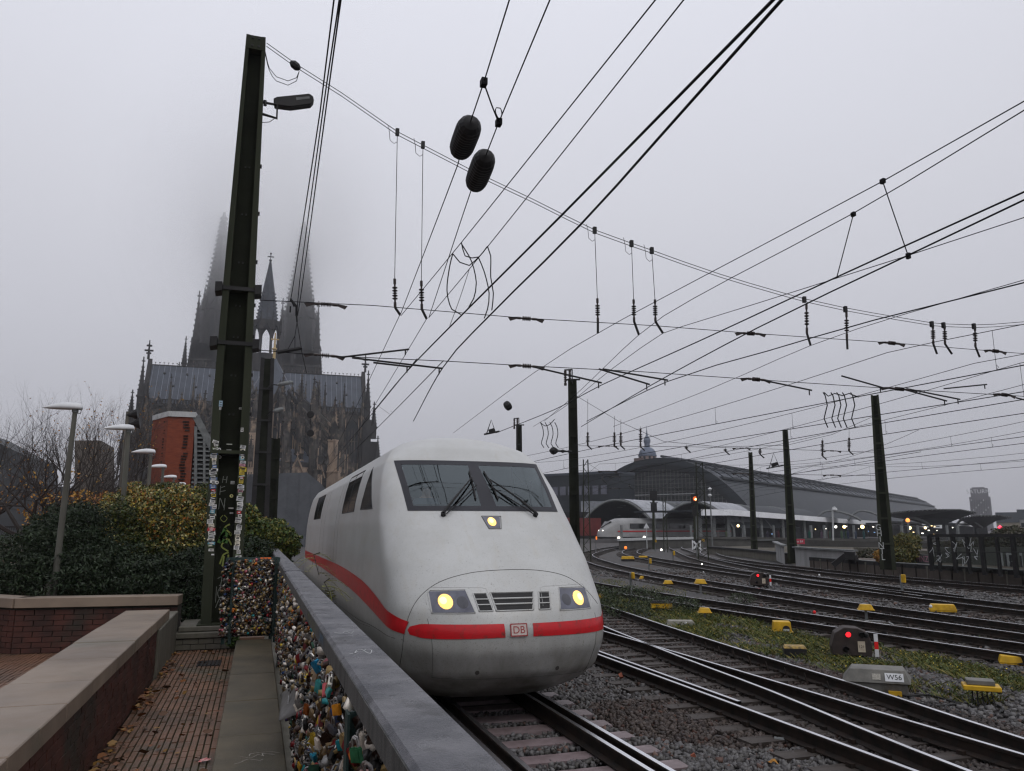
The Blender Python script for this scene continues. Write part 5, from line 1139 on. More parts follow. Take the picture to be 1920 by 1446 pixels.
def pinn(x, y, z, h, w_=1., me=None, par=None):
    o = bpy.data.objects.new('pinnacle', me or PM); C.objects.link(o); child(o, par or ca); o.location = (x, y, z); o.scale = (w_, w_, h/10); return o
def arch_poly(w_, h, n=6):   # pointed arch outline in (x,z), base centred
    P = [(-w_/2, 0), (w_/2, 0), (w_/2, h-w_*.9)]
    for k in range(1, n+1): t = k/n; P.append((w_/2-w_/2*t**1.6, h-w_*.9+w_*.9*t**.75))
    for k in range(n-1, -1, -1): t = k/n; P.append((-w_/2+w_/2*t**1.6, h-w_*.9+w_*.9*t**.75))
    return P
def window(c, right, w_, h, par, lights=2, m=None, frame=None, depth=.35):
    c = Vector(c); r_ = Vector(right).normalized(); nn = Vector((r_.y, -r_.x, 0))
    b = MB(); b.prism([c+r_*x+Vector((0,0,z))+nn*.05 for x, z in arch_poly(w_, h)], nn*.06); o = b.build('window', m or m_win, par)
    b = MB(); P = arch_poly(w_*1.08, h*1.03)
    for k in range(2, len(P)-1): b.beam(c+r_*P[k][0]+Vector((0,0,P[k][1]))+nn*.3, c+r_*P[k+1][0]+Vector((0,0,P[k+1][1]))+nn*.3, .35, .35)
    for s in (-1, 1): b.beam(c+r_*s*w_*.54+nn*.3, c+r_*s*w_*.54+nn*.3+Vector((0,0,h-w_*.9)), .35, .35)
    for k in range(1, lights): x = -w_/2+w_*k/lights; b.beam(c+r_*x+nn*.22, c+r_*x+nn*.22+Vector((0,0,h-w_*.75)), .22, .22)
    b.beam(c-r_*w_/2+nn*.2+Vector((0,0,h*.5)), c+r_*w_/2+nn*.2+Vector((0,0,h*.5)), .2, .2)
    b.build('tracery', frame or m_st, o); return o
def gable(c, right, w_, h, par, m=None):
    c = Vector(c); r_ = Vector(right).normalized(); nn = Vector((r_.y, -r_.x, 0)); b = MB()
    for s in (-1, 1): b.beam(c+r_*s*w_/2+nn*.4, c+Vector((0,0,h))+nn*.4, .4, .5)
    b.beam(c+nn*.4+Vector((0,0,h*.9)), c+nn*.4+Vector((0,0,h*1.35)), .25, .25); b.cbox(c+nn*.4+Vector((0,0,h*1.2)), (.9,.25,.25)); b.build('gable', m or m_st, par)
XL, XR, YT_ = -41.0, 36.6, 300.
zR = atY(470,695,300).z; zE = atY(420,757,292).z-1.0
# transept: walls, roof with seams, ridge cresting, roof studs
b = MB(); b.box(XL, XR, 292, 308, G0, zE); b.build('transept_wall', m_st, ca)
b = MB(); b.prism([(XL+1.5,291.4,zE+.2),(XL+1.5,300,zR),(XL+1.5,308.6,zE+.2)], (XR-XL-3, 0, 0)); rf = b.build('transept_roof', m_lead, ca)
sl_ = Vector((0, 300-291.4, zR-zE-.2)); sn_ = Vector((0, -sl_.z, sl_.y)).normalized()
b = MB(); x = XL+2
while x < XR-2: b.beam(Vector((x,291.4,zE+.2))+sn_*.06, Vector((x,300,zR))+sn_*.06, .12, .14, up=tuple(sn_)); x += 1.9
tag(b.build('roof_seam', m_seamr, rf), kind='stuff')
b = MB(); x = XL+2.5
while x < XR-2.5:
    b.cbox((x,300,zR+.5), (.12,.12,1.0)); b.cbox((x,300,zR+1.0), (.5,.12,.25)); x += 1.45
b.box(XL+1.5, XR-1.5, 299.8, 300.2, zR-.1, zR+.25); tag(b.build('ridge_cresting', m_st2, rf), kind='stuff')
for row, (f, x0) in enumerate(((.78, XL+6), (.45, XL+9.5))):
    x = x0
    while x < XR-4:
        if not -14 < x < 12:
            p_ = Vector((x, 291.4, zE+.2))+sl_*f+sn_*.25; b = MB(); b.tube([p_-sn_*.3, p_+sn_*.2], .42, 8); b.build('roof_hatch', m_black, rf)
        x += 7.6
# transept end gables and corner turrets
for X_, s in ((XL, -1), (XR, 1)):
    b = MB(); b.prism([(X_,290.8,zE-1),(X_,300,zR+2.2),(X_,309.2,zE-1)], (1.4*-s, 0, 0)); b.build('gable_end', m_st2, ca)
    b = MB(); z = zR+2; b.tube([(X_,300,z),(X_,300,z+7)], [.5,.2], 6)
    for zz, w_ in ((3.2,2.9),(5.0,1.8),(2.2,1.6)): b.cbox((X_,300,z+zz), (w_,.5,.6)); b.cbox((X_,300,z+zz), (.5,w_,.6))
    b.build('finial', m_st2, ca)
    for k, (dx, zz, h) in enumerate(((-s*-0.2, zE-4, 20),(s*2.6, zE-10, 14),(s*4.2, zE-22, 13))): pinn(X_+dx, 291-k*1.2, zz, h, 1.5, PM2)
    b = MB(); b.box(X_-1.6, X_+1.6, 288.8, 292, G0, zE-3); b.box(min(X_,X_+s*4.5), max(X_,X_+s*4.5), 290.5, 300, G0, zE-11); b.build('corner_buttress', m_st2, ca)
# parapet with gables and slim pinnacles over the aisle windows
for X_ in (-35.5,-28,-20.5,17.5,24.5,31.5):
    window((X_,291.9,zE-19), (1,0,0), 4.2, 16, ca, 4); gable((X_,291.5,zE-3.2), (1,0,0), 6, 5.5, ca)
    window((X_,291.9,6), (1,0,0), 3.6, 13, ca, 3)
    for s in (-1, 1): b = MB(); b.box(X_+s*2.4-.15, X_+s*2.4+.15, 291.7, 291.99, 20, zE-2); b.build('wall_shaft', m_st3 if random.random() < .4 else m_st, ca)
for X_ in (-39,-31.8,-24.3,-17.5,14,21,28,35): b = MB(); b.box(X_-.9, X_+.9, 289.4, 292, G0, zE-7); b.build('buttress', m_st, ca); pinn(X_, 290.6, zE-7, 17.5, .95)
b = MB(); b.box(XL, XR, 291.2, 291.9, zE-1, zE-.1); b.build('parapet', m_st2, ca)
b = MB(); x = XL
while x < XR: b.box(x, x+.45, 291.3, 291.6, zE-.1, zE+1.3); x += .95
b.box(XL, XR, 291.25, 291.65, zE+1.3, zE+1.6); tag(b.build('balustrade', m_st2, ca), kind='stuff')
# choir: high vessel with hipped roof, gold cross, ring of buttress piers, flying buttresses
CX0 = 2.0; CYc = 262.
def ring(r_, a): return Vector((CX0+r_*math.sin(a), CYc-r_*math.cos(a), 0))
hw = 8.2; poly = [(CX0-hw,291,G0),(CX0-hw,CYc,G0)]+[tuple(ring(hw, a)+Vector((0,0,G0))) for a in np.radians([-60,-30,0,30,60])]+[(CX0+hw,CYc,G0),(CX0+hw,291,G0)]
b = MB(); b.prism(poly, (0,0,zE-1)); b.build('choir_wall', m_st, ca)
top = [Vector((x, y, zE-1)) for x, y, z in poly]; b = MB(); apx = Vector((CX0, CYc+.5, zR-1.5)); rb = Vector((CX0, 299, zR-1.5))
b.add(top+[apx, rb], [(i, i+1, len(top)) for i in range(1, len(top)-2)]+[(0, 1, len(top), len(top)+1), (len(top)-2, len(top)-1, len(top)+1, len(top))]); cf = b.build('choir_roof', m_lead, ca)
cz = atY(498,655,262).z
b = MB(); z = apx.z-.5; zt = atY(498,623,262).z; b.tube([(CX0,CYc,z-1.5),(CX0,CYc,zt)], [.5,.2], 8); b.box(CX0-1.3, CX0+1.3, CYc-.15, CYc+.15, zt-2.4, zt-2.0); b.lathe([(.3,0),(.8,.4),(.8,.8),(.3,1.1)], (CX0,CYc,z+1.8), 8); b.build('gold_cross', m_gold, cf)
for a in np.radians([-75,-45,-15,15,45,75]):
    p_ = ring(hw+.1, a); window((p_.x, p_.y, zE-20), (math.cos(a), math.sin(a), 0), 2.9, 17, ca, 2, frame=m_st3); gable((p_.x, p_.y, zE-3), (math.cos(a), math.sin(a), 0), 4, 5, ca)
for y in (268, 276, 284):
    for s in (-1, 1): window((CX0+s*(hw+.1), y, zE-20), (0, -s if s > 0 else 1, 0), 3.6, 17, ca, 3); gable((CX0+s*(hw+.3), y, zE-3), (0, -s if s > 0 else 1, 0), 5, 5, ca)
def pier(p_, a, z1, w_, d_, m, hp_=13, steps=3):
    o_ = Vector((math.sin(a), -math.cos(a), 0)); b = MB(); z = G0
    for k in range(steps):
        zt = G0+(z1-G0)*(k+1)/steps; dd = d_*(1-.24*k); q_ = p_-o_*(d_*.24*k*.5); b.cbox((q_.x, q_.y, (z+zt)/2), (w_*(1-.08*k), dd, zt-z), a); b.cbox((q_.x, q_.y, zt), (w_*1.15, dd*1.06, .45), a); z = zt
    o = b.build('buttress_pier', m, ca)
    r_ = Vector((math.cos(a), math.sin(a), 0)); f_ = p_+o_*(d_*.52)
    b = MB()
    for k in range(3):
        z0 = G0+4+k*(z1-6)/3; 
        for s in (-1, 0, 1): b.beam(f_+r_*s*w_*.33-o_*k*.1*d_+Vector((0,0,z0)), f_+r_*s*w_*.33-o_*k*.1*d_+Vector((0,0,z0+(z1-8)/3.4)), .18, .3)
    b.build('blind_tracery', m_st3 if random.random() < .6 else m_st, o)
    t_ = p_-o_*d_*.2; pinn(t_.x, t_.y, z1, hp_, w_*.75); f2 = p_+o_*d_*.38; pinn(f2.x, f2.y, z1*.72, hp_*.55, w_*.5); return o
def flyer(p_, q_, z0, z1, m):
    b = MB(); n = 8; p_, q_ = Vector(p_), Vector(q_)
    for k in range(n):
        u, v = k/n, (k+1)/n; g_ = lambda t_: p_.lerp(q_, t_)+Vector((0,0,z0+(z1-z0)*t_)); b.beam(g_(u), g_(v), .6, .7)
        h_ = lambda t_: p_.lerp(q_, t_)+Vector((0,0,z0-5+(z1-z0+1.5)*math.sin(t_*PI/2))); b.beam(h_(u), h_(v), .6, .5); b.beam(g_(v), h_(v), .25, .25)
    b.build('flying_buttress', m, ca)
random.seed(4)
for k, deg in enumerate((-84,-60,-36,-12,12,36,60,84)):
    a = math.radians(deg); po, pi_, wl = ring(23.5, a), ring(15.5, a), ring(hw, a)
    pier(po, a, 30, 2.0, 5, m_st if k % 3 else m_st3, 14); pier(pi_, a, 38, 1.7, 3, m_st if k % 2 else m_st2, 13)
    flyer(po, pi_, 33, 40, m_st); flyer(pi_, wl, 40, 46, m_st2); flyer(po, pi_, 25, 31, m_st2); flyer(pi_, wl, 32, 38, m_st)
for s in (-1, 1):
    for y in (270, 279, 287):
        a = s*PI/2; po, pi_ = Vector((CX0+s*23.5, y, 0)), Vector((CX0+s*15.5, y, 0)); pier(po, a, 31, 2.0, 5, random.choice((m_st, m_st3)), 15); pier(pi_, a, 39, 1.7, 3, m_st, 13)
        flyer(po, pi_, 33, 40, m_st); flyer(pi_, Vector((CX0+s*hw, y, 0)), 40, 46, m_st)
for k, deg in enumerate((-72,-48,-24,0,24,48,72)):
    a = math.radians(deg); r_ = 20.5; p0, p1 = ring(r_, a-math.radians(12)), ring(r_, a+math.radians(12)); b = MB(); q0, q1 = ring(12, a-math.radians(12)), ring(12, a+math.radians(12))
    b.prism([p0, p1, q1, q0], (0,0,21)); b.build('chapel_wall', m_st3 if k in (1,3,4) else m_st, ca); pm_ = (p0+p1)/2; o_ = Vector((math.sin(a), -math.cos(a), 0)); window(pm_+Vector((0,0,5)), (math.cos(a), math.sin(a), 0), 3.6, 13, ca, 3); gable(pm_+Vector((0,0,18)), (math.cos(a), math.sin(a), 0), 5.5, 5.5, ca, m_st3)
    b = MB(); b.beam(p0+Vector((0,0,21.6)), p1+Vector((0,0,21.6)), .5, 1.4); b.build('parapet', m_st, ca)
    b = MB(); t0, t1 = ring(r_-1, a-math.radians(12)), ring(r_-1, a+math.radians(12)); b.add([t0+Vector((0,0,21)), t1+Vector((0,0,21)), q1+Vector((0,0,27)), q0+Vector((0,0,27))], [(0,1,2,3)]); b.build('chapel_roof', m_lead, ca)
for s in (-1, 1):
    b = MB(); b.box(min(CX0+s*8, CX0+s*20.5), max(CX0+s*8, CX0+s*20.5), CYc, 292, G0, 21); b.build('aisle_wall', m_st, ca)
# extra small pinnacles and canopied statues that roughen the choir's silhouette
for k in range(26):
    a = math.radians(random.uniform(-85, 85)); r_ = random.choice((20.8, 22.5, 16, 13)); p_ = ring(r_, a); pinn(p_.x, p_.y, random.choice((18, 22, 28, 33)), random.uniform(5, 9), random.uniform(.4, .8), random.choice((PM, PM2)))
# dark scaffold stair tower on the right side of the choir
# crossing lantern and spire
Cx, Cy = atY(503,560,306).x, 306.
lz0, lz1 = atY(503,668,306).z, atY(503,612,306).z; st_ = atY(503,488,306).z; tip = atY(503,477,306).z
b = MB(); b.lathe([(6.6,zE+2),(6.4,lz0)], (Cx,Cy,0), 8); b.build('lantern_base', m_st2, ca)
ln = MB(); 
for k in range(8):
    a = PI/8+k*PI/4; ln.beam((Cx+5.1*math.cos(a), Cy+5.1*math.sin(a), lz0), (Cx+4.7*math.cos(a), Cy+4.7*math.sin(a), lz1-1), .95, .95)
ln_ = ln.build('lantern_columns', m_st2, ca)
for k in range(8):
    a = k*PI/4; c0 = Vector((Cx+4.6*math.cos(a), Cy+4.6*math.sin(a), 0)); r_ = Vector((-math.sin(a), math.cos(a), 0)); b = MB(); w_ = 3.6
    P = [(-w_/2,-4.4),(-w_/2,1.6),(w_/2,1.6),(w_/2,-4.4)]+[(w_/2-w_/2*t_**1.6-.3*(1-t_), -4.4+4.4*t_**.75) for t_ in (0,.25,.5,.75,1)]+[(-w_/2+w_/2*t_**1.6+.3*(1-t_), -4.4+4.4*t_**.75) for t_ in (.75,.5,.25,0)]
    b.prism([c0+r_*x+Vector((0,0,lz1+z)) for x, z in P], Vector((math.cos(a), math.sin(a), 0))*.6); b.build('lantern_arch', m_st2, ca)
    for s in (0,): p_ = Vector((Cx+5.6*math.cos(a+PI/8), Cy+5.6*math.sin(a+PI/8), 0)); pinn(p_.x, p_.y, lz1-2.5, 6.5, .7, PM2)
b = MB(); b.lathe([(4.9,lz1),(5.2,lz1+1.5),(3.9,lz1+2),(3.1,lz1+(st_-lz1)*.30),(2.2,lz1+(st_-lz1)*.55),(.28,st_)], (Cx,Cy,0), 8)
for j in range(16):
    z = lz1+2+(st_-lz1-6)*j/15; r_ = np.interp(z, [lz1+2, lz1+(st_-lz1)*.3, lz1+(st_-lz1)*.55, st_], [3.9,3.1,2.2,.28])
    if j < 9:
        for k in range(8): a = k*PI/4; b.cbox((Cx+(r_+.15)*math.cos(a), Cy+(r_+.15)*math.sin(a), z), (.5,.5,.55), a)
b.build('crossing_spire', mat('spire_lead', (.045,.052,.065), (.028,.03,.036), .6, .6, geo=True), ca)
b = MB(); b.tube([(Cx,Cy,st_-1),(Cx,Cy,tip+.4)], .14, 5); b.box(Cx-1.2, Cx+1.2, Cy-.12, Cy+.12, st_+1.3, st_+1.65); b.cbox((Cx,Cy,st_), (1.0,1.0,.4)); b.cbox((Cx,Cy,tip+.4), (.7,.2,.6)); b.build('spire_cross', m_black, ca)
# twin west towers
TYw = 372.
for (u0, u1, sd_) in ((361, 440, -1), (521, 600, 1)):
    x0, x1 = atY(u0, 640, TYw).x, atY(u1, 640, TYw).x; cx = (x0+x1)/2; hw_ = (x1-x0)/2; zc = atY(560, 572, TYw).z; z1 = atY(u0, 700, TYw).z-18
    tw = MB(); sl0, sl1 = atY(550,690,TYw).z, atY(550,655,TYw).z; sx0, sx1 = (atY(546,670,TYw).x, atY(554,670,TYw).x) if sd_ > 0 else (atY(402,670,TYw).x, atY(409,670,TYw).x); tw.box(cx-hw_*1.02, cx+hw_*1.02, TYw, TYw+2*hw_, G0, sl0); tw.box(cx-hw_*1.02, sx0, TYw, TYw+2*hw_, sl0, sl1); tw.box(sx1, cx+hw_*1.02, TYw, TYw+2*hw_, sl0, sl1); tw.box(cx-hw_*1.02, cx+hw_*1.02, TYw, TYw+2*hw_, sl1, zc-29); tw.box((sx0+sx1)/2-.15, (sx0+sx1)/2+.15, TYw+.3, TYw+.6, sl0, sl1); tw.build('tower', m_st2, ca)
    b = MB(); b.lathe([(hw_*.86,zc-29),(hw_*.84,zc-5),(hw_*.9,zc-4.5),(hw_*.86,zc-2)], (cx,TYw+hw_,0), 8); 
    o8 = b.build('tower_octagon', m_st2, ca)
    z8 = zc+46; b = MB(); rs = hw_*.74; b.lathe([(rs,zc-3),(rs*.5,zc+22),(.6,z8)], (cx,TYw+hw_,0), 8)
    for j in range(20):
        z = zc-1+j*2.3; r_ = np.interp(z, [zc-3, zc+22, z8], [rs, rs*.5, .6])
        for k in range(8): a = PI/8*0+k*PI/4; b.cbox((cx+(r_+.35)*math.cos(a), TYw+hw_+(r_+.35)*math.sin(a), z), (1.0,.7,.8), a)
    b.build('spire', m_st2, ca)
    for sx in (-1, 1):
        for sy in (0, 1.8): pinn(cx+sx*hw_*.86, TYw+1.5+sy*hw_, zc-30, 33, 2.1, PM2); pinn(cx+sx*hw_*1.06, TYw+1+sy*hw_, zc-40, 20, 1.6, PM2)
    for sx in (-.5, 0, .5): pinn(cx+sx*hw_*1.2, TYw+.8, zc-6, 11, 1.0, PM2)
    for j in range(15):
        x = cx-hw_+j*2*hw_/14
        if not sx0-.3 < x < sx1+.3: b = MB(); b.box(x-.16, x+.16, TYw-.9, TYw-.001, sl0-12, zc-30-(j % 2)*4); b.build('wall_shaft', m_st if j % 3 else m_st2, ca)
        if j % 2: pinn(x, TYw-.9, zc-33-(j % 4)*3, 7, .6, PM)
    for sx in (-.42, .42): window((cx+sx*hw_*1.0, TYw-.2, zc-62), (1,0,0), 3.6, 27, ca, 2, frame=m_st2)
    window((cx, TYw+hw_-hw_*.80, zc-27), (1,0,0), 4.6, 21, ca, 2, frame=m_st2); gable((cx, TYw+.3, zc-7), (1,0,0), 8, 9, ca, m_st2)
    for sx in (-1,-.75,-.2,.2,.75,1): b = MB(); b.box(cx+sx*hw_-.6, cx+sx*hw_+.6, TYw-1.2, TYw+.0, G0, zc-31-abs(sx)*6); b.build('buttress', m_st2, ca)
    for j in range(3):
        b = MB(); zz = zc-30-j*16; b.box(cx-hw_*1.05, cx+hw_*1.05, TYw-.6, TYw, zz, zz+1.2); b.build('string_course', m_st2, ca)
    if sd_ < 0:
        for dx, dz in ((-2.5,-38),(-4.5,-50)): pinn(cx-hw_+dx, TYw-3, zc+dz, 18, 1.5, PM2); b = MB(); b.box(cx-hw_+dx-1.6, cx-hw_+dx+1.6, TYw-4, TYw+4, G0, zc+dz); b.build('buttress', m_st2, ca)
    # pale slits where the sky shows through the belfry
b = MB(); b.prism([(-8.6,308,zE),(0,308,zR-1),(8.6,308,zE)], (0,64,0)); b.build('nave_roof', m_lead, ca); b = MB(); b.box(-8, 8, 308, 372, G0, zE); b.build('nave_wall', m_st2, ca)
random.seed(21)

# ================================================================ STATION HALL
m_sth = mat('station_steel', (.017,.022,.028), (.011,.015,.019), .15, .55, geo=True)
m_sroof = mat('station_roof_sheet', (.058,.066,.082), (.042,.05,.062), .2, .5, geo=True)
m_sglass = mat('station_glazing', (.022,.025,.027), (.045,.048,.05), .4, .25, geo=True)
m_mull = mat('station_mullion', (.11,.115,.11), rough=.6)
m_white_f = mat('white_fascia', (.80,.81,.83), (.68,.69,.71), .3, .5, geo=True)
m_clear = mat('roof_glass', (.24,.25,.27), (.15,.16,.18), .5, .25, geo=True)
A0 = Vector((122.8, 224.6, 0)); ax = (Vector((436.7, 445.5, 0))-A0); LH = ax.length; ax.normalize(); pr = Vector((ax.y, -ax.x, 0)); ZA = 24.4; ZS = 3.0; HWd = 33.
sh = thing('station_hall', 'great arched train shed with glazed end and long ribbed roof', 'station')
def hp_(s, u, dz=0, k=1.):                      # s metres along the hall, u in -1..1 across
    z = ZS+(ZA-ZS)*(1-abs(u)**2.15)**.92; return A0+ax*s+pr*(u*HWd*k)+Vector((0, 0, z*1+dz))
us = np.linspace(-1, 1, 41)
def band(u0, u1, s0, s1, dz, nm, m, n=14, par=sh, k=1.):
    b = MB(); b.grid(lambda a, c: hp_(s0+(s1-s0)*c, u0+(u1-u0)*a, dz, k), n, 2); o = b.build(nm, m, par); so_ = o.modifiers.new('thick', 'SOLIDIFY'); so_.thickness = .5; return o
band(-.985, -.62, .5, LH, 0, 'lower_roof', m_sth); band(-.62, -.30, .5, LH, .1, 'upper_roof', m_sroof); band(-.30, .30, .5, LH, .35, 'glazed_ridge', m_sroof); band(.30, .62, .5, LH, .1, 'upper_roof', m_sroof); band(.62, .985, .5, LH, 0, 'lower_roof', m_sth)
b = MB()
for s in np.arange(2, LH, 4.2):
    for u in np.linspace(.02, .30, 5)[:-1]: b.beam(hp_(s, u, .9), hp_(s+2.2, u+.07, .85), .8, .25)
tag(b.build('roof_light', m_clear, sh), kind='stuff')
b = MB()
for s in np.arange(4, LH, 8.5):
    P = [hp_(s, u, .75) for u in np.linspace(.0, .62, 10)]
    for i in range(9): b.beam(P[i], P[i+1], .5, .3)
tag(b.build('roof_rib', m_sth, sh), kind='stuff')
for u, dz, w_ in ((.02,1.2,.7),(.31,.9,1.0),(.47,.7,.5),(.62,.7,1.0),(-.3,.8,.8)): b = MB(); b.beam(hp_(.5, u, dz), hp_(LH, u, dz), w_, .6); b.build('purlin', m_sth, sh)
# side glazing wall under the lower roof (right flank)
b = MB(); b.add([hp_(0,.985,0), hp_(LH,.985,0), hp_(LH,.985,0)-Vector((0,0,0))+pr*10+Vector((0,0,-4)), hp_(0,.985,0)+pr*10+Vector((0,0,-4))], [(0,1,2,3)]); b.build('side_skirt', m_sroof, sh)
# front arch: rim, infill glazing, mullions
for nm, k0, k1, s0, s1, m in (('arch_rim', 1.02, .925, -2.2, 0.0, m_sth), ('arch_inner_rim', .925, .86, -.6, .2, mat('arch_shade', (.014,.017,.021), rough=.6))):
    b = MB()
    def rim(k, u): p_ = hp_(0, u, 0, 1); c = A0+Vector((0,0,2)); return c+(p_-c)*k
    for i in range(40):
        u0, u1 = us[i], us[i+1]; P = [rim(k0,u0), rim(k0,u1), rim(k1,u1), rim(k1,u0)]; b.add([p_+ax*s0 for p_ in P]+[p_+ax*s1 for p_ in P], [(3,2,1,0),(4,5,6,7),(0,1,5,4),(2,3,7,6)])
    b.build(nm, m, sh)
b = MB(); P = [rim(.865, u) for u in us]; b.add([p_+ax*.4 for p_ in P], [tuple(range(len(P)))]); b.build('end_glazing', m_sglass, sh)
b = MB()
for x in np.arange(-26, 27, 1.3):
    u = x/HWd/.865; 
    if abs(u) < .97: zt = rim(.865, u).z; p_ = A0+pr*x; b.beam(Vector((p_.x,p_.y,6.5)), Vector((p_.x,p_.y,zt)), .14, .2)
tag(b.build('mullion', m_mull, sh), kind='stuff')
b = MB()
for z in np.arange(7.5, 20.5, 1.3):
    xm = HWd*.865*max(0, (1-((z-2)/.865-1)/(ZA-ZS)*1.0))**.5 if z < 20 else 6
    xm = max(x for x in np.arange(1, 28, .5) if rim(.865, x/HWd/.865).z > z) if rim(.865, .03).z > z else 0
    if xm > 1: b.beam(A0-pr*xm+Vector((0,0,z))-ax*.1, A0+pr*xm+Vector((0,0,z))-ax*.1, .2, .12)
tag(b.build('transom', m_mull, sh), kind='stuff')
b = MB(); b.beam(A0-pr*28+Vector((0,0,13.2))-ax*.5, A0+pr*12+Vector((0,0,13.2))-ax*.5, .25, .25); b.build('wind_girder', m_lgrey, sh)
# building left of the arch
q = MB(); a, c = atD(1032, 893, 245), atD(1175, 888, 232); 
for z0, z1, m, nm in ((0, 14, m_sth, 'wall'),): b = MB(); b.beam(Vector((a.x,a.y,9)), Vector((c.x,c.y,9)), 10, 18.5); 
sb_ = thing('station_building', 'long dark flat-roofed block left of the station arch', 'building'); b.build('wall', m_sth, sb_)
b = MB(); b.beam(Vector((a.x,a.y,18.6)), Vector((c.x,c.y,18.6)), 11, .7); b.build('roof', m_sroof, sb_)
vdir = (c-a); vdir.z = 0; vl = vdir.length; vdir.normalize(); nn = Vector((vdir.y, -vdir.x, 0))
for k in range(8): b = MB(); p_ = Vector((a.x,a.y,0))+vdir*(2+k*2.8)+nn*5.1; b.cbox((p_.x,p_.y,13.6), (1.9,.2,2.6), math.atan2(vdir.y, vdir.x)); b.build('window', m_lens, sb_)
# front canopies: two curved glass shells on ribs
def shell(label, u0, u1, ua, va, vb, d0, d1, nm='platform_canopy'):
    t = thing(nm, label, 'canopy'); ctr = ua
    def P(u, d, lift=0): k = (u-ua)/(ua-u0) if u < ua else (u-ua)/(u1-ua); v = va+(vb-va)*abs(k)**2.1; p_ = atD(u, v, d0); p_.z += lift; q_ = Vector((p_.x, p_.y, 0)); e = ax*(d-d0); return p_+e
    b = MB(); b.grid(lambda a_, c_: P(u0+(u1-u0)*a_, d0+(d1-d0)*c_), 24, 3); o = b.build('roof_shell', m_sth, t, smooth='all')
    b = MB(); b.grid(lambda a_, c_: P(u0+(u1-u0)*(.05+.9*a_), d0+.4+(d1-d0)*.25*c_, .25), 24, 1); b.build('glass_strip', m_clear, t, smooth='all')
    for s in (0, .33, .66): b = MB(); b.tube([P(u, d0+(d1-d0)*s, -.1) for u in np.linspace(u0, u1, 26)], .28, 6); b.build('arch_rib', m_grey, t)
    b = MB()
    for i in range(40):
        u = u0+(u1-u0)*random.uniform(.12,.88); s = random.uniform(.1,.9); p_ = P(u, d0+(d1-d0)*s, -.25); b.cbox(p_, (1.1,.7,.08), .6)
    tag(b.build('skylight', m_clear, t), kind='stuff')
    for u in (u0, u1): p_ = P(u, d0); b = MB(); b.beam(Vector((p_.x,p_.y,0)), p_, .5, .5); b.build('column', m_grey, t)
    return t
shell('curved glazed canopy in front of the arch, left of the two', 1084, 1230, 1155, 937, 990, 165, 235)
shell('curved glazed canopy in front of the arch, partly behind the orange signal', 1231, 1375, 1300, 941, 990, 165, 235)
b = MB(); a, c = atD(1090, 944, 200), atD(1330, 944, 200); b.beam(a-Vector((0,0,1.6)), c-Vector((0,0,1.6)), 3, 4.2); tag(b.build('sheer_roof', m_clear), 'pale glazed strip of roof between the arch and the curved canopies', 'roof')
# long flat canopy with white fascia
lc = thing('long_canopy', 'long platform roof with bright white fascia running right of the orange signal', 'canopy')
FP = [(1316,961,150),(1367,961,160),(1420,965,175),(1500,971,200),(1580,977,228),(1655,982,255)]
b = MB(); bb = MB()
for i in range(len(FP)-1):
    a, c = atD(*FP[i]), atD(*FP[i+1]); f = MB(); h = 1.15; f.beam(a.lerp(c,.004), c.lerp(a,.004), .4, h); f.build('fascia', m_white_f, lc)
    b.beam(a+Vector((0,0,.3))-pr*7.4, c+Vector((0,0,.3))-pr*7.4, 14, .3)
    for k in range(2): p_ = a.lerp(c, .25+.5*k); cm = MB(); cm.beam(Vector((p_.x,p_.y,0))-pr*2, Vector((p_.x,p_.y,p_.z))-pr*2, .7, .7); cm.build('column', m_grey, lc)
b.build('roof', m_sth, lc)
l2 = thing('long_canopy', 'white fascia of the next platform roof right of the leaning mast', 'canopy')
for a_, c_ in (((1668,981,240),(1765,987,262)), ((1795,982,270),(1842,985,282))): f = MB(); f.beam(atD(*a_), atD(*c_), .4, 1.2); f.build('fascia', m_white_f, l2); f = MB(); f.beam(atD(*a_)-pr*4, atD(*c_)-pr*4, 8, .3); f.build('roof', m_sth, l2)
# butterfly canopies at right
def butterfly(label, P, d, th=.6):
    t = thing('curved_canopy', label, 'canopy'); b = MB(); pts = [atD(u, v, d+k*4) for k, (u, v) in enumerate(P)]; b.prism([tuple(p_) for p_ in pts], tuple(Vector((pts[0].x, pts[0].y, 0)).normalized()*14)); b.build('roof', m_sth, t)
    b = MB(); top = pts[:len(pts)//2+1]
    for i in range(len(top)-1):
        for k in range(7): p_ = top[i].lerp(top[i+1], (k+.5)/7); e = Vector((p_.x,p_.y,0)).normalized(); b.beam(p_-e*.3+Vector((0,0,.1)), p_-e*.3-Vector((0,0,.3)), .2, .2)
    tag(b.build('rib', m_mull, t), kind='stuff'); 
    b = MB(); m_ = pts[len(pts)*3//4]; b.beam(Vector((m_.x,m_.y,0)), m_+Vector((0,0,.5)), .8, .8); b.build('column', m_sth, t); return t
butterfly('wide wing-shaped canopy right of the leaning mast below the tower', [(1665,962),(1700,958),(1760,955),(1800,955),(1832,961),(1800,972),(1770,984),(1745,985),(1700,972),(1668,968)], 210)
butterfly('smaller wing-shaped canopy at the far right in front of the houses', [(1795,972),(1830,967),(1875,966),(1898,970),(1870,976),(1845,990),(1830,990),(1812,978)], 235)
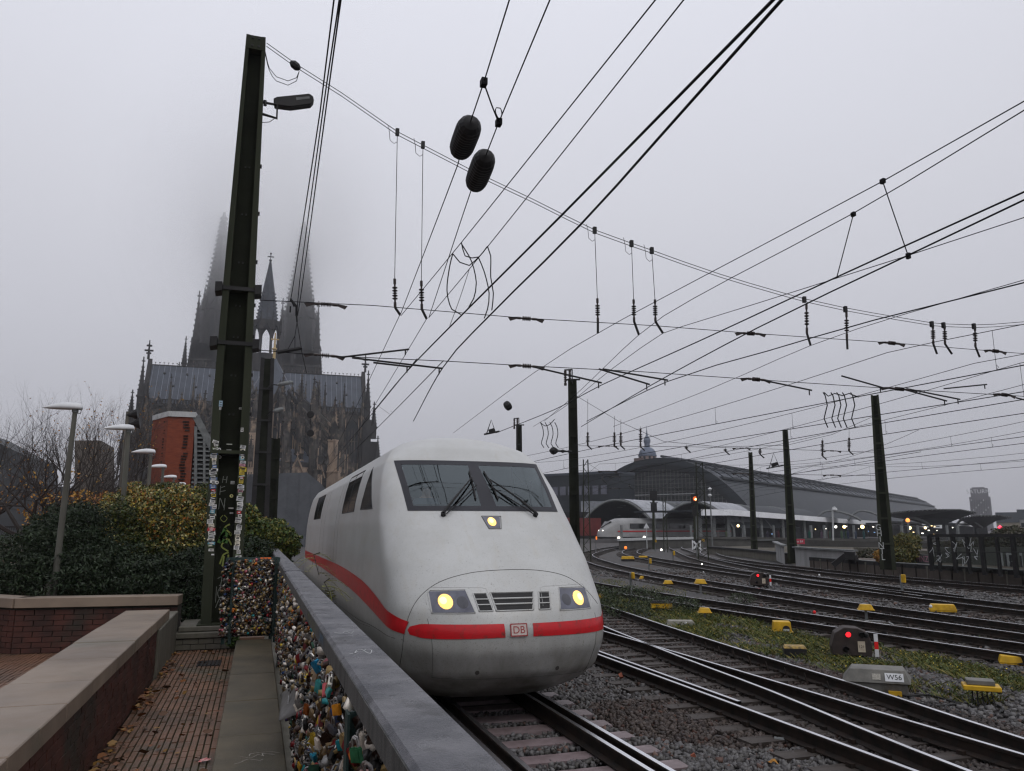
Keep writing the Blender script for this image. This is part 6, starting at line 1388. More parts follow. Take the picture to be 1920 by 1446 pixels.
def archrib(label, u0, u1, ua, va, vb, d):
    t = thing('canopy_arch', label, 'canopy'); g_ = lambda u: atD(u, va+(vb-va)*abs((u-ua)/((ua-u0) if u < ua else (u1-ua)))**2, d); b = MB(); b.tube([g_(u) for u in np.linspace(u0, u1, 20)], .35, 6); b.build('rib', m_grey, t)
    b = MB(); e = Vector((g_(ua).x, g_(ua).y, 0)).normalized()*8; b.grid(lambda a_, c_: g_(u0+(u1-u0)*a_)+e*c_+Vector((0,0,.3)), 20, 1); b.build('glass', m_clear, t, smooth='all')
archrib('shallow curved canopy edge above the white fascia', 1528, 1615, 1555, 958, 976, 215); archrib('pale curved glass canopy edge left of the leaning mast', 1590, 1660, 1615, 958, 976, 225)
archrib('curved canopy edge right of the orange lamp', 1690, 1745, 1705, 971, 986, 222); archrib('curved canopy edge below the smaller wing-shaped roof', 1790, 1842, 1805, 975, 990, 246)
# platforms, panels coloured dark as the hall's shade, poles and lights
m_plat = mat('platform_concrete', (.07,.068,.062), (.045,.043,.04), .6, .7, geo=True)
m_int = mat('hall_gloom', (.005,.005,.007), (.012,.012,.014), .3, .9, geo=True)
pf = thing('station_platform', 'long grey platform edge in front of the train shed', 'platform', kind='structure')
PE = [(1118,1017,84),(1160,1012,96),(1230,1010,104),(1300,1009,112),(1400,1009,118),(1500,1011,120),(1640,1013,124),(1760,1016,128),(1925,1019,130)]
for i in range(1, len(PE)-1):
    a, c = atD(*PE[i]), atD(*PE[i+1]); b = MB(); b.beam(a+Vector((0,0,.0)), c, .4, .32); b.build('coping', m_lgrey if i < 3 else m_plat, pf)
    b = MB(); b.prism([(a.x,a.y,-.3),(c.x,c.y,-.3),(c.x,c.y,c.z-.16),(a.x,a.y,a.z-.16)], tuple(Vector((a.x,a.y,0)).normalized()*22)); b.build('slab', m_plat, pf)
bk = thing('hall_shade_panels', 'near-black panels standing in for the shade of the train shed behind the platforms', 'station')  # added near-black panels put the shade under the station roofs into colour
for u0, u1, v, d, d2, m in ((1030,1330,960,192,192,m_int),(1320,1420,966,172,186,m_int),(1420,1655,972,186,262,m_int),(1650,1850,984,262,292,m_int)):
    a, c = atD(u0, v, d), atD(u1, v+(10 if u0 == 1420 else 0), d2); b = MB(); b.prism([(a.x,a.y,0),(c.x,c.y,0),(c.x,c.y,c.z),(a.x,a.y,a.z)], tuple(ax*1.0)); b.build('gloom_panel', m, bk)
m_lw = mat('platform_light', (1,1,1), emit=(1,.92,.8), estr=3.0); m_ly = mat('warm_light', (1,.8,.4), emit=(1,.70,.30), estr=4.0); m_lb = mat('blue_screen', (.3,.5,.8), emit=(.25,.45,.8), estr=.9)
rr = random.Random(8)
LU = sorted([rr.uniform(1330, 1640) for _ in range(24)]+[rr.uniform(1660, 1800) for _ in range(10)])
for k in range(34):
    u = LU[k]; v = rr.uniform(986, 1003); d = rr.uniform(175, 230); p_ = atD(u, v, d); s_ = rr.choice((.12,.14,.18)); b = MB(); b.cbox(p_, (s_*rr.choice((1,1,3)), .1, s_)); tag(b.build('station_lamp', rr.choice((m_lw, m_lw, m_ly, m_lb))), 'tiny lit lamp under the station roofs, %s from the left' % ordn(k+1), 'lamp', 'small lights under the station roofs')
for u, v, d, s_, m, lab in ((1384,986,120,.2,m_ly,'round warm lamp low in front of the station platform'),(1583,988,190,.36,m_ly,'yellow lamp, second brightest under the white fascia'),(1617,988,190,.42,m_ly,'brightest yellow lamp under the white fascia'),(1567,988,195,.3,m_lw,'white lamp left of the two yellow ones under the fascia'),(1160,1009,150,.28,m_lw,'white light at the foot of the parked train, left'),(1208,1008,150,.28,m_lw,'white light at the foot of the parked train, right'),(1706,990,180,.32,m_ly,'yellow lamp under the wing-shaped canopy'),(1735,990,180,.26,m_ly,'small yellow lamp further right under the wing-shaped canopy')):
    b = MB(); c_ = atD(u, v, d); b.lathe([(.02,-s_),(s_*.7,-s_*.7),(s_,0),(s_*.7,s_*.7),(.02,s_)], c_, 10); b2 = b.build('lamp', m); tag(b2, lab, 'lamp')
for k in range(16):
    u = sorted([1283,1340,1362,1395,1428,1520,1545,1600,1690,1720,1775,1795,1165,1270,1295,1450])[k]; p_ = atD(u, 985, 150+(k % 3)*12); b = MB(); b.beam(Vector((p_.x,p_.y,.2)), Vector((p_.x,p_.y,p_.z)), .35, .35); tag(b.build('platform_column', m_grey), 'grey steel column on the station platform, %s from the left' % ordn(k+1), 'column', 'columns on the station platform')
TU = sorted(rr.uniform(1325, 1640) for _ in range(26))
for k in range(26):
    u = TU[k]; p_ = atD(u, 1004, rr.uniform(128, 150)); 
    b = MB(); h = rr.uniform(.55,.7); hh = 2.2 
    z0 = p_.z-.9; b.tube([(p_.x,p_.y,z0),(p_.x,p_.y,z0+.8),(p_.x,p_.y,z0+1.25),(p_.x,p_.y,z0+1.45),(p_.x,p_.y,z0+1.5),(p_.x,p_.y,z0+1.7)], [.10,.17,.2,.16,.07,.09], 7); o = b.build('person', mat('coat_%d' % k, tuple(rr.uniform(.01,.07) for _ in range(3)), rough=.9)); tag(o, 'tiny traveller waiting on the station platform, %s from the left' % ordn(k+1), 'person', 'travellers waiting on the platforms')
# parked white train and red train
pt = thing('parked_train', 'white high speed train with pointed nose standing at the platform under the canopy', 'train')
a = atD(1122, 1001, 150); dirv = (atD(1300, 1001, 166)-a); dirv.z = 0; dirv.normalize(); sdv = Vector((dirv.y, -dirv.x, 0)); gz = atD(1150,1010,150).z
b = MB(); prof = [(0,.9,.3,.55),(.4,1.5,.35,.9),(1.2,2.3,.3,1.15),(2.4,3.2,.3,1.35),(4,3.75,.3,1.48),(6,3.85,.3,1.5),(34,3.85,.3,1.5)]
V = []; 
for s, zt, zb_, hw_ in prof:
    for k in range(9): an = PI*k/8; V.append(a*1+dirv*s+sdv*(hw_*math.cos(an))+Vector((0,0,gz-a.z+zb_+ (zt-zb_)*math.sin(an)**.45)))
b.add(V, [(i*9+k, i*9+k+1, (i+1)*9+k+1, (i+1)*9+k) for i in range(6) for k in range(8)]+[tuple(range(8,-1,-1))]); b.build('body', mat('parked_train_paint', (.26,.26,.26), (.20,.20,.20), .6, .4, geo=True), pt, smooth='all')
zz = gz
b = MB(); b.prism([a+dirv*.9-sdv*0+Vector((0,0,zz-a.z+1.9)), a+dirv*2.6+sdv*.9+Vector((0,0,zz-a.z+3.1)), a+dirv*2.6-sdv*.9+Vector((0,0,zz-a.z+3.1))], (-.35*dirv.x, -.35*dirv.y, .12)); b.build('windscreen', m_sidegl, pt)
for s0, s1 in ((6.5,14.5),(16.5,23),(25,33)): b = MB(); c0 = a+dirv*s0+sdv*1.515; c1 = a+dirv*s1+sdv*1.515; c0.z = c1.z = zz+2.35; b.beam(c0, c1, .06, .95); b.build('window_band', m_sidegl, pt)
b = MB(); c0 = a+dirv*3.5+sdv*1.51; c1 = a+dirv*33.8+sdv*1.515; c0.z = c1.z = zz+1.35; b.beam(c0, c1, .05, .2); b.build('red_stripe', m_trred, pt)
for s_ in (-1, 1): b = MB(); p_ = a+dirv*.6+sdv*s_*.6; p_.z = zz+1.45; b.lathe([(.02,-.16),(.16,0),(.02,.16)], p_, 8); b.build('headlight', m_lw, pt)
rt_ = thing('red_train', 'dark red regional train mostly hidden left of the parked white one', 'train'); b = MB(); a, c = atD(1036, 997, 150), atD(1118, 997, 158); b.beam(Vector((a.x,a.y,gz+2.2)), Vector((c.x,c.y,gz+2.2)), 2.8, 3.4); b.build('body', mat('dull_red', (.14,.022,.02), (.08,.015,.015), .5, .5), rt_); b = MB(); b.beam(Vector((a.x,a.y,gz+2.7))-Vector((a.x,a.y,0)).normalized()*1.45, Vector((c.x,c.y,gz+2.7))-Vector((a.x,a.y,0)).normalized()*1.45, .05, .9); b.build('window_band', m_sidegl, rt_)
# church tower behind the hall
ch = thing('church_tower', 'church tower with blue-grey onion dome and pink drum behind the hall roof', 'tower'); D = 345; s_ = D/1450
c0 = atD(1214, 855, D); R_ = 16.5*s_; z = lambda v: atD(1214, v, D).z
b = MB(); b.lathe([(15*s_, z(885)),(15*s_, z(856)),(16*s_, z(855))], (c0.x,c0.y,0), 20); b.build('drum', mat('pink_render', (.36,.26,.22), (.28,.21,.19), .8, .8, geo=True), ch)
b = MB(); prf = [(17*s_, z(856)),(17.2*s_, z(853.5))]+[(16*s_*math.cos(t_), z(853)+(z(838)-z(853))*math.sin(t_)) for t_ in np.linspace(0, 1.25, 9)]; b.lathe(prf, (c0.x,c0.y,0), 24); m_cu = mat('dome_copper', (.12,.15,.20), (.085,.10,.14), .6, .5, geo=True); b.build('dome', m_cu, ch, smooth=True)
b = MB(); b.lathe([(5*s_,z(840)),(5*s_,z(831)),(6*s_,z(830.5)),(6.5*s_,z(826)),(5*s_,z(821)),(2*s_,z(817)),(1.2*s_,z(812)),(.6*s_,z(806)),(.15*s_,z(799))], (c0.x,c0.y,0), 12); b.build('lantern', m_cu, ch)
for k in range(7): a = k*PI/5+2.6; b = MB(); b.cbox((c0.x+15.1*s_*math.cos(a), c0.y+15.1*s_*math.sin(a), (z(857)+z(862))/2), (.9,.5,1.3), a+PI/2); b.build('window', m_win, ch)
b = MB(); p_ = atD(1202, 866, D); b.cbox((p_.x,p_.y,p_.z-6), (4.5,4.5,15), .5); b.build('tower_base', mat('dull_brick', (.14,.09,.08), (.10,.07,.06), 1, .9), ch)
# office tower with sign
of = thing('office_tower', 'grey brick high-rise with rooftop lettering at the far right', 'tower'); D = 880; s_ = D/1450; m_of = mat('office_brick', (.105,.10,.11), (.085,.082,.09), .15, .9, geo=True)
def offbox(u0, u1, v0, dep, nm='wall'):
    a, c = atD(u0, v0, D), atD(u1, v0, D); e = Vector((a.x,a.y,0)).normalized(); b = MB(); b.prism([(a.x,a.y,0),(c.x,c.y,0),(c.x,c.y,a.z),(a.x,a.y,a.z)], tuple(e*dep)); b.build(nm, m_of, of); return a, c, e
a, c, e = offbox(1817, 1857, 932, 22); offbox(1818.5, 1852, 916, 18, 'upper_storeys'); offbox(1822, 1846, 914, 10, 'roof_house')
for r_ in range(8):
    for k in range(8):
        u = 1821+k*4.6; v = 938+r_*4.6; p_ = atD(u, v, D-.6); b = MB(); b.cbox(p_, (1.5,.5,1.5), -YAW*0+.9); b.build('window', m_win if (k+r_) % 5 else m_lgrey, of)
p_ = atD(1834, 922, D-2.5); e = Vector((p_.x,p_.y,0)).normalized(); text('lettering', 'SATURN', 5.2, facing(p_, (e.y,-e.x,0), (0,0,1)), m_white, of, .2)
# houses at the right edge
for (u0, u1, v0, d, col, lab) in ((1902,1990,968,330,(.30,.31,.33),'pale modern block at the right edge behind the houses'),(1868,1912,980,290,(.30,.27,.21),'cream apartment house with dark mansard roof at right'),(1908,1960,974,300,(.33,.33,.33),'white gabled house at the right edge')):
    t = thing('apartment_house', lab, 'house'); a, c = atD(u0, v0, d), atD(u1, v0, d); e = Vector((a.x,a.y,0)).normalized(); r_ = (c-a); r_.z = 0; L_ = r_.length; r_.normalize(); b = MB(); b.prism([(a.x,a.y,0),(c.x,c.y,0),(c.x,c.y,a.z),(a.x,a.y,a.z)], tuple(e*14)); b.build('wall', mat('render', col, tuple(x*.8 for x in col), .5, .9, geo=True), t)
    if v0 > 970: b = MB(); h = 3.2; A_ = Vector((a.x,a.y,a.z)); C_ = Vector((c.x,c.y,a.z)); b.add([A_-e*.3, C_-e*.3, C_-e*.3+e*14, A_-e*.3+e*14, A_+e*3+Vector((0,0,h)), C_+e*3+Vector((0,0,h)), C_+e*11+Vector((0,0,h)), A_+e*11+Vector((0,0,h))], [(0,1,5,4),(1,2,6,5),(2,3,7,6),(3,0,4,7),(4,5,6,7)]); b.build('roof', m_sth, t)
    for fl_ in range(3):
        for k in range(int(L_/2.2)): p_ = Vector((a.x,a.y,0))+r_*(1.3+k*2.2)-e*.06; b = MB(); b.cbox((p_.x,p_.y,a.z-1.8-fl_*2.7), (1.0,.1,1.4), math.atan2(r_.y, r_.x)); b.build('window', m_win, t)
# ================================================================ LEFT: lamps, brick tower, museum, trees, hedge
m_pole = mat('lamp_pole', (.10,.10,.085), (.065,.06,.05), 2, .45, .15, 60, stretch=(1,1,.3), geo=True, c3=(.13,.12,.10), s3=3)
def street_lamp(label, base, top, hl=.46, box=True, sc_=1.):
    t = thing('street_lamp', label, 'lamp post', group='lamp posts in a row across the square'); base = Vector(base); top = Vector(top); b = MB(); b.tube([base, base.lerp(top,.5), top], [.052*sc_,.046*sc_,.036*sc_], 12); b.build('pole', m_pole, t, smooth=True)
    if box: b = MB(); c = base+Vector((-.055,-.0,0)); b.add([(c.x-.075,c.y-.06,base.z-.02),(c.x+.03,c.y-.06,base.z-.02),(c.x+.03,c.y+.06,base.z-.02),(c.x-.075,c.y+.06,base.z-.02),(c.x-.06,c.y-.06,base.z+.80),(c.x+.045,c.y-.06,base.z+.92),(c.x+.045,c.y+.06,base.z+.92),(c.x-.06,c.y+.06,base.z+.80)], [(0,3,2,1),(4,5,6,7),(0,1,5,4),(1,2,6,5),(2,3,7,6),(3,0,4,7)]); b.build('service_box', m_pole, t, bevel=.01)
    # flat head pointing left
    b = MB(); n = 9; prof = [(.10,.015,.05),(.08,.03,.062),(.0,.038,.075),(-.12,.040,.085),(-.24,.034,.085),(-.34,.024,.07),(-.41,.012,.045),(-.46,.004,.012)]; V = []
    for x, h, w_ in prof:
        for k in range(n): a = 2*PI*k/n; z_ = math.sin(a); V.append(top+Vector((x*hl/.46, w_*math.cos(a)*1.25, .03+(h*2.6*z_ if z_ > 0 else h*.5*z_)+.02*(x+.1))))
    b.add(V, [(i*n+k, i*n+(k+1) % n, (i+1)*n+(k+1) % n, (i+1)*n+k) for i in range(len(prof)-1) for k in range(n)]+[tuple(range(n-1,-1,-1))]); b.build('lamp_head', m_white, t, smooth='all')
    b = MB(); b.tube([top+Vector((0,0,-.03)), top+Vector((0,0,.055))], .05, 12); b.tube([top+Vector((.045,-.05,.02)), top+Vector((.10,-.05,.0)), top+Vector((.085,-.05,-.05)), top+Vector((.03,-.05,-.05))], .008, 5); b.build('joint', m_grey, t); return t
street_lamp('nearest lamp post, tall, with white flat head and a box at its foot', atY(90,1200,13.8), atY(141,770,13.8))
ZH = EYE+1.86
LL = [('second lamp post, with loudspeakers behind its white head', 241, 808, 231, 940, 16.8), ('third lamp post, its white head just left of the brick tower', 283, 851, 274, 960, 21.8), ('fourth lamp post, white head against the red bricks', 306, 878, 300, 960, 27), ('fifth lamp post, small white head low against the red bricks', 326, 897, 322, 960, 32.5), ('farthest lamp post, tiny white head just above the yellow shrub', 344, 910, 341, 960, 38)]
for lab, u, v, ub, vb, Y in LL: tp = atY(u, v, Y); bs = atY(ub, vb, Y); k = (PZ-bs.z)/(tp.z-bs.z); street_lamp(lab, bs+(tp-bs)*k, tp, box=False, sc_=1.1)
t = thing('loudspeaker_pole', 'pole with two dark horn loudspeakers behind the second lamp', 'loudspeaker'); Y = 24
b = MB(); p_ = atY(240, 772, Y); b.tube([Vector((p_.x,p_.y,PZ)), p_], .05, 8); b.build('pole', m_pole, t)
for u, v in ((246,778),(250,795)):
    c_ = atY(u, v, Y); b = MB(); b.M = Matrix.Translation(c_)@Matrix.Rotation(R(80), 4, 'Y'); b.lathe([(.05,-.12),(.07,.0),(.16,.14),(.17,.17)], n=10); b.build('horn', m_black, t)
# red brick stair tower with louvred side
bt = thing('brick_tower', 'red brick tower with vertical rows of dark recessed bricks and a grey louvred side', 'tower'); Y = 44.
def bp(u, v, Y_=Y): return atY(u, v, Y_)
a, c, d = bp(287,784,46), bp(316,781,Y), bp(366,783,Y); zb = PZ-.2
b = MB(); e = bp(376, 800, 47.5)
pts = [Vector((a.x,a.y,0)), Vector((c.x,c.y,0)), Vector((d.x,d.y,0)), Vector((e.x,e.y+2,0)), Vector((a.x,a.y+5,0))]
zt = c.z; b.prism([p_+Vector((0,0,zb)) for p_ in pts], (0,0,zt-zb)); b.build('brick_wall', m_brick_r, bt)
b = MB(); ctr_ = sum(pts, Vector())/5; b.prism([ctr_+(p_-ctr_)*1.03+Vector((0,0,zt)) for p_ in pts], (0,0,.28)); b.build('coping', m_lgrey, bt)
db = MB(); rr = random.Random(2); q_me = MB(); q_me.box(-.11,.11,-.03,.012,-.035,.035); me = q_me.mesh('brick'); me.materials.append(mat('dark_header', (.028,.018,.016), rough=.8)); cnt = 0
for u0, sp_ in ((308,3.2),(344,4.5)):
    for k in range(46):
        z = zb+.6+k*(zt-zb-.7)/46
        for s in (0, 1):
            if rr.random() < .75 and cnt < 296: p_ = bp(u0+rr.choice((-sp_*.4,0,sp_*.4))+s*2, 850, Y if u0 > 316 else Y+.4); o = bpy.data.objects.new('brick', me); C.objects.link(o); child(o, bt); o.location = (p_.x, p_.y-.02, z); cnt += 1
# louvred triangular wing
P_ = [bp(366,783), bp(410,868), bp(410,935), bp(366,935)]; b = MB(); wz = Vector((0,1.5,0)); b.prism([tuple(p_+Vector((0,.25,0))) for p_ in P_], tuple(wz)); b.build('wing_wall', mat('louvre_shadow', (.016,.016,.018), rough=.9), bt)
z = P_[3].z+.1
while z < P_[0].z-.3:
    f = 1 if z < P_[1].z else (P_[0].z-z)/(P_[0].z-P_[1].z); x1 = P_[0].x+(P_[1].x-P_[0].x)*f
    if x1-P_[0].x > .2: b = MB(); b.add([(P_[0].x+.05,Y-.02,z),(x1,Y-.02,z),(x1,Y+.24,z+.13),(P_[0].x+.05,Y+.24,z+.13),(P_[0].x+.05,Y-.02,z+.04),(x1,Y-.02,z+.04),(x1,Y+.24,z+.17),(P_[0].x+.05,Y+.24,z+.17)], [(0,3,2,1),(4,5,6,7),(0,1,5,4),(1,2,6,5),(2,3,7,6),(3,0,4,7)]); b.build('slat', m_grey, bt)
    z += .235
b = MB(); b.beam(P_[0]+Vector((.02,.05,.08)), P_[1]+Vector((.05,.05,.05)), .35, .12, up=(0,1,0)); b.beam(bp(383,818), bp(383,935), .12, .12); b.beam(bp(367,800), bp(367,935), .14, .14); b.build('trim', m_grey, bt)
# museum: zinc-clad blocks
m_zinc = mat('zinc_cladding', (.085,.09,.10), (.06,.064,.072), .5, .5, geo=True)
def clad(label, pts, Y0_, depth, m, seam=1.0, nm='museum_building', cat='building'):
    t = thing(nm, label, cat); P = [atY(u, v, Y0_) for u, v in pts]; b = MB(); b.prism([tuple(p_) for p_ in P], (0, depth, 0)); b.build('wall', m, t)
    if seam:
        x0 = min(p_.x for p_ in P); x1 = max(p_.x for p_ in P); z0 = min(p_.z for p_ in P); x = x0+.3; top = P[:2] if len(P) == 4 else P[:-2]; k = 0
        while x < x1-.1:
            zt = None
            for i in range(len(P)-1):
                a_, c_ = P[i], P[i+1]
                if (a_.x-x)*(c_.x-x) <= 0 and abs(c_.x-a_.x) > 1e-6: z_ = a_.z+(c_.z-a_.z)*(x-a_.x)/(c_.x-a_.x); zt = z_ if zt is None else max(zt, z_)
            if zt and zt-z0 > .3 and k < 120: b = MB(); b.box(x-.04, x+.04, Y0_-.06, Y0_-.001, z0, zt-.1); b.build('seam', m, t); k += 1
            x += seam
    return t
clad('grey zinc-clad museum block low in front of the cathedral, left of the train', [(450,890),(575,886),(600,905),(640,950),(640,1030),(450,1030)], 118, 10, m_zinc, 1.6)
clad('small dark zinc block with a slanted roof beside the mast', [(455,905),(470,890),(502,925),(502,1030),(455,1030)], 96, 6, mat('zinc_darker', (.055,.058,.066), (.04,.042,.048), .5, .5, geo=True), 1.1)
clad('dark modern building with a sloping roof line at the left edge', [(-60,800),(0,832),(44,853),(48,905),(130,915),(130,1010),(-60,1010)], 78, 12, mat('museum_dark', (.050,.056,.062), (.038,.042,.046), .4, .6, geo=True), 2.4)
clad('brown square building behind the bare trees at left', [(140,826),(189,826),(189,1000),(140,1000)], 100, 9, mat('brown_facade', (.115,.10,.085), (.085,.075,.065), .4, .8, geo=True), 0)
b = MB(); p0, p1 = atY(-30,1015,52), atY(230,1012,52); b.box(p0.x, p1.x, 52, 52.5, PZ-.1, p0.z+.2); tag(b.build('parapet_wall', m_conc_d), 'low dark concrete wall beyond the bare tree at left', 'wall')
b = MB(); p0, p1 = atY(-30,988,50), atY(95,985,50); b.box(p0.x, p1.x, 50, 50.05, p0.z-.04, p0.z+.04)
for x in np.linspace(p0.x, p1.x, 30): b.box(x-.015, x+.015, 50, 50.04, PZ, p0.z)
f_ = tag(b.build('metal_fence', m_black), 'thin dark metal fence on the low wall at left', 'fence')

# ---------------- trees
def branch(b, p, d, L, r, depth, rg, spread=.55, up=.12, tips=None, seg=3):
    pts = [p]; rs = [r]; dd = d.copy()
    for i in range(seg):
        dd = (dd+Vector((rg.uniform(-.16,.16), rg.uniform(-.16,.16), rg.uniform(-.05,.16)+up*.3))).normalized(); pts.append(pts[-1]+dd*L/seg); rs.append(r*(1-.42*(i+1)/seg))
    b.tube(pts, rs, 5 if r > .02 else 3, cap=False)
    if tips is not None and depth <= 1: tips += pts[1:]
    if depth == 0: return
    n = rg.choice((2,3,3)) if depth > 1 else 3
    for k in range(n):
        a = rg.uniform(0, 6.28); s = rg.uniform(.35, 1)*spread*1.5; side = dd.cross(Vector((math.cos(a), math.sin(a), .3))).normalized(); nd = (dd+side*s+Vector((0,0,up))).normalized()
        i = rg.choice((1,2,3)) if k else 3; branch(b, pts[min(i, seg)], nd, L*rg.uniform(.62,.86), rs[min(i, seg)]*.76, depth-1, rg, spread, up, tips, seg)
def tree(label, base, h, seed, depth=5, r=.10, spread=.6, leaves=None, nm='bare_tree', cat='tree', trunk=.28, up=.12, group=None, lsz=.05):
    rg = random.Random(seed); t = thing(nm, label, cat, group=group); b = MB(); base = Vector(base); top = base+Vector((rg.uniform(-.1,.1), rg.uniform(-.1,.1), h*trunk)); b.tube([base, base.lerp(top,.5), top], [r*1.15, r, r*.9], 8); b.build('trunk', m_bark, t, smooth=True); b = MB(); tips = []
    n = 5
    for k in range(n):
        a = 6.28*k/n+rg.uniform(-.4,.4); d = Vector((math.cos(a)*spread*1.2, math.sin(a)*spread*1.2, rg.uniform(.5,1.1))).normalized(); branch(b, top-Vector((0,0,rg.uniform(0,.25)*h*trunk)), d, h*.27, r*.55, depth, rg, spread, up, tips)
    b.build('crown', m_bark_d, t)
    if leaves:
        n_, cols, zlim = leaves; T_ = [p_ for p_ in tips if p_.z < base.z+h*zlim] or tips; g_ = np.random.RandomState(seed); P = np.array([T_[i] for i in g_.randint(0, len(T_), n_)])+g_.normal(0, .10, (n_, 3)); cc = np.array(cols)[g_.randint(0, len(cols), n_)]*g_.uniform(.6, 1.2, (n_, 1)); V, F, c2 = leafcards(P, g_.uniform(lsz*.6, lsz*1.3, n_), g_, cc, .6); bulk('leaves', V, F, m_leaf, c2, t)['kind'] = 'stuff'
    return t
OR = [(.28,.12,.02),(.34,.17,.03),(.20,.075,.02),(.38,.22,.04)]
tree('bare wide-branching tree left of the nearest lamp post, a few orange leaves low down', (atY(58,985,30).x, 30, PZ), 6.4, 3, 5, .16, .85, (260, OR, .55), up=.10, trunk=.22)
tree('bare tree at the left edge in front of the dark building', (atY(-40,985,33).x, 33, PZ), 7.0, 5, 5, .14, .7, (60, OR, .6), up=.12)
tree('bare tree directly behind the nearest lamp post', (atY(150,985,38).x, 38, PZ), 7.6, 9, 5, .14, .7, (320, OR, .42), up=.14)
tree('tree with orange leaves left of the second lamp post', (atY(190,985,30).x, 30, PZ), 4.6, 12, 5, .12, .8, (1500, OR, .62), nm='autumn_tree', up=.08, trunk=.15, lsz=.055)
tree('bare tree behind the second lamp post', (atY(222,985,46).x, 46, PZ), 8.0, 14, 5, .14, .62, (150, OR, .4), up=.14)
tree('small reddish bare shrub tree at the foot of the brick tower', (atY(270,985,36).x, 36, PZ), 5.2, 17, 5, .08, .6, (500, [(.16,.05,.03),(.2,.08,.03)], .6), nm='autumn_tree', trunk=.12, lsz=.04)
tree('bare tree at the left end of the row, seen against the sky', (atY(105,985,55).x, 55, PZ), 9.6, 23, 5, .14, .65, None, up=.12)
# dark twiggy mass of shrubs behind the square
b = MB(); rg = random.Random(40)
for k in range(26):
    u = rg.uniform(150, 300); Y_ = rg.uniform(33, 46); p_ = Vector((atY(u,985,Y_).x, Y_, PZ))
    for j in range(5): a = rg.uniform(0, 6.28); branch(b, p_+Vector((rg.uniform(-.4,.4),rg.uniform(-.4,.4),.2)), Vector((math.cos(a)*.35, math.sin(a)*.35, 1)).normalized(), 1.6, .025, 2, rg, .4, .2)
tag(b.build('shrubbery', m_bark_d), 'tangle of bare brown twigs behind the hedge and lamps', 'shrubs', kind='stuff')

# ---------------- hedge and shrubs as leaf clouds over real stems
def shrub(nm, label, cat, blobs, n, cols, seed, size, m=None, aspect=.42, stems=12, zmin=PZ, top=None, dens=1):
    t = thing(nm, label, cat); g_ = np.random.RandomState(seed); C_ = np.array([bl[:3] for bl in blobs]); Rr = np.array([bl[3:6] for bl in blobs]); wgt = Rr.prod(1)**(2/3); wgt /= wgt.sum()
    i = g_.choice(len(blobs), n, p=wgt); d = g_.normal(size=(n, 3)); d /= np.linalg.norm(d, axis=1)[:, None]; rr_ = g_.uniform(.55, 1.0, n)**.5; lump = 1+.13*np.sin(d[:, 0]*9+i)*np.sin(d[:, 1]*8+2*i)+.10*np.sin(d[:, 2]*13+i*3)
    P = C_[i]+d*Rr[i]*(rr_*lump)[:, None]; k = P[:, 2] > zmin; P, i, d = P[k], i[k], d[k]; cc = np.array(cols)[g_.randint(0, len(cols), len(P))]*g_.uniform(.55, 1.25, (len(P), 1))
    if top is not None:
        tc_, zt_, zw, pr_ = top; f = np.clip((P[:, 2]-zt_)/zw, 0, 1)*pr_; cl = (np.sin(P[:, 0]*3.1+P[:, 1]*2)+np.sin(P[:, 0]*7.3+P[:, 2]*6)+g_.normal(0,.5,len(P))) > -.3; u_ = (g_.rand(len(P)) < f) & cl; cc[u_] = (np.array(tc_)[g_.randint(0, len(tc_), len(P))]*g_.uniform(.6, 1.2, (len(P), 1)))[u_]
    V, F, c2 = leafcards(P, g_.uniform(size*.6, size*1.3, len(P)), g_, cc, aspect); o = bulk('leaves', V, F, m or m_leaf, c2, t); o['kind'] = 'stuff'
    b = MB(); rg = random.Random(seed)
    for s in range(stems):
        bl = blobs[rg.randrange(len(blobs))]; q_ = Vector((bl[0]+rg.uniform(-.5,.5)*bl[3], bl[1]+rg.uniform(-.4,.4)*bl[4], zmin)); e_ = Vector((bl[0]+rg.uniform(-.7,.7)*bl[3], bl[1]+rg.uniform(-.7,.7)*bl[4], bl[2]+bl[5]*rg.uniform(.3,.85))); b.tube([q_, q_.lerp(e_,.5)+Vector((rg.uniform(-.1,.1),0,0)), e_], [.022,.015,.006], 5)
    tag(b.build('stems', m_bark_d, t), kind='stuff'); return t
DG = [(.018,.030,.014),(.024,.038,.018),(.013,.022,.012),(.032,.045,.024),(.042,.052,.034)]
# rhododendron hedge: blobs placed along the planter
def blob(u, v, Y, ru, rv, ry): c_ = atY(u, v, Y); s_ = Y/1450; return (c_.x, c_.y, c_.z, ru*s_, ry, rv*s_)
hb = [blob(70,1060,15.2,62,66,1.2), blob(140,1035,15.6,66,78,1.3), blob(205,1075,15.2,66,62,1.2), blob(285,1100,15.0,66,52,1.1), blob(350,1105,14.8,60,54,1.1), blob(40,1090,14.6,40,45,.8), blob(110,1085,14.4,60,50,.9), blob(190,1090,14.4,60,50,.9), blob(270,1095,14.2,60,50,.9), blob(345,1100,14.0,45,55,.9), blob(385,1085,14.4,40,60,.9), blob(372,1140,13.6,36,40,.6), blob(100,1000,16.2,40,36,.8), blob(165,1000,16.2,46,40,.9)]
shrub('rhododendron_hedge', 'dense dark green hedge above the planter wall at left', 'hedge', hb, 92000, DG, 3, .036, m_leaf_gl, .34, 30, PZ+.25)
hb2 = [blob(228,1000,16.4,42,60,.9), blob(280,990,16.4,52,70,1.0), blob(335,990,16.2,55,72,1.0), blob(380,1000,16.2,36,66,.9), blob(250,1040,15.8,56,42,.9), blob(340,1045,15.6,60,46,.9), blob(225,950,17.6,30,26,.6), blob(300,945,17.8,36,30,.7), blob(355,945,17.6,36,26,.7), blob(250,930,17.8,26,22,.5), blob(320,925,17.8,30,20,.5), blob(378,935,17.6,22,24,.5), blob(205,975,17.2,24,34,.5)]
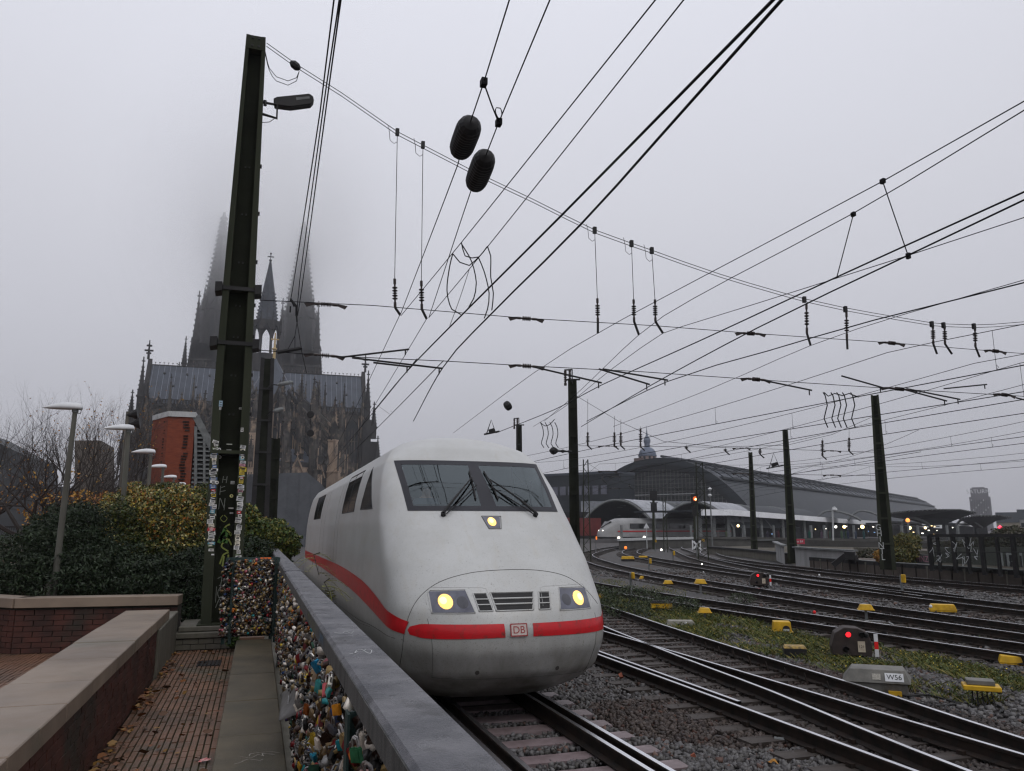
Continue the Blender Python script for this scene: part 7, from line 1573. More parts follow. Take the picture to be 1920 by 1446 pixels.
shrub('autumn_shrub', 'yellow, orange and green autumn shrub rising behind the dark hedge', 'shrub', hb2, 62000, [(.035,.052,.012),(.055,.075,.015),(.024,.034,.010),(.09,.08,.015)], 6, .031, m_leaf, .5, 26, PZ+.3, top=([(.40,.30,.05),(.34,.20,.03),(.42,.36,.14),(.30,.11,.02),(.45,.42,.22),(.16,.17,.03)], atY(300,1075,16).z, 1.2, .62))
hb3 = [blob(478,1005,19,30,38,.8), blob(510,1010,19.5,36,34,.8), blob(462,970,19,20,24,.6), blob(535,1020,20,26,26,.7)]
shrub('green_shrub', 'green and yellow shrub between the sticker-covered mast and the train', 'shrub', hb3, 11000, [(.05,.085,.02),(.07,.11,.025),(.035,.055,.015),(.11,.12,.02),(.16,.15,.03)], 8, .045, m_leaf, .5, 14, PZ+.2, top=([(.20,.17,.03),(.24,.12,.02)], atY(470,985,19).z, .5, .35))
shrub('climbing_plant', 'dark leafy plant filling the gap behind the mast foot and lock panel', 'plant', [blob(470,1040,16,40,30,.5), blob(400,1150,14.2,30,30,.5), blob(520,1045,22,26,22,.7)], 5000, DG, 18, .045, m_leaf_gl, .4, 8, PZ+.1)
shrub('small_weed', 'small green weed at the foot of the lock panel', 'plant', [blob(437,1207,11.85,10,14,.12)], 260, [(.05,.09,.02),(.07,.12,.03)], 19, .028, m_leaf, .55, 4, PZ+.05)
# young ferny saplings reaching over the railing
def sapling(label, base, segs, seed):
    t = thing('sapling', label, 'plant'); rg = random.Random(seed); b = MB(); b.tube(segs, [.008]*len(segs), 5); b.build('stem', m_bark, t); L = MB(); k = 0
    for i in range(1, len(segs)):
        for s in range(3):
            p_ = Vector(segs[i-1]).lerp(Vector(segs[i]), rg.random()); a = rg.uniform(0, 6.28); d = Vector((math.cos(a), math.sin(a), rg.uniform(-.1,.5))).normalized(); fr_ = [p_+d*.09*j-Vector((0,0,.012*j*j)) for j in range(5)]; q = MB(); q.tube(fr_, .003, 4)
            sd_ = d.cross(Vector((0,0,1))).normalized()
            for j in range(1, 5):
                for sg in (-1, 1): c_ = fr_[j]; w_ = .03; e_ = c_+sd_*sg*.075+d*.03; q.add([c_, c_.lerp(e_,.5)+d*w_*.6, e_, c_.lerp(e_,.5)-d*w_*.6], [(0,1,2,3)])
            q.build('frond', mat_leafy, t)
    return t
mat_leafy = mat('young_leaf', (.12,.15,.025), (.22,.20,.04), 9, .5)
def sp_pts(P, X): return [atX(u, v, X) for u, v in P]
sapling('young yellow-green sapling against the far side of the train', None, sp_pts([(598,1078),(592,1055),(588,1040),(600,1036)], 1.05), 2)
sapling('low yellow-green sapling just beyond the handrail', None, sp_pts([(625,1135),(618,1110),(608,1092),(618,1085)], 1.0), 5)

# ================================================================ RIGHT: weeds, track-side gear
def weeds():
    b = MB(); b.grid(lambda u, v: (10.0+2.6*u+.25*math.sin(v*9), 7.5+20*v, -.232+.012*math.sin(u*9+v*31)), 10, 50); tag(b.build('soil_strip', m_soil), kind='structure')
    g_ = np.random.RandomState(15); polys = []
    reg = [ # x0,x1,y0,y1,n,height
     (9.9,12.4,9.2,19.5,22000,.17),(11.0,13.0,7.5,13,8000,.15),(10.2,12.9,18,27,11000,.22),(12.0,12.9,8.6,20,5200,.13),(14.8,17,27,44,1800,.16),(14.8,16.2,12,22,500,.10),(15.5,18,44,60,700,.2)]
    P = []; H = []
    for x0, x1, y0, y1, n, h in reg:
        p_ = np.c_[g_.uniform(x0, x1, n), g_.uniform(y0, y1, n)]; cl = np.sin(p_[:,0]*2.7+1)*np.sin(p_[:,1]*1.3)+np.sin(p_[:,0]*5.1+p_[:,1]*2.2)*.5+g_.normal(0,.30,n) > -.15; P.append(p_[cl]); H.append(np.full(cl.sum(), h)*g_.uniform(.4, 1.3, cl.sum()))
    P = np.vstack(P); H = np.concatenate(H)
    # keep off a dark gravel path through the strip
    k = ~((np.abs(P[:,0]-(10.9+.10*(P[:,1]-8))) < .35) & (P[:,1] < 12)); P, H = P[k], H[k]; n = len(P)
    a = g_.uniform(0, 6.28, n); w_ = g_.uniform(.003, .009, n); lean = g_.uniform(.1, 1.3, n)*H; z0 = np.full(n, -.23)
    dx, dy = np.cos(a), np.sin(a); H = H*.72; V = np.stack([np.c_[P[:,0]-dy*w_, P[:,1]+dx*w_, z0], np.c_[P[:,0]+dy*w_, P[:,1]-dx*w_, z0], np.c_[P[:,0]+dx*lean*.5+dy*w_*.7, P[:,1]+dy*lean*.5-dx*w_*.7, z0+H*.65], np.c_[P[:,0]+dx*lean, P[:,1]+dy*lean, z0+H]], 1)
    cols = np.array([(.06,.08,.015),(.09,.105,.02),(.14,.13,.02),(.035,.05,.012),(.16,.13,.03)])[g_.randint(0, 5, n)]*g_.uniform(.7,1.2,(n,1))
    tag(bulk('weeds', V.reshape(-1,3), np.arange(n*4).reshape(n,4), m_leaf, np.repeat(cols, 4, 0)), 'green and yellow weeds growing between the tracks', 'weeds', kind='stuff')
    m_ = g_.rand(n) < .62; q = P[m_]; nn_ = len(q); pos = np.c_[q+g_.normal(0,.04,(nn_,2)), -.23+H[m_]*g_.uniform(.3,1.15,nn_)]; lc = np.array([(.05,.075,.016),(.08,.10,.02),(.035,.055,.014)])[g_.randint(0,3,nn_)]*g_.uniform(.7,1.3,(nn_,1)); fl_ = g_.rand(nn_) < .14; lc[fl_] = np.array([.75,.56,.04])*g_.uniform(.6,1.1,(fl_.sum(),1)); sz = np.where(fl_, g_.uniform(.008,.017,nn_), g_.uniform(.012,.030,nn_))
    V, F, c2 = leafcards(pos, sz, g_, lc, .6); tag(bulk('wildflowers', V, F, m_leaf, c2), 'small leaves and yellow wildflowers among the weeds', 'flowers', kind='stuff')
weeds()
shrub('dark_weed_bush', 'rounded dark green weed bush left of the grey point machine', 'bush', [(11.3,22.8,.12,1.1,1.3,.42),(10.6,24.5,.10,.9,1.2,.38),(12.2,21.6,.02,.8,1.0,.28),(10.4,21.3,-.05,.7,.9,.22)], 9000, [(.022,.036,.016),(.035,.052,.02),(.05,.065,.025)], 22, .035, m_leaf, .4, 14, -.22)
shrub('low_weed', 'tuft of grey-green weeds between the tracks right of the bush', 'bush', [(15.9,23.6,-.05,.45,.5,.22)], 900, [(.035,.05,.025),(.05,.065,.03)], 23, .03, m_leaf, .3, 4, -.22)
# helper for boxes with a lid
def gp(u, v, z=-.2): return atZ(u, v, z)
def hood(b, c, L, W_, h, top=.7, rz=0):
    M_ = Matrix.Translation(c)@Matrix.Rotation(rz, 4, 'Z'); b.M = M_; b.add([(-L/2,-W_/2,0),(L/2,-W_/2,0),(L/2,W_/2,0),(-L/2,W_/2,0),(-L/2*top,-W_/2*top,h),(L/2*top,-W_/2*top,h),(L/2*top,W_/2*top,h),(-L/2*top,W_/2*top,h)], [(0,3,2,1),(4,5,6,7),(0,1,5,4),(1,2,6,5),(2,3,7,6),(3,0,4,7)]); b.M = None
VR = -YAW  # objects turned square to the view
def face_rz(p_): return math.atan2(p_.y, p_.x)-PI/2
# dwarf signals
def dwarf(label, u, v, z, s, num, glow):
    p_ = gp(u, v, z); rz = face_rz(p_)+.12; t = thing('dwarf_signal', label, 'signal', loc=p_); t.rotation_euler = (0,0,rz); ROOT[t.name] = Vector((0,0,0))
    b = MB(); P = [(-.36,0),(.34,0),(.36,.20),(.30,.44),(.12,.52),(-.12,.53),(-.30,.42),(-.38,.16)]; b.prism([(x*s, -.16*s, z_*s+.08*s) for x, z_ in P], (0, .42*s, 0)); b.build('housing', mat('signal_brown', (.028,.022,.02), (.045,.034,.03), 8, .6, .2, 60), t, bevel=.012*s)
    for x, z_, m, r_ in ((.02-.08,.40,m_rl if glow else m_black,.05),(.18,.40,m_black,.05),(-.12,.12,m_black,.05),(.26,.40,m_black,.05)):
        b = MB(); b.M = Matrix.Translation((x*s,-.165*s,(z_+.08)*s))@Matrix.Rotation(PI/2, 4, 'X'); b.lathe([(.001,.0),(r_*s*.95,.0),(r_*s,.012*s),(r_*s*.6,.03*s),(.001,.035*s)], n=14); b.build('lens', m, t)
        if x < .25: b = MB(); b.M = Matrix.Translation((x*s,-.16*s,(z_+.08)*s)); b.grid(lambda a_, c_: (1.15*r_*s*math.cos(PI*a_), -.09*s*c_, 1.15*r_*s*math.sin(PI*a_)), 10, 1); b.build('visor', m_black, t)
    b = MB(); b.box(.10*s,.23*s,-.175*s,-.162*s,.16*s,.36*s); pl_ = b.build('number_plate', mat('cream_plate', (.5,.44,.34), (.4,.34,.26), 20, .6), t)
    text('lettering', num, .072*s, facing((.165*s,-.178*s,.26*s), (1,0,0), (0,0,1)), m_black, pl_, .001)
    for k, m in enumerate((m_white, m_red, m_white)): b = MB(); b.box(.40*s,.47*s,-.14*s,-.12*s,(.08+k*.14)*s,(.22+k*.14)*s); b.build('warning_strip', m, t)
    b = MB(); b.box(-.25*s,.2*s,-.08*s,.1*s,-.12,.09*s); b.build('foot', m_rust, t); return t
m_rl = mat('red_signal_light', (.8,.02,.02), emit=(1,.02,.03), estr=1.6)
dwarf('dark brown dwarf signal with one red lamp and cream number plate in the weeds', 1598, 1236, -.2, 1.0, '121', 1)
dwarf('smaller dwarf signal with a red lamp between the curving tracks', 1424, 1101, -.2, 1.05, '17', 1)
# point machine and yellow boxes
m_pm = mat('machine_grey', (.15,.145,.13), (.09,.088,.08), 4, .5, .2, 60, c3=(.05,.04,.03), s3=3)
t = thing('point_machine', 'grey point machine box with sloping lid marked W 56 beside the rails', 'box', loc=gp(1650,1299)); rz = face_rz(gp(1650,1299))+.1; t.rotation_euler = (0,0,rz); ROOT[t.name] = Vector((0,0,0))
b = MB(); b.box(-.42,.38,-.16,.2,0,.18); b.build('case', m_pm, t, bevel=.01); b = MB(); b.add([(-.55,-.2,.17),(.42,-.2,.17),(.50,.26,.20),(-.50,.26,.20),(-.42,-.12,.36),(.36,-.12,.36),(.38,.22,.38),(-.36,.22,.38)], [(0,3,2,1),(4,5,6,7),(0,1,5,4),(1,2,6,5),(2,3,7,6),(3,0,4,7)]); b.build('lid', m_pm, t, bevel=.008)
Ml = lambda x, z_: facing((x, -.2+(z_-.17)*.42-.006, z_), (1,0,0), (0,.08,.19))
b = MB(); b.M = Ml(.20,.262); b.box(-.13,.13,-.062,.062,0,.004); lp = b.build('label_plate', m_white, t); text('lettering', 'W56', .105, Ml(.20,.262)@Matrix.Translation((0,0,.006)), m_black, lp, .001)
b = MB(); b.M = Ml(-.05,.262); b.box(-.06,.06,-.045,.045,0,.004); b.build('small_label', mat('aged_label', (.4,.38,.33), (.2,.19,.17), 60, .6), t)
b = MB(); b.box(.10,.28,-.24,-.17,.0,.07); b.build('yellow_block', m_yellow, t)
t = thing('point_machine', 'low beige wedge-topped box with a round white cap beyond the turnout', 'box', loc=gp(1276,1176)); t.rotation_euler = (0,0,face_rz(gp(1276,1176))+.1); ROOT[t.name] = Vector((0,0,0))
b = MB(); hood(b, Vector((0,0,.0)), .80, .44, .17, .78); b.build('case', mat('beige_box', (.24,.23,.19), (.17,.165,.14), 5, .5, .2, 50), t, bevel=.008); b = MB(); b.lathe([(.035,.0),(.04,.02),(.02,.05),(.001,.055)], (.12,-.17,.10), 10); b.build('cap', m_white, t); b = MB(); b.box(-.10,-.01,-.215,-.195,.05,.11); b.build('label_plate', m_black, t)
def gear(nm, label, cat, u, v, fn, z=-.2, rz=.1):
    p_ = gp(u, v, z); t = thing(nm, label, cat, loc=p_); t.rotation_euler = (0,0,face_rz(p_)+rz); ROOT[t.name] = Vector((0,0,0)); fn(t); return t
def g_bigyellow(t):
    b = MB(); hood(b, Vector((0,0,.03)), .44, .36, .24, .9); b.build('cover', m_yellow, t, bevel=.012); b = MB(); b.box(-.26,.26,-.22,.2,0,.035); b.build('base', m_yellow, t, bevel=.006); b = MB(); b.M = Matrix.Translation((.09,-.183,.10))@Matrix.Rotation(PI/2, 4, 'X'); b.lathe([(.001,0),(.085,0),(.085,.006)], n=14); b.build('window', m_black, t); b = MB(); b.box(.02,.16,-.195,-.186,.055,.105); b.build('label_plate', m_lgrey, t)
gear('track_box', 'large square yellow box with an arched label window in the weeds', 'box', 1466, 1186, g_bigyellow)
def g_stand(s=1., h=.26, dome=True, top=m_yellow):
    def f(t):
        b = MB(); hood(b, Vector((0,0,h*s)), .34*s, .26*s, .11*s, .72); b.box(-.19*s,.19*s,-.15*s,.15*s,(h-.02)*s,h*s); b.build('cap', top, t, bevel=.01); b = MB(); b.box(-.03*s,.03*s,-.03*s,.03*s,0,(h-.02)*s); b.build('post', m_grey, t)
    return f
gear('cable_marker', 'yellow trapezoid cap on a short post above the beige box', 'box', 1322, 1166, g_stand())
gear('cable_marker', 'orange-yellow domed cap on a post beside white cables', 'box', 1625, 1163, g_stand(1.15))
gear('cable_marker', 'pale yellow flat cap on a post between the middle tracks', 'box', 1314, 1112, g_stand(1.3, .3))
gear('cable_marker', 'yellow domed cap just above the dark weed bush', 'box', 1253, 1097, g_stand(1.2, .06))
gear('cable_marker', 'small flat yellow cap left of the dome above the bush', 'box', 1206, 1086, g_stand(1.1, .03))
def g_low(L=.5, W_=.3, h=.16, m=m_yellow, m2=m_black, hb=.12):
    def f(t):
        b = MB(); b.box(-L/2,L/2,-W_/2,W_/2,0,hb); b.build('base', m2, t, bevel=.01); b = MB(); hood(b, Vector((0,0,hb+.002)), L*1.04, W_*1.04, h-hb+.02, .85); b.build('cover', m, t, bevel=.01)
    return f
gear('track_box', 'yellow and black low box half hidden in the dark weed bush', 'box', 1240, 1140, g_low(.62,.35,.2,m_black,m_yellow,.14), z=-.05)
gear('track_box', 'dark box with a worn yellow top left of the dwarf signal', 'box', 1491, 1232, g_low(.42,.3,.2,mat('worn_yellow', (.45,.30,.08), (.06,.05,.04), 14, .6),m_black,.17))
gear('track_box', 'rounded yellow cover lying in weeds at the right edge', 'box', 1903, 1246, g_low(.5,.3,.14,m_yellow,m_yellow,.03))
gear('track_box', 'orange-yellow low cover with a white lamp between the far tracks', 'box', 1768, 1147, g_low(.72,.35,.2,m_yellow,m_yellow,.04))
gear('track_box', 'yellow cover touching the right side of the train nose', 'box', 1120, 1124, g_low(.42,.3,.16,m_yellow,m_yellow,.03), z=-.12)
gear('track_box', 'yellow and white cluster of covers beside dark cables near the bend', 'box', 1177, 1052, g_low(1.0,.5,.35,m_yellow,m_black,.15))
gear('track_box', 'flat yellow cover right of the dark cables near the bend', 'box', 1206, 1050, g_low(.7,.4,.3,m_yellow,m_black,.2))
def g_tray(t):
    b = MB(); b.box(-.24,.24,-.17,.15,.20,.27); b.build('tray', m_yellow, t, bevel=.01); b = MB(); b.box(-.19,.17,-.12,.13,.272,.34); b.build('lid', m_pm, t, bevel=.008)
    b = MB()
    for k in range(5): x = -.12+.06*k; b.tube([(x,-.02,.2),(x*1.05,-.04,.1),(x*1.3,-.12,.0)], .010, 5)
    b.build('cable_ends', m_black, t)
gear('cable_box', 'yellow tray with a grey lid and black cables spilling out, bottom right', 'box', 1843, 1320, g_tray)
cb = thing('cables', 'black cables snaking over the ballast from the yellow tray to the point machine', 'cable')
for P_ in ([(1835,1312),(1800,1318),(1740,1303),(1700,1305),(1672,1300)],[(1830,1314),(1790,1320),(1750,1323),(1700,1313),(1680,1303)],[(1850,1315),(1840,1332),(1800,1340),(1775,1330),(1780,1322),(1830,1318)],[(1852,1313),(1880,1330),(1850,1344),(1800,1348)],[(1290,1172),(1340,1186),(1380,1188),(1440,1205)]):
    b = MB(); b.tube(curve_pts([tuple(gp(u, v, -.19)) for u, v in P_], .08), .014, 6); b.build('cable', m_black, cb)
t = thing('cable_loop', 'coil of white cable lying between the tracks beside the domed cap', 'cable'); b = MB(); b.tube(curve_pts([tuple(gp(u, v, -.19)) for u, v in ((1600,1163),(1640,1168),(1675,1172),(1660,1166),(1630,1164),(1610,1169))], .1), .014, 5); b.build('cable', m_lgrey, t)
def marker(label, u, v0, v1, d, col=m_yellow, w_=.16, nm='marker_post'):
    t = thing(nm, label, 'marker'); tp, bs = atD(u, v0, d), atD(u, v1, d); e = Vector((tp.x,tp.y,0)).normalized(); b = MB(); b.beam(Vector((bs.x,bs.y,-.25)), Vector((bs.x,bs.y,tp.z-.02)), .07, .07); b.build('post', m_grey, t); b = MB(); c_ = Vector((bs.x,bs.y,0))-e*.08+Vector((e.y,-e.x,0))*.08; b.beam(c_+Vector((0,0,bs.z+(tp.z-bs.z)*.35)), c_+Vector((0,0,tp.z)), w_, .08); b.build('plate', col, t, bevel=.02)
marker('yellow marker on a grey post left above the weed bush', 1183, 1073, 1092, 29); marker('yellow marker post in the ballast between bend and middle track', 1217, 1047, 1062, 47, w_=.2); marker('small yellow marker post beyond the bend', 1262, 1033, 1046, 62, w_=.22); marker('yellow marker on a post in front of the retaining wall', 1691, 1077, 1101, 34, w_=.2)
marker('tiny orange marker on the near platform edge', 1117, 1006, 1015, 84, m_orange, .18); marker('yellow plate at the foot of the platform beyond the cross board', 1317, 1011, 1018, 92, m_yellow, .5)
marker('yellow marker at the foot of the tall signal mast', 1228, 1012, 1020, 92, m_yellow, .35)
for (u, v, d, m, lab, s_) in ((1173,1027,68,m_orange,'glowing orange lamp low beside the platform edge',.22),(1240,1031,72,m_lw,'bright white lamp low between the curving tracks',.16),(1536,1078,38,m_white,'small white knob beside the far tracks',.07),(1745,1137,27,m_white,'white knob left of the orange-yellow cover',.08),(1527,1148,24,m_red,'small red and white stub post between the tracks',.08),(1316,1058,48,m_lw,'small white ground lamp in the ballast',.07),(1319,1073,42,m_white,'white stone-like cap in the ballast',.07)):
    b = MB(); p_ = atD(u, v, d); s_ *= .6; b.lathe([(.01,-s_),(s_*.8,-s_*.6),(s_,0),(s_*.7,s_*.7),(.01,s_)], p_, 9); tag(b.build('ground_lamp', m), lab, 'lamp')
# cross board
t = thing('cross_board', 'square black and white board with a cross standing in the ballast', 'sign'); c_ = atD(1306, 1022, 74); e = Vector((c_.x,c_.y,0)).normalized(); r_ = Vector((e.y,-e.x,0)); s_ = .42
b = MB(); b.prism([c_+r_*x*s_*.85+Vector((0,0,z_*s_*1.1)) for x, z_ in ((-1,-1),(1,-1),(1,1),(-1,1))], e*.04); b.build('board', m_black, t); b = MB(); f_ = c_-e*.02
for sg in (-1, 1): b.beam(f_-r_*s_*.62-Vector((0,0,sg*s_*.8)), f_+r_*s_*.62+Vector((0,0,sg*s_*.8)), .16, .02, up=tuple(e))
for x in (-1, 1): b.beam(f_+r_*x*s_*.82-Vector((0,0,s_)), f_+r_*x*s_*.82+Vector((0,0,s_)), .12, .018, up=tuple(e))
b.build('cross', m_white, t); b = MB(); b.tube([Vector((c_.x,c_.y,-.2)), c_], .05, 6); b.build('post', m_grey, t)
# main signals
def signal(label, u, vt, vb, d, lit, extra=True):
    t = thing('main_signal', label, 'signal'); s_ = d/1450; tp = atD(u, vt, d); bs = atD(u, vb, d); e = Vector((tp.x,tp.y,0)).normalized(); r_ = Vector((e.y,-e.x,0))
    b = MB(); b.beam(Vector((bs.x,bs.y,0)), tp-Vector((0,0,6*s_)), 3.2*s_, 3.2*s_); b.build('mast', m_mast, t)
    b = MB(); c_ = tp-Vector((0,0,8*s_)); b.beam(c_-Vector((0,0,8.5*s_)), c_+Vector((0,0,8.5*s_)), 13*s_, 5*s_, up=tuple(e)); b.build('signal_head', m_black, t)
    if lit:
        b = MB(); c2 = c_-e*4*s_; b.M = facing(c2+r_*1.2*s_, r_, (0,0,1)); b.lathe([(.001,.02),(3.6*s_,.0),(4.2*s_,-.05)], n=16); b.build('orange_glass', mat('amber_glass', (.5,.10,.02), rough=.3, emit=(1,.16,.03), estr=.5), t); b = MB(); b.M = facing(c2-e*.06+r_*2*s_-Vector((0,0,1*s_)), r_, (0,0,1)); b.lathe([(.001,.02),(1.7*s_,.0),(1.9*s_,-.05)], n=12); b.build('lamp', mat('amber_light', (1,.6,.3), emit=(1,.50,.22), estr=6), t)
    if extra: b = MB(); q_ = tp-Vector((0,0,30*s_)); b.beam(q_-Vector((0,0,8*s_)), q_+Vector((0,0,8*s_)), 11*s_, 5*s_, up=tuple(e)); b.beam(q_-r_*7*s_+Vector((0,0,9*s_)), q_+r_*7*s_+Vector((0,0,9*s_)), .15, .1); b.build('auxiliary_head', m_black, t)
    b = MB(); b.beam(bs+r_*4*s_+Vector((0,0,0)), Vector((bs.x,bs.y,0))+r_*4*s_+Vector((0,0,tp.z*.6)), .12, .1); b.build('ladder', m_grey, t); return t
signal('unlit black signal on a tall mast between the two curved canopies', 1225, 921, 1020, 92, False); signal('orange-lit square signal with a second box below, in front of the arch', 1302, 927, 1010, 90, True)
t = thing('small_signal', 'orange light on a thin post under the wing-shaped canopy', 'signal'); p_ = atD(1702,976,120); b = MB(); b.tube([Vector((p_.x,p_.y,0)), p_], .12, 6); b.build('post', m_grey, t); b = MB(); b.lathe([(.02,-.28),(.24,-.15),(.27,.08),(.14,.26),(.02,.3)], p_, 10); b.build('lamp', mat('orange_glow', (1,.4,.1), emit=(1,.28,.06), estr=1.6), t)
t = thing('small_signal', 'red light on a thin post near the houses at far right', 'signal'); p_ = atD(1875,989,130); b = MB(); b.tube([Vector((p_.x,p_.y,0)), p_], .10, 6); b.build('post', m_grey, t); b = MB(); b.lathe([(.02,-.3),(.3,0),(.02,.3)], p_, 10); b.build('lamp', mat('red_glow', (1,.1,.1), emit=(1,.03,.08), estr=3), t)
t = thing('platform_lamp', 'tall curved lamp post on the platform right of the red sign', 'lamp post'); p_ = atD(1561,955,118); q_ = atD(1563,1030,118); b = MB(); b.tube([Vector((q_.x,q_.y,0)), p_, p_+Vector((.1,0,.2)), atD(1566,951,118)], .12, 6); b.build('pole', m_lgrey, t); b = MB(); b.lathe([(.02,-.25),(.35,-.1),(.3,.15),(.02,.25)], atD(1565,955,118), 10); b.build('head', m_white, t)
for u, v, d, lab in ((1328,921,88,'round white lamp heads beside the orange signal'),): t = thing('signal_lamps', lab, 'lamp'); 
for v in (917, 929): p_ = atD(1331, v, 88); b = MB(); b.lathe([(.02,-.22),(.24,0),(.02,.22)], p_, 10); b.build('globe', m_white, t)
p_ = atD(1331, 918, 88); b = MB(); b.tube([Vector((p_.x,p_.y,0)), p_], .07, 6); b.build('pole', m_grey, t)
t = thing('warning_board', 'small triangular white board on a thin post in front of the parked train', 'sign'); p_ = atD(1212,986,95); e = Vector((p_.x,p_.y,0)).normalized(); r_ = Vector((e.y,-e.x,0)); b = MB(); b.prism([p_-r_*.35-Vector((0,0,.3)), p_+r_*.35-Vector((0,0,.3)), p_+Vector((0,0,.35))], e*.04); b.build('board', m_white, t); b = MB(); b.tube([Vector((p_.x,p_.y,0)), p_-Vector((0,0,.3))], .06, 5); b.build('post', m_lgrey, t)

# ---- retaining wall with dark beam, ground behind, buffer stop, curved wall, fence
rw = thing('retaining_wall', 'long low concrete wall with a dark beam on top beside the rusty track', 'wall', kind='structure')
W1 = [(28.6+3.0, -12), (31.3, 8), (31.6, 24), (32.4, 33), (33.5, 41.5)]
WP = [Vector((*p_, 0)) for p_ in ((31.0,-15),(31.1,6),(31.45,24),(32.3,33),(33.9,42.5))]
for i in range(len(WP)-1):
    p_, q_ = WP[i], WP[i+1]; b = MB(); b.beam(p_+Vector((0,0,.05)), q_+Vector((0,0,.05)), .16, .62); b.build('wall', mat('wall_panel', (.085,.07,.06), (.055,.046,.04), 1.5, .9, .4, 20, geo=True), rw)
    b = MB(); b.beam(p_+Vector((.12,0,.42)), q_+Vector((.12,0,.42)), .42, .20); b.build('beam', m_black, rw); b = MB(); b.beam(p_+Vector((.1,0,.535)), q_+Vector((.1,0,.535)), .3, .03); b.build('beam_top', m_grey, rw)
cnt = 0; d_ = 0
for i in range(len(WP)-1):
    L_ = (WP[i+1]-WP[i]).length; dd = (WP[i+1]-WP[i]).normalized(); a_ = Vector((dd.y,-dd.x,0)); s = .3
    while s < L_:
        p_ = WP[i]+dd*s
        if 5 < p_.y < 43: b = MB(); b.cbox((p_.x-.10,p_.y,.05), (.05,.05,.58), math.atan2(dd.y,dd.x)); b.cbox((p_.x-.1,p_.y,.40), (.06,.12,.12)); b.build('rib', m_rust if cnt % 3 else m_conc_d, rw); cnt += 1
        s += .8
b = MB(); b.prism([(31.4,-15,.2),(31.5,6,.2),(31.9,24,.2),(32.7,33,.2),(34.3,42.5,.2),(60,70,.2),(220,110,.2),(220,-15,.2)], (0,0,.22)); tag(b.build('upper_ground', mat('siding_ground', (.07,.06,.05), (.12,.105,.09), 1.5, .9, .5, 12, geo=True, c3=(.09,.05,.035), s3=.3)), kind='structure')
# second beam further on (near platform end), seen left of the mast by the red sign
t = thing('platform_edge_beam', 'dark beam edging the raised siding left of the mast by the red sign', 'beam', kind='structure')
PB = [atZ(1330,1026,.45), atZ(1400,1031,.45), atZ(1488,1040,.45)]
for i in range(2): b = MB(); b.beam(PB[i], PB[i+1], .5, .18); b.build('beam', m_black, t); b = MB(); b.beam(PB[i]-Vector((0,0,.38)), PB[i+1]-Vector((0,0,.38)), .25, .58); b.build('wall', m_conc_d, t)
b = MB(); b.prism([PB[0], PB[1], PB[2], PB[2]+Vector((14,4,0)), PB[0]+Vector((40,20,0))], (0,0,-.3)); tag(b.build('siding_bed', m_soil), kind='structure')
bf = thing('buffer_stop', 'black angled buffer stop at the start of the retaining wall', 'buffer stop'); c_ = atD(1590,1046,50); e = Vector((c_.x,c_.y,0)).normalized(); r_ = Vector((e.y,-e.x,0)); s_ = 50/1450
b = MB(); b.beam(atD(1562,1060,50), atD(1585,1042,50), .5, .3); b.beam(atD(1583,1041,50), atD(1603,1042,50), 1.2, .45); b.beam(atD(1598,1042,50), atD(1602,1056,50), .5, .3); b.build('frame', m_black, bf)
# pale curved concrete wall and parapets
cwl = thing('curved_wall', 'pale curved concrete parapet beside the mast with the red sign', 'wall')
m_cw = mat('pale_concrete', (.30,.30,.30), (.21,.21,.21), 1.2, .8, .2, 30, stretch=(1,1,.2), geo=True)
for P_, m in (([(1453,1016,1030,66),(1458,1019,1034,62),(1470,1023,1039,58)], m_cw), ([(1490,1026,1042,56),(1530,1029,1047,54),(1605,1033,1052,52)], m_cw), ([(1420,1013,1025,84),(1452,1013,1024,84)], m_plat)):
    for (u0,a0,b0,d0),(u1,a1,b1,d1) in zip(P_[:-1], P_[1:]):
        n = max(1, int((u1-u0)/9))
        for k in range(n):
            f = lambda w0, w1, t_: w0+(w1-w0)*t_; t0, t1 = k/n, (k+1)/n; A_, B_ = atD(f(u0,u1,t0), f(a0,a1,t0), f(d0,d1,t0)), atD(f(u0,u1,t1)-.15, f(a0,a1,t1), f(d0,d1,t1)); e = Vector((A_.x,A_.y,0)).normalized(); b = MB(); b.prism([(A_.x,A_.y,-.1),(B_.x,B_.y,-.1),(B_.x,B_.y,B_.z),(A_.x,A_.y,A_.z)], tuple(e*.3)); b.build('panel', m, cwl)
        A_, B_ = atD(u0,a0,d0), atD(u1,a1,d1); b = MB(); b.beam(A_, B_, .4, .10); b.build('coping', m_grey, cwl)
t = thing('red_sign', 'small red sign with white characters right of the mast foot', 'sign'); c_ = atD(1499,1015.5,64); e = Vector((c_.x,c_.y,0)).normalized(); r_ = Vector((e.y,-e.x,0)); b = MB(); b.prism([c_+r_*x*.38+Vector((0,0,z_*.19)) for x, z_ in ((-1,-1),(1,-1),(1,1),(-1,1))], e*.05); b.build('board', mat('sign_red', (.42,.05,.08), rough=.5), t); text('lettering', 'ro 84', .24, facing(c_-e*.02, r_, (0,0,1)), m_white, t, .004); b = MB(); b.beam(Vector((c_.x,c_.y,.2))+e*.08, c_+e*.08, .06, .06); b.build('post', m_grey, t)
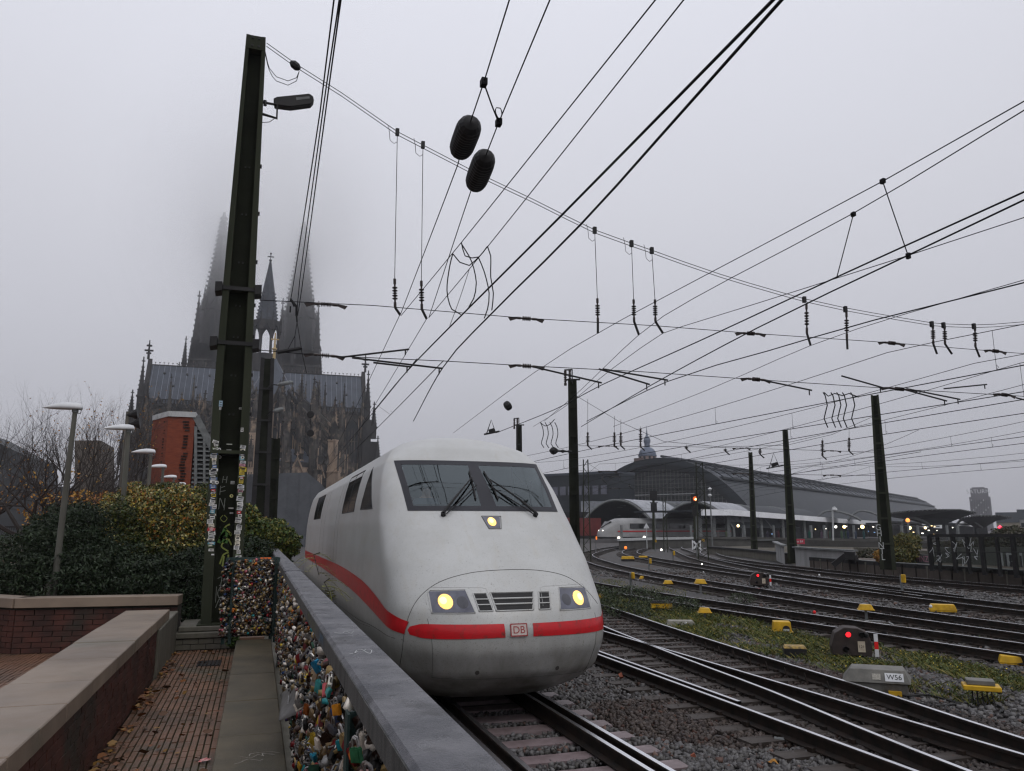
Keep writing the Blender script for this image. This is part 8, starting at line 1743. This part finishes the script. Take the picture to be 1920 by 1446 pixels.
for u0, v0, u1, v1, d0, d1, h, lab, m in ((1500,1012,1925,1023,92,84,.9,'grey concrete parapet running behind the leaning mast',m_plat),(1600,1026,1760,1034,70,64,.8,'darker low wall behind the leaning mast',m_conc_d),(1740,1046,1925,1050,52,47,1.9,'graffiti-covered concrete wall behind the glass barrier',mat('graffiti_wall', (.125,.13,.115), (.09,.095,.085), .8, .9, .2, 20, geo=True))):
    A_, B_ = atD(u0,v0,d0), atD(u1,v1,d1); e = Vector((A_.x,A_.y,0)).normalized(); b = MB(); b.prism([(A_.x,A_.y,.1),(B_.x,B_.y,.1),(B_.x,B_.y,B_.z+ (0 if 'graffiti' not in lab else .6)),(A_.x,A_.y,A_.z+(0 if 'graffiti' not in lab else .6))], tuple(e*.35)); tag(b.build('concrete_wall', m), lab, 'wall')
# graffiti on that wall
gw = thing('wall_graffiti', 'white and black graffiti letters painted on the wall behind the glass barrier', 'graffiti'); A_, B_ = atD(1740,1046,52), atD(1925,1050,47); rt3 = (B_-A_); rt3.z = 0; rt3.normalize(); nrm3 = Vector((rt3.y,-rt3.x,0))
def gtext(s, u, v, size, m, sx=1., d0=None):
    f = (u-1740)/185; d = 52-5*f; c_ = atD(u, v, d-.04*0)+nrm3*.05; text('lettering', s, size, facing(c_, rt3, (0,0,1))@Matrix.Diagonal((sx,1,1,1)), m, gw, .004)
gtext('GERN', 1852, 1047, .62, m_wg, 1.3); gtext('TONIK', 1870, 1062, .35, mat('dark_spray', (.02,.02,.02), rough=.8)); gtext('JBU', 1910, 1058, 1.5, m_wg, 1.0); gtext('JBU', 1911, 1058.5, 1.15, mat('graffiti_outline', (.04,.04,.045), rough=.8), 1.0)
t = thing('graffiti_box', 'low box with pink and white graffiti left of the glass barrier', 'box'); A_ = atD(1716,1038,50); B_ = atD(1743,1040,49); b = MB(); b.prism([(A_.x,A_.y,.1),(B_.x,B_.y,.1),(B_.x,B_.y,B_.z),(A_.x,A_.y,A_.z)], (1.5,2.5,0)); b.build('case', m_mull, t); r_ = (B_-A_); r_.z = 0; r_.normalize(); n3 = Vector((r_.y,-r_.x,0)); 
for k, s in enumerate(('HNZ', 'XPB')): text('lettering', s, .48, facing((A_+B_)/2+n3*.03-Vector((0,0,.28+.42*k)), r_, (0,0,1)), mat('pink_spray%d' % k, ((.42,.22,.28) if k == 0 else (.40,.34,.38)), rough=.8), t, .004)
# glass noise barrier
gb = thing('glass_barrier', 'dark framed glass noise barrier with scratched graffiti at the right edge', 'barrier'); us_ = [1742,1757,1786,1812,1839,1868,1898,1925,1960]
mgl = bpy.data.materials.new('barrier_glass'); mgl.use_nodes = True; n_ = mgl.node_tree.nodes; n_.clear(); o_ = n_.new('ShaderNodeOutputMaterial'); tp = n_.new('ShaderNodeBsdfTransparent'); tp.inputs[0].default_value = (.72,.74,.73,1); gl = n_.new('ShaderNodeBsdfGlossy'); gl.inputs[1].default_value = .1; ms = n_.new('ShaderNodeMixShader'); ms.inputs[0].default_value = .06; mgl.node_tree.links.new(tp.outputs[0], ms.inputs[1]); mgl.node_tree.links.new(gl.outputs[0], ms.inputs[2]); mgl.node_tree.links.new(ms.outputs[0], o_.inputs[0])
def gbp(u, v): f = (u-1742)/185; return atD(u, v, 43.5-5*f)
for k, u in enumerate(us_):
    a, c = gbp(u, 1004+ (u-1742)*.006), gbp(u, 1075); b = MB(); b.beam(Vector((a.x,a.y,.3)), a, .16 if k % 2 == 0 else .10, .14); b.build('post', m_black, gb)
for i in range(len(us_)-1):
    a, c = gbp(us_[i]+1, 1004), gbp(us_[i+1]-1, 1004.5); b = MB(); b.prism([(a.x,a.y,.42),(c.x,c.y,.42),(c.x,c.y,c.z),(a.x,a.y,a.z)], (.01,.012,0)); b.build('pane', mgl, gb); b = MB(); b.beam(gbp(us_[i],1004), gbp(us_[i+1],1004.4), .12, .14); b.build('top_rail', m_black, gb); b = MB(); m0, m1 = gbp(us_[i]+1,1035), gbp(us_[i+1]-1,1036); b.beam(m0, m1, .04, .04); b.build('mid_rail', m_black, gb)
rr = random.Random(5)
for k in range(16): u = rr.uniform(1745, 1835); v = rr.uniform(1012, 1060); c_ = gbp(u, v); a_, q_ = gbp(1742,1010), gbp(1925,1010); r_ = (q_-a_); r_.z = 0; r_.normalize(); scrawl('scratched_tag', gb, c_+Vector((r_.y,-r_.x,0))*.03, r_, (0,0,1), [[(rr.uniform(-.25,.25), rr.uniform(-.25,.25)) for _ in range(4)]], .03, m_wg, .004)
def dblob(u, v, d, ru, rv, ry): c_ = atD(u, v, d); s_ = d/1450; return (c_.x, c_.y, c_.z, ru*s_, ry, rv*s_)
shrub('roadside_shrub', 'yellow-green shrub right behind the leaning mast', 'shrub', [dblob(1692,1030,50,22,26,1.0), dblob(1682,1045,49,20,16,.8), dblob(1705,1015,52,16,14,.8)], 7000, [(.07,.08,.02),(.10,.10,.025),(.05,.055,.018),(.16,.12,.02)], 31, .075, m_leaf, .5, 8, .3)
shrub('roadside_shrub', 'small orange-leaved shrub left of the leaning mast foot', 'shrub', [dblob(1650,1042,47,7,10,.4)], 700, OR, 32, .07, m_leaf, .5, 4, .3)
shrub('undergrowth', 'dark bushes behind the glass barrier at right', 'bushes', [dblob(1790,1030,60,30,14,1.5), dblob(1850,1022,62,36,16,1.5), dblob(1900,1008,66,30,18,1.5), dblob(1640,1040,58,30,9,1.0)], 9000, [(.035,.04,.02),(.05,.05,.025),(.06,.045,.025)], 33, .10, m_leaf, .5, 12, .3)
# loose things in the ballast
for u, v, lab in ((1165,1271,'broken orange-red brick lying in the ballast near the train nose'),(1300,1420,'small orange-red stone near the bottom rails')):
    b = MB(); p_ = gp(u, v, -.20); V, F, _ = rocks(np.array([[p_.x,p_.y,p_.z+.02]]), [.09 if u < 1200 else .04], np.random.RandomState(int(u)), None); b.add([tuple(x) for x in V], [tuple(f) for f in F]); tag(b.build('brick_fragment', mat('brick_chip', (.30,.09,.05), (.2,.07,.045), 20, .8)), lab, 'brick')
b = MB(); p_ = gp(1452,1385,-.18); b.tube([p_, p_+Vector((.10,-.12,.0))], .025, 8); tag(b.build('pipe_stub', m_grey), 'short grey pipe stub lying on the ballast at the bottom', 'pipe')
# yellow fallen leaf
b = MB(); p_ = gp(1448,1428,-.185); b.grid(lambda a_, c_: (p_.x+(a_-.5)*.10, p_.y+(c_-.5)*.10, p_.z+.02*math.sin(a_*5)*math.cos(c_*4)), 4, 4); tag(b.build('maple_leaf', mat('yellow_leaf', (.35,.17,.03), (.25,.11,.02), 30, .7)), 'single yellow-brown leaf lying on the ballast at the bottom edge', 'leaf')

# ================================================================ AIR
hz = MB(); hz.box(-950, 1300, -40, 1200, -1.9, 260); m_hz = bpy.data.materials.new('haze'); m_hz.use_nodes = True; n_ = m_hz.node_tree.nodes; n_.clear(); o_ = n_.new('ShaderNodeOutputMaterial'); pv_ = n_.new('ShaderNodeVolumePrincipled'); pv_.inputs['Color'].default_value = (.93,.94,.97,1); pv_.inputs['Density'].default_value = .00028; pv_.inputs['Anisotropy'].default_value = .5; m_hz.node_tree.links.new(pv_.outputs[0], o_.inputs['Volume'])
tag(hz.build('haze', m_hz), kind='stuff')
for k, (rx_, ry_, rz_, den) in enumerate(((80,56,96,.0020),(72,53,82,.0024),(66,50,72,.0022),(59,46,66,.0033),(52,42,60,.0045),(47,37,53,.007),(42,32,46,.010),(38,28,39,.013))):
    b = MB(); b.M = Matrix.Translation((-1.5, 383, 157))@Matrix.Diagonal((rx_, ry_, rz_, 1)); b.lathe([(math.cos(t_)+1e-3, math.sin(t_)) for t_ in np.linspace(-PI/2, PI/2, 25)], n=40); m_ = m_hz.copy(); m_.name = 'low_cloud'; p2 = [x for x in m_.node_tree.nodes if x.type == 'PRINCIPLED_VOLUME'][0]; p2.inputs['Density'].default_value = den; p2.inputs['Anisotropy'].default_value = .75; p2.inputs['Color'].default_value = (1,1,1,1)
    tag(b.build('low_cloud', m_, smooth='all'), kind='stuff')
# ================================================================ put each Empty at its thing's base
bpy.context.view_layer.update()
for o in list(C.objects):
    if o.type == 'EMPTY' and o.parent is None and o.location.length < 1e-6:
        P = []
        for c in o.children_recursive:
            if c.type == 'MESH' and c.data.vertices:
                P += [c.matrix_world@Vector(q) for q in c.bound_box]
        if not P: continue
        lo = Vector([min(p[i] for p in P) for i in range(3)]); hi = Vector([max(p[i] for p in P) for i in range(3)])
        if (lo.length < .5 and hi.length < .5): continue
        o.location = ((lo.x+hi.x)/2, (lo.y+hi.y)/2, lo.z)
        for c in o.children: c.matrix_parent_inverse = Matrix.Translation(-o.location)@c.matrix_parent_inverse
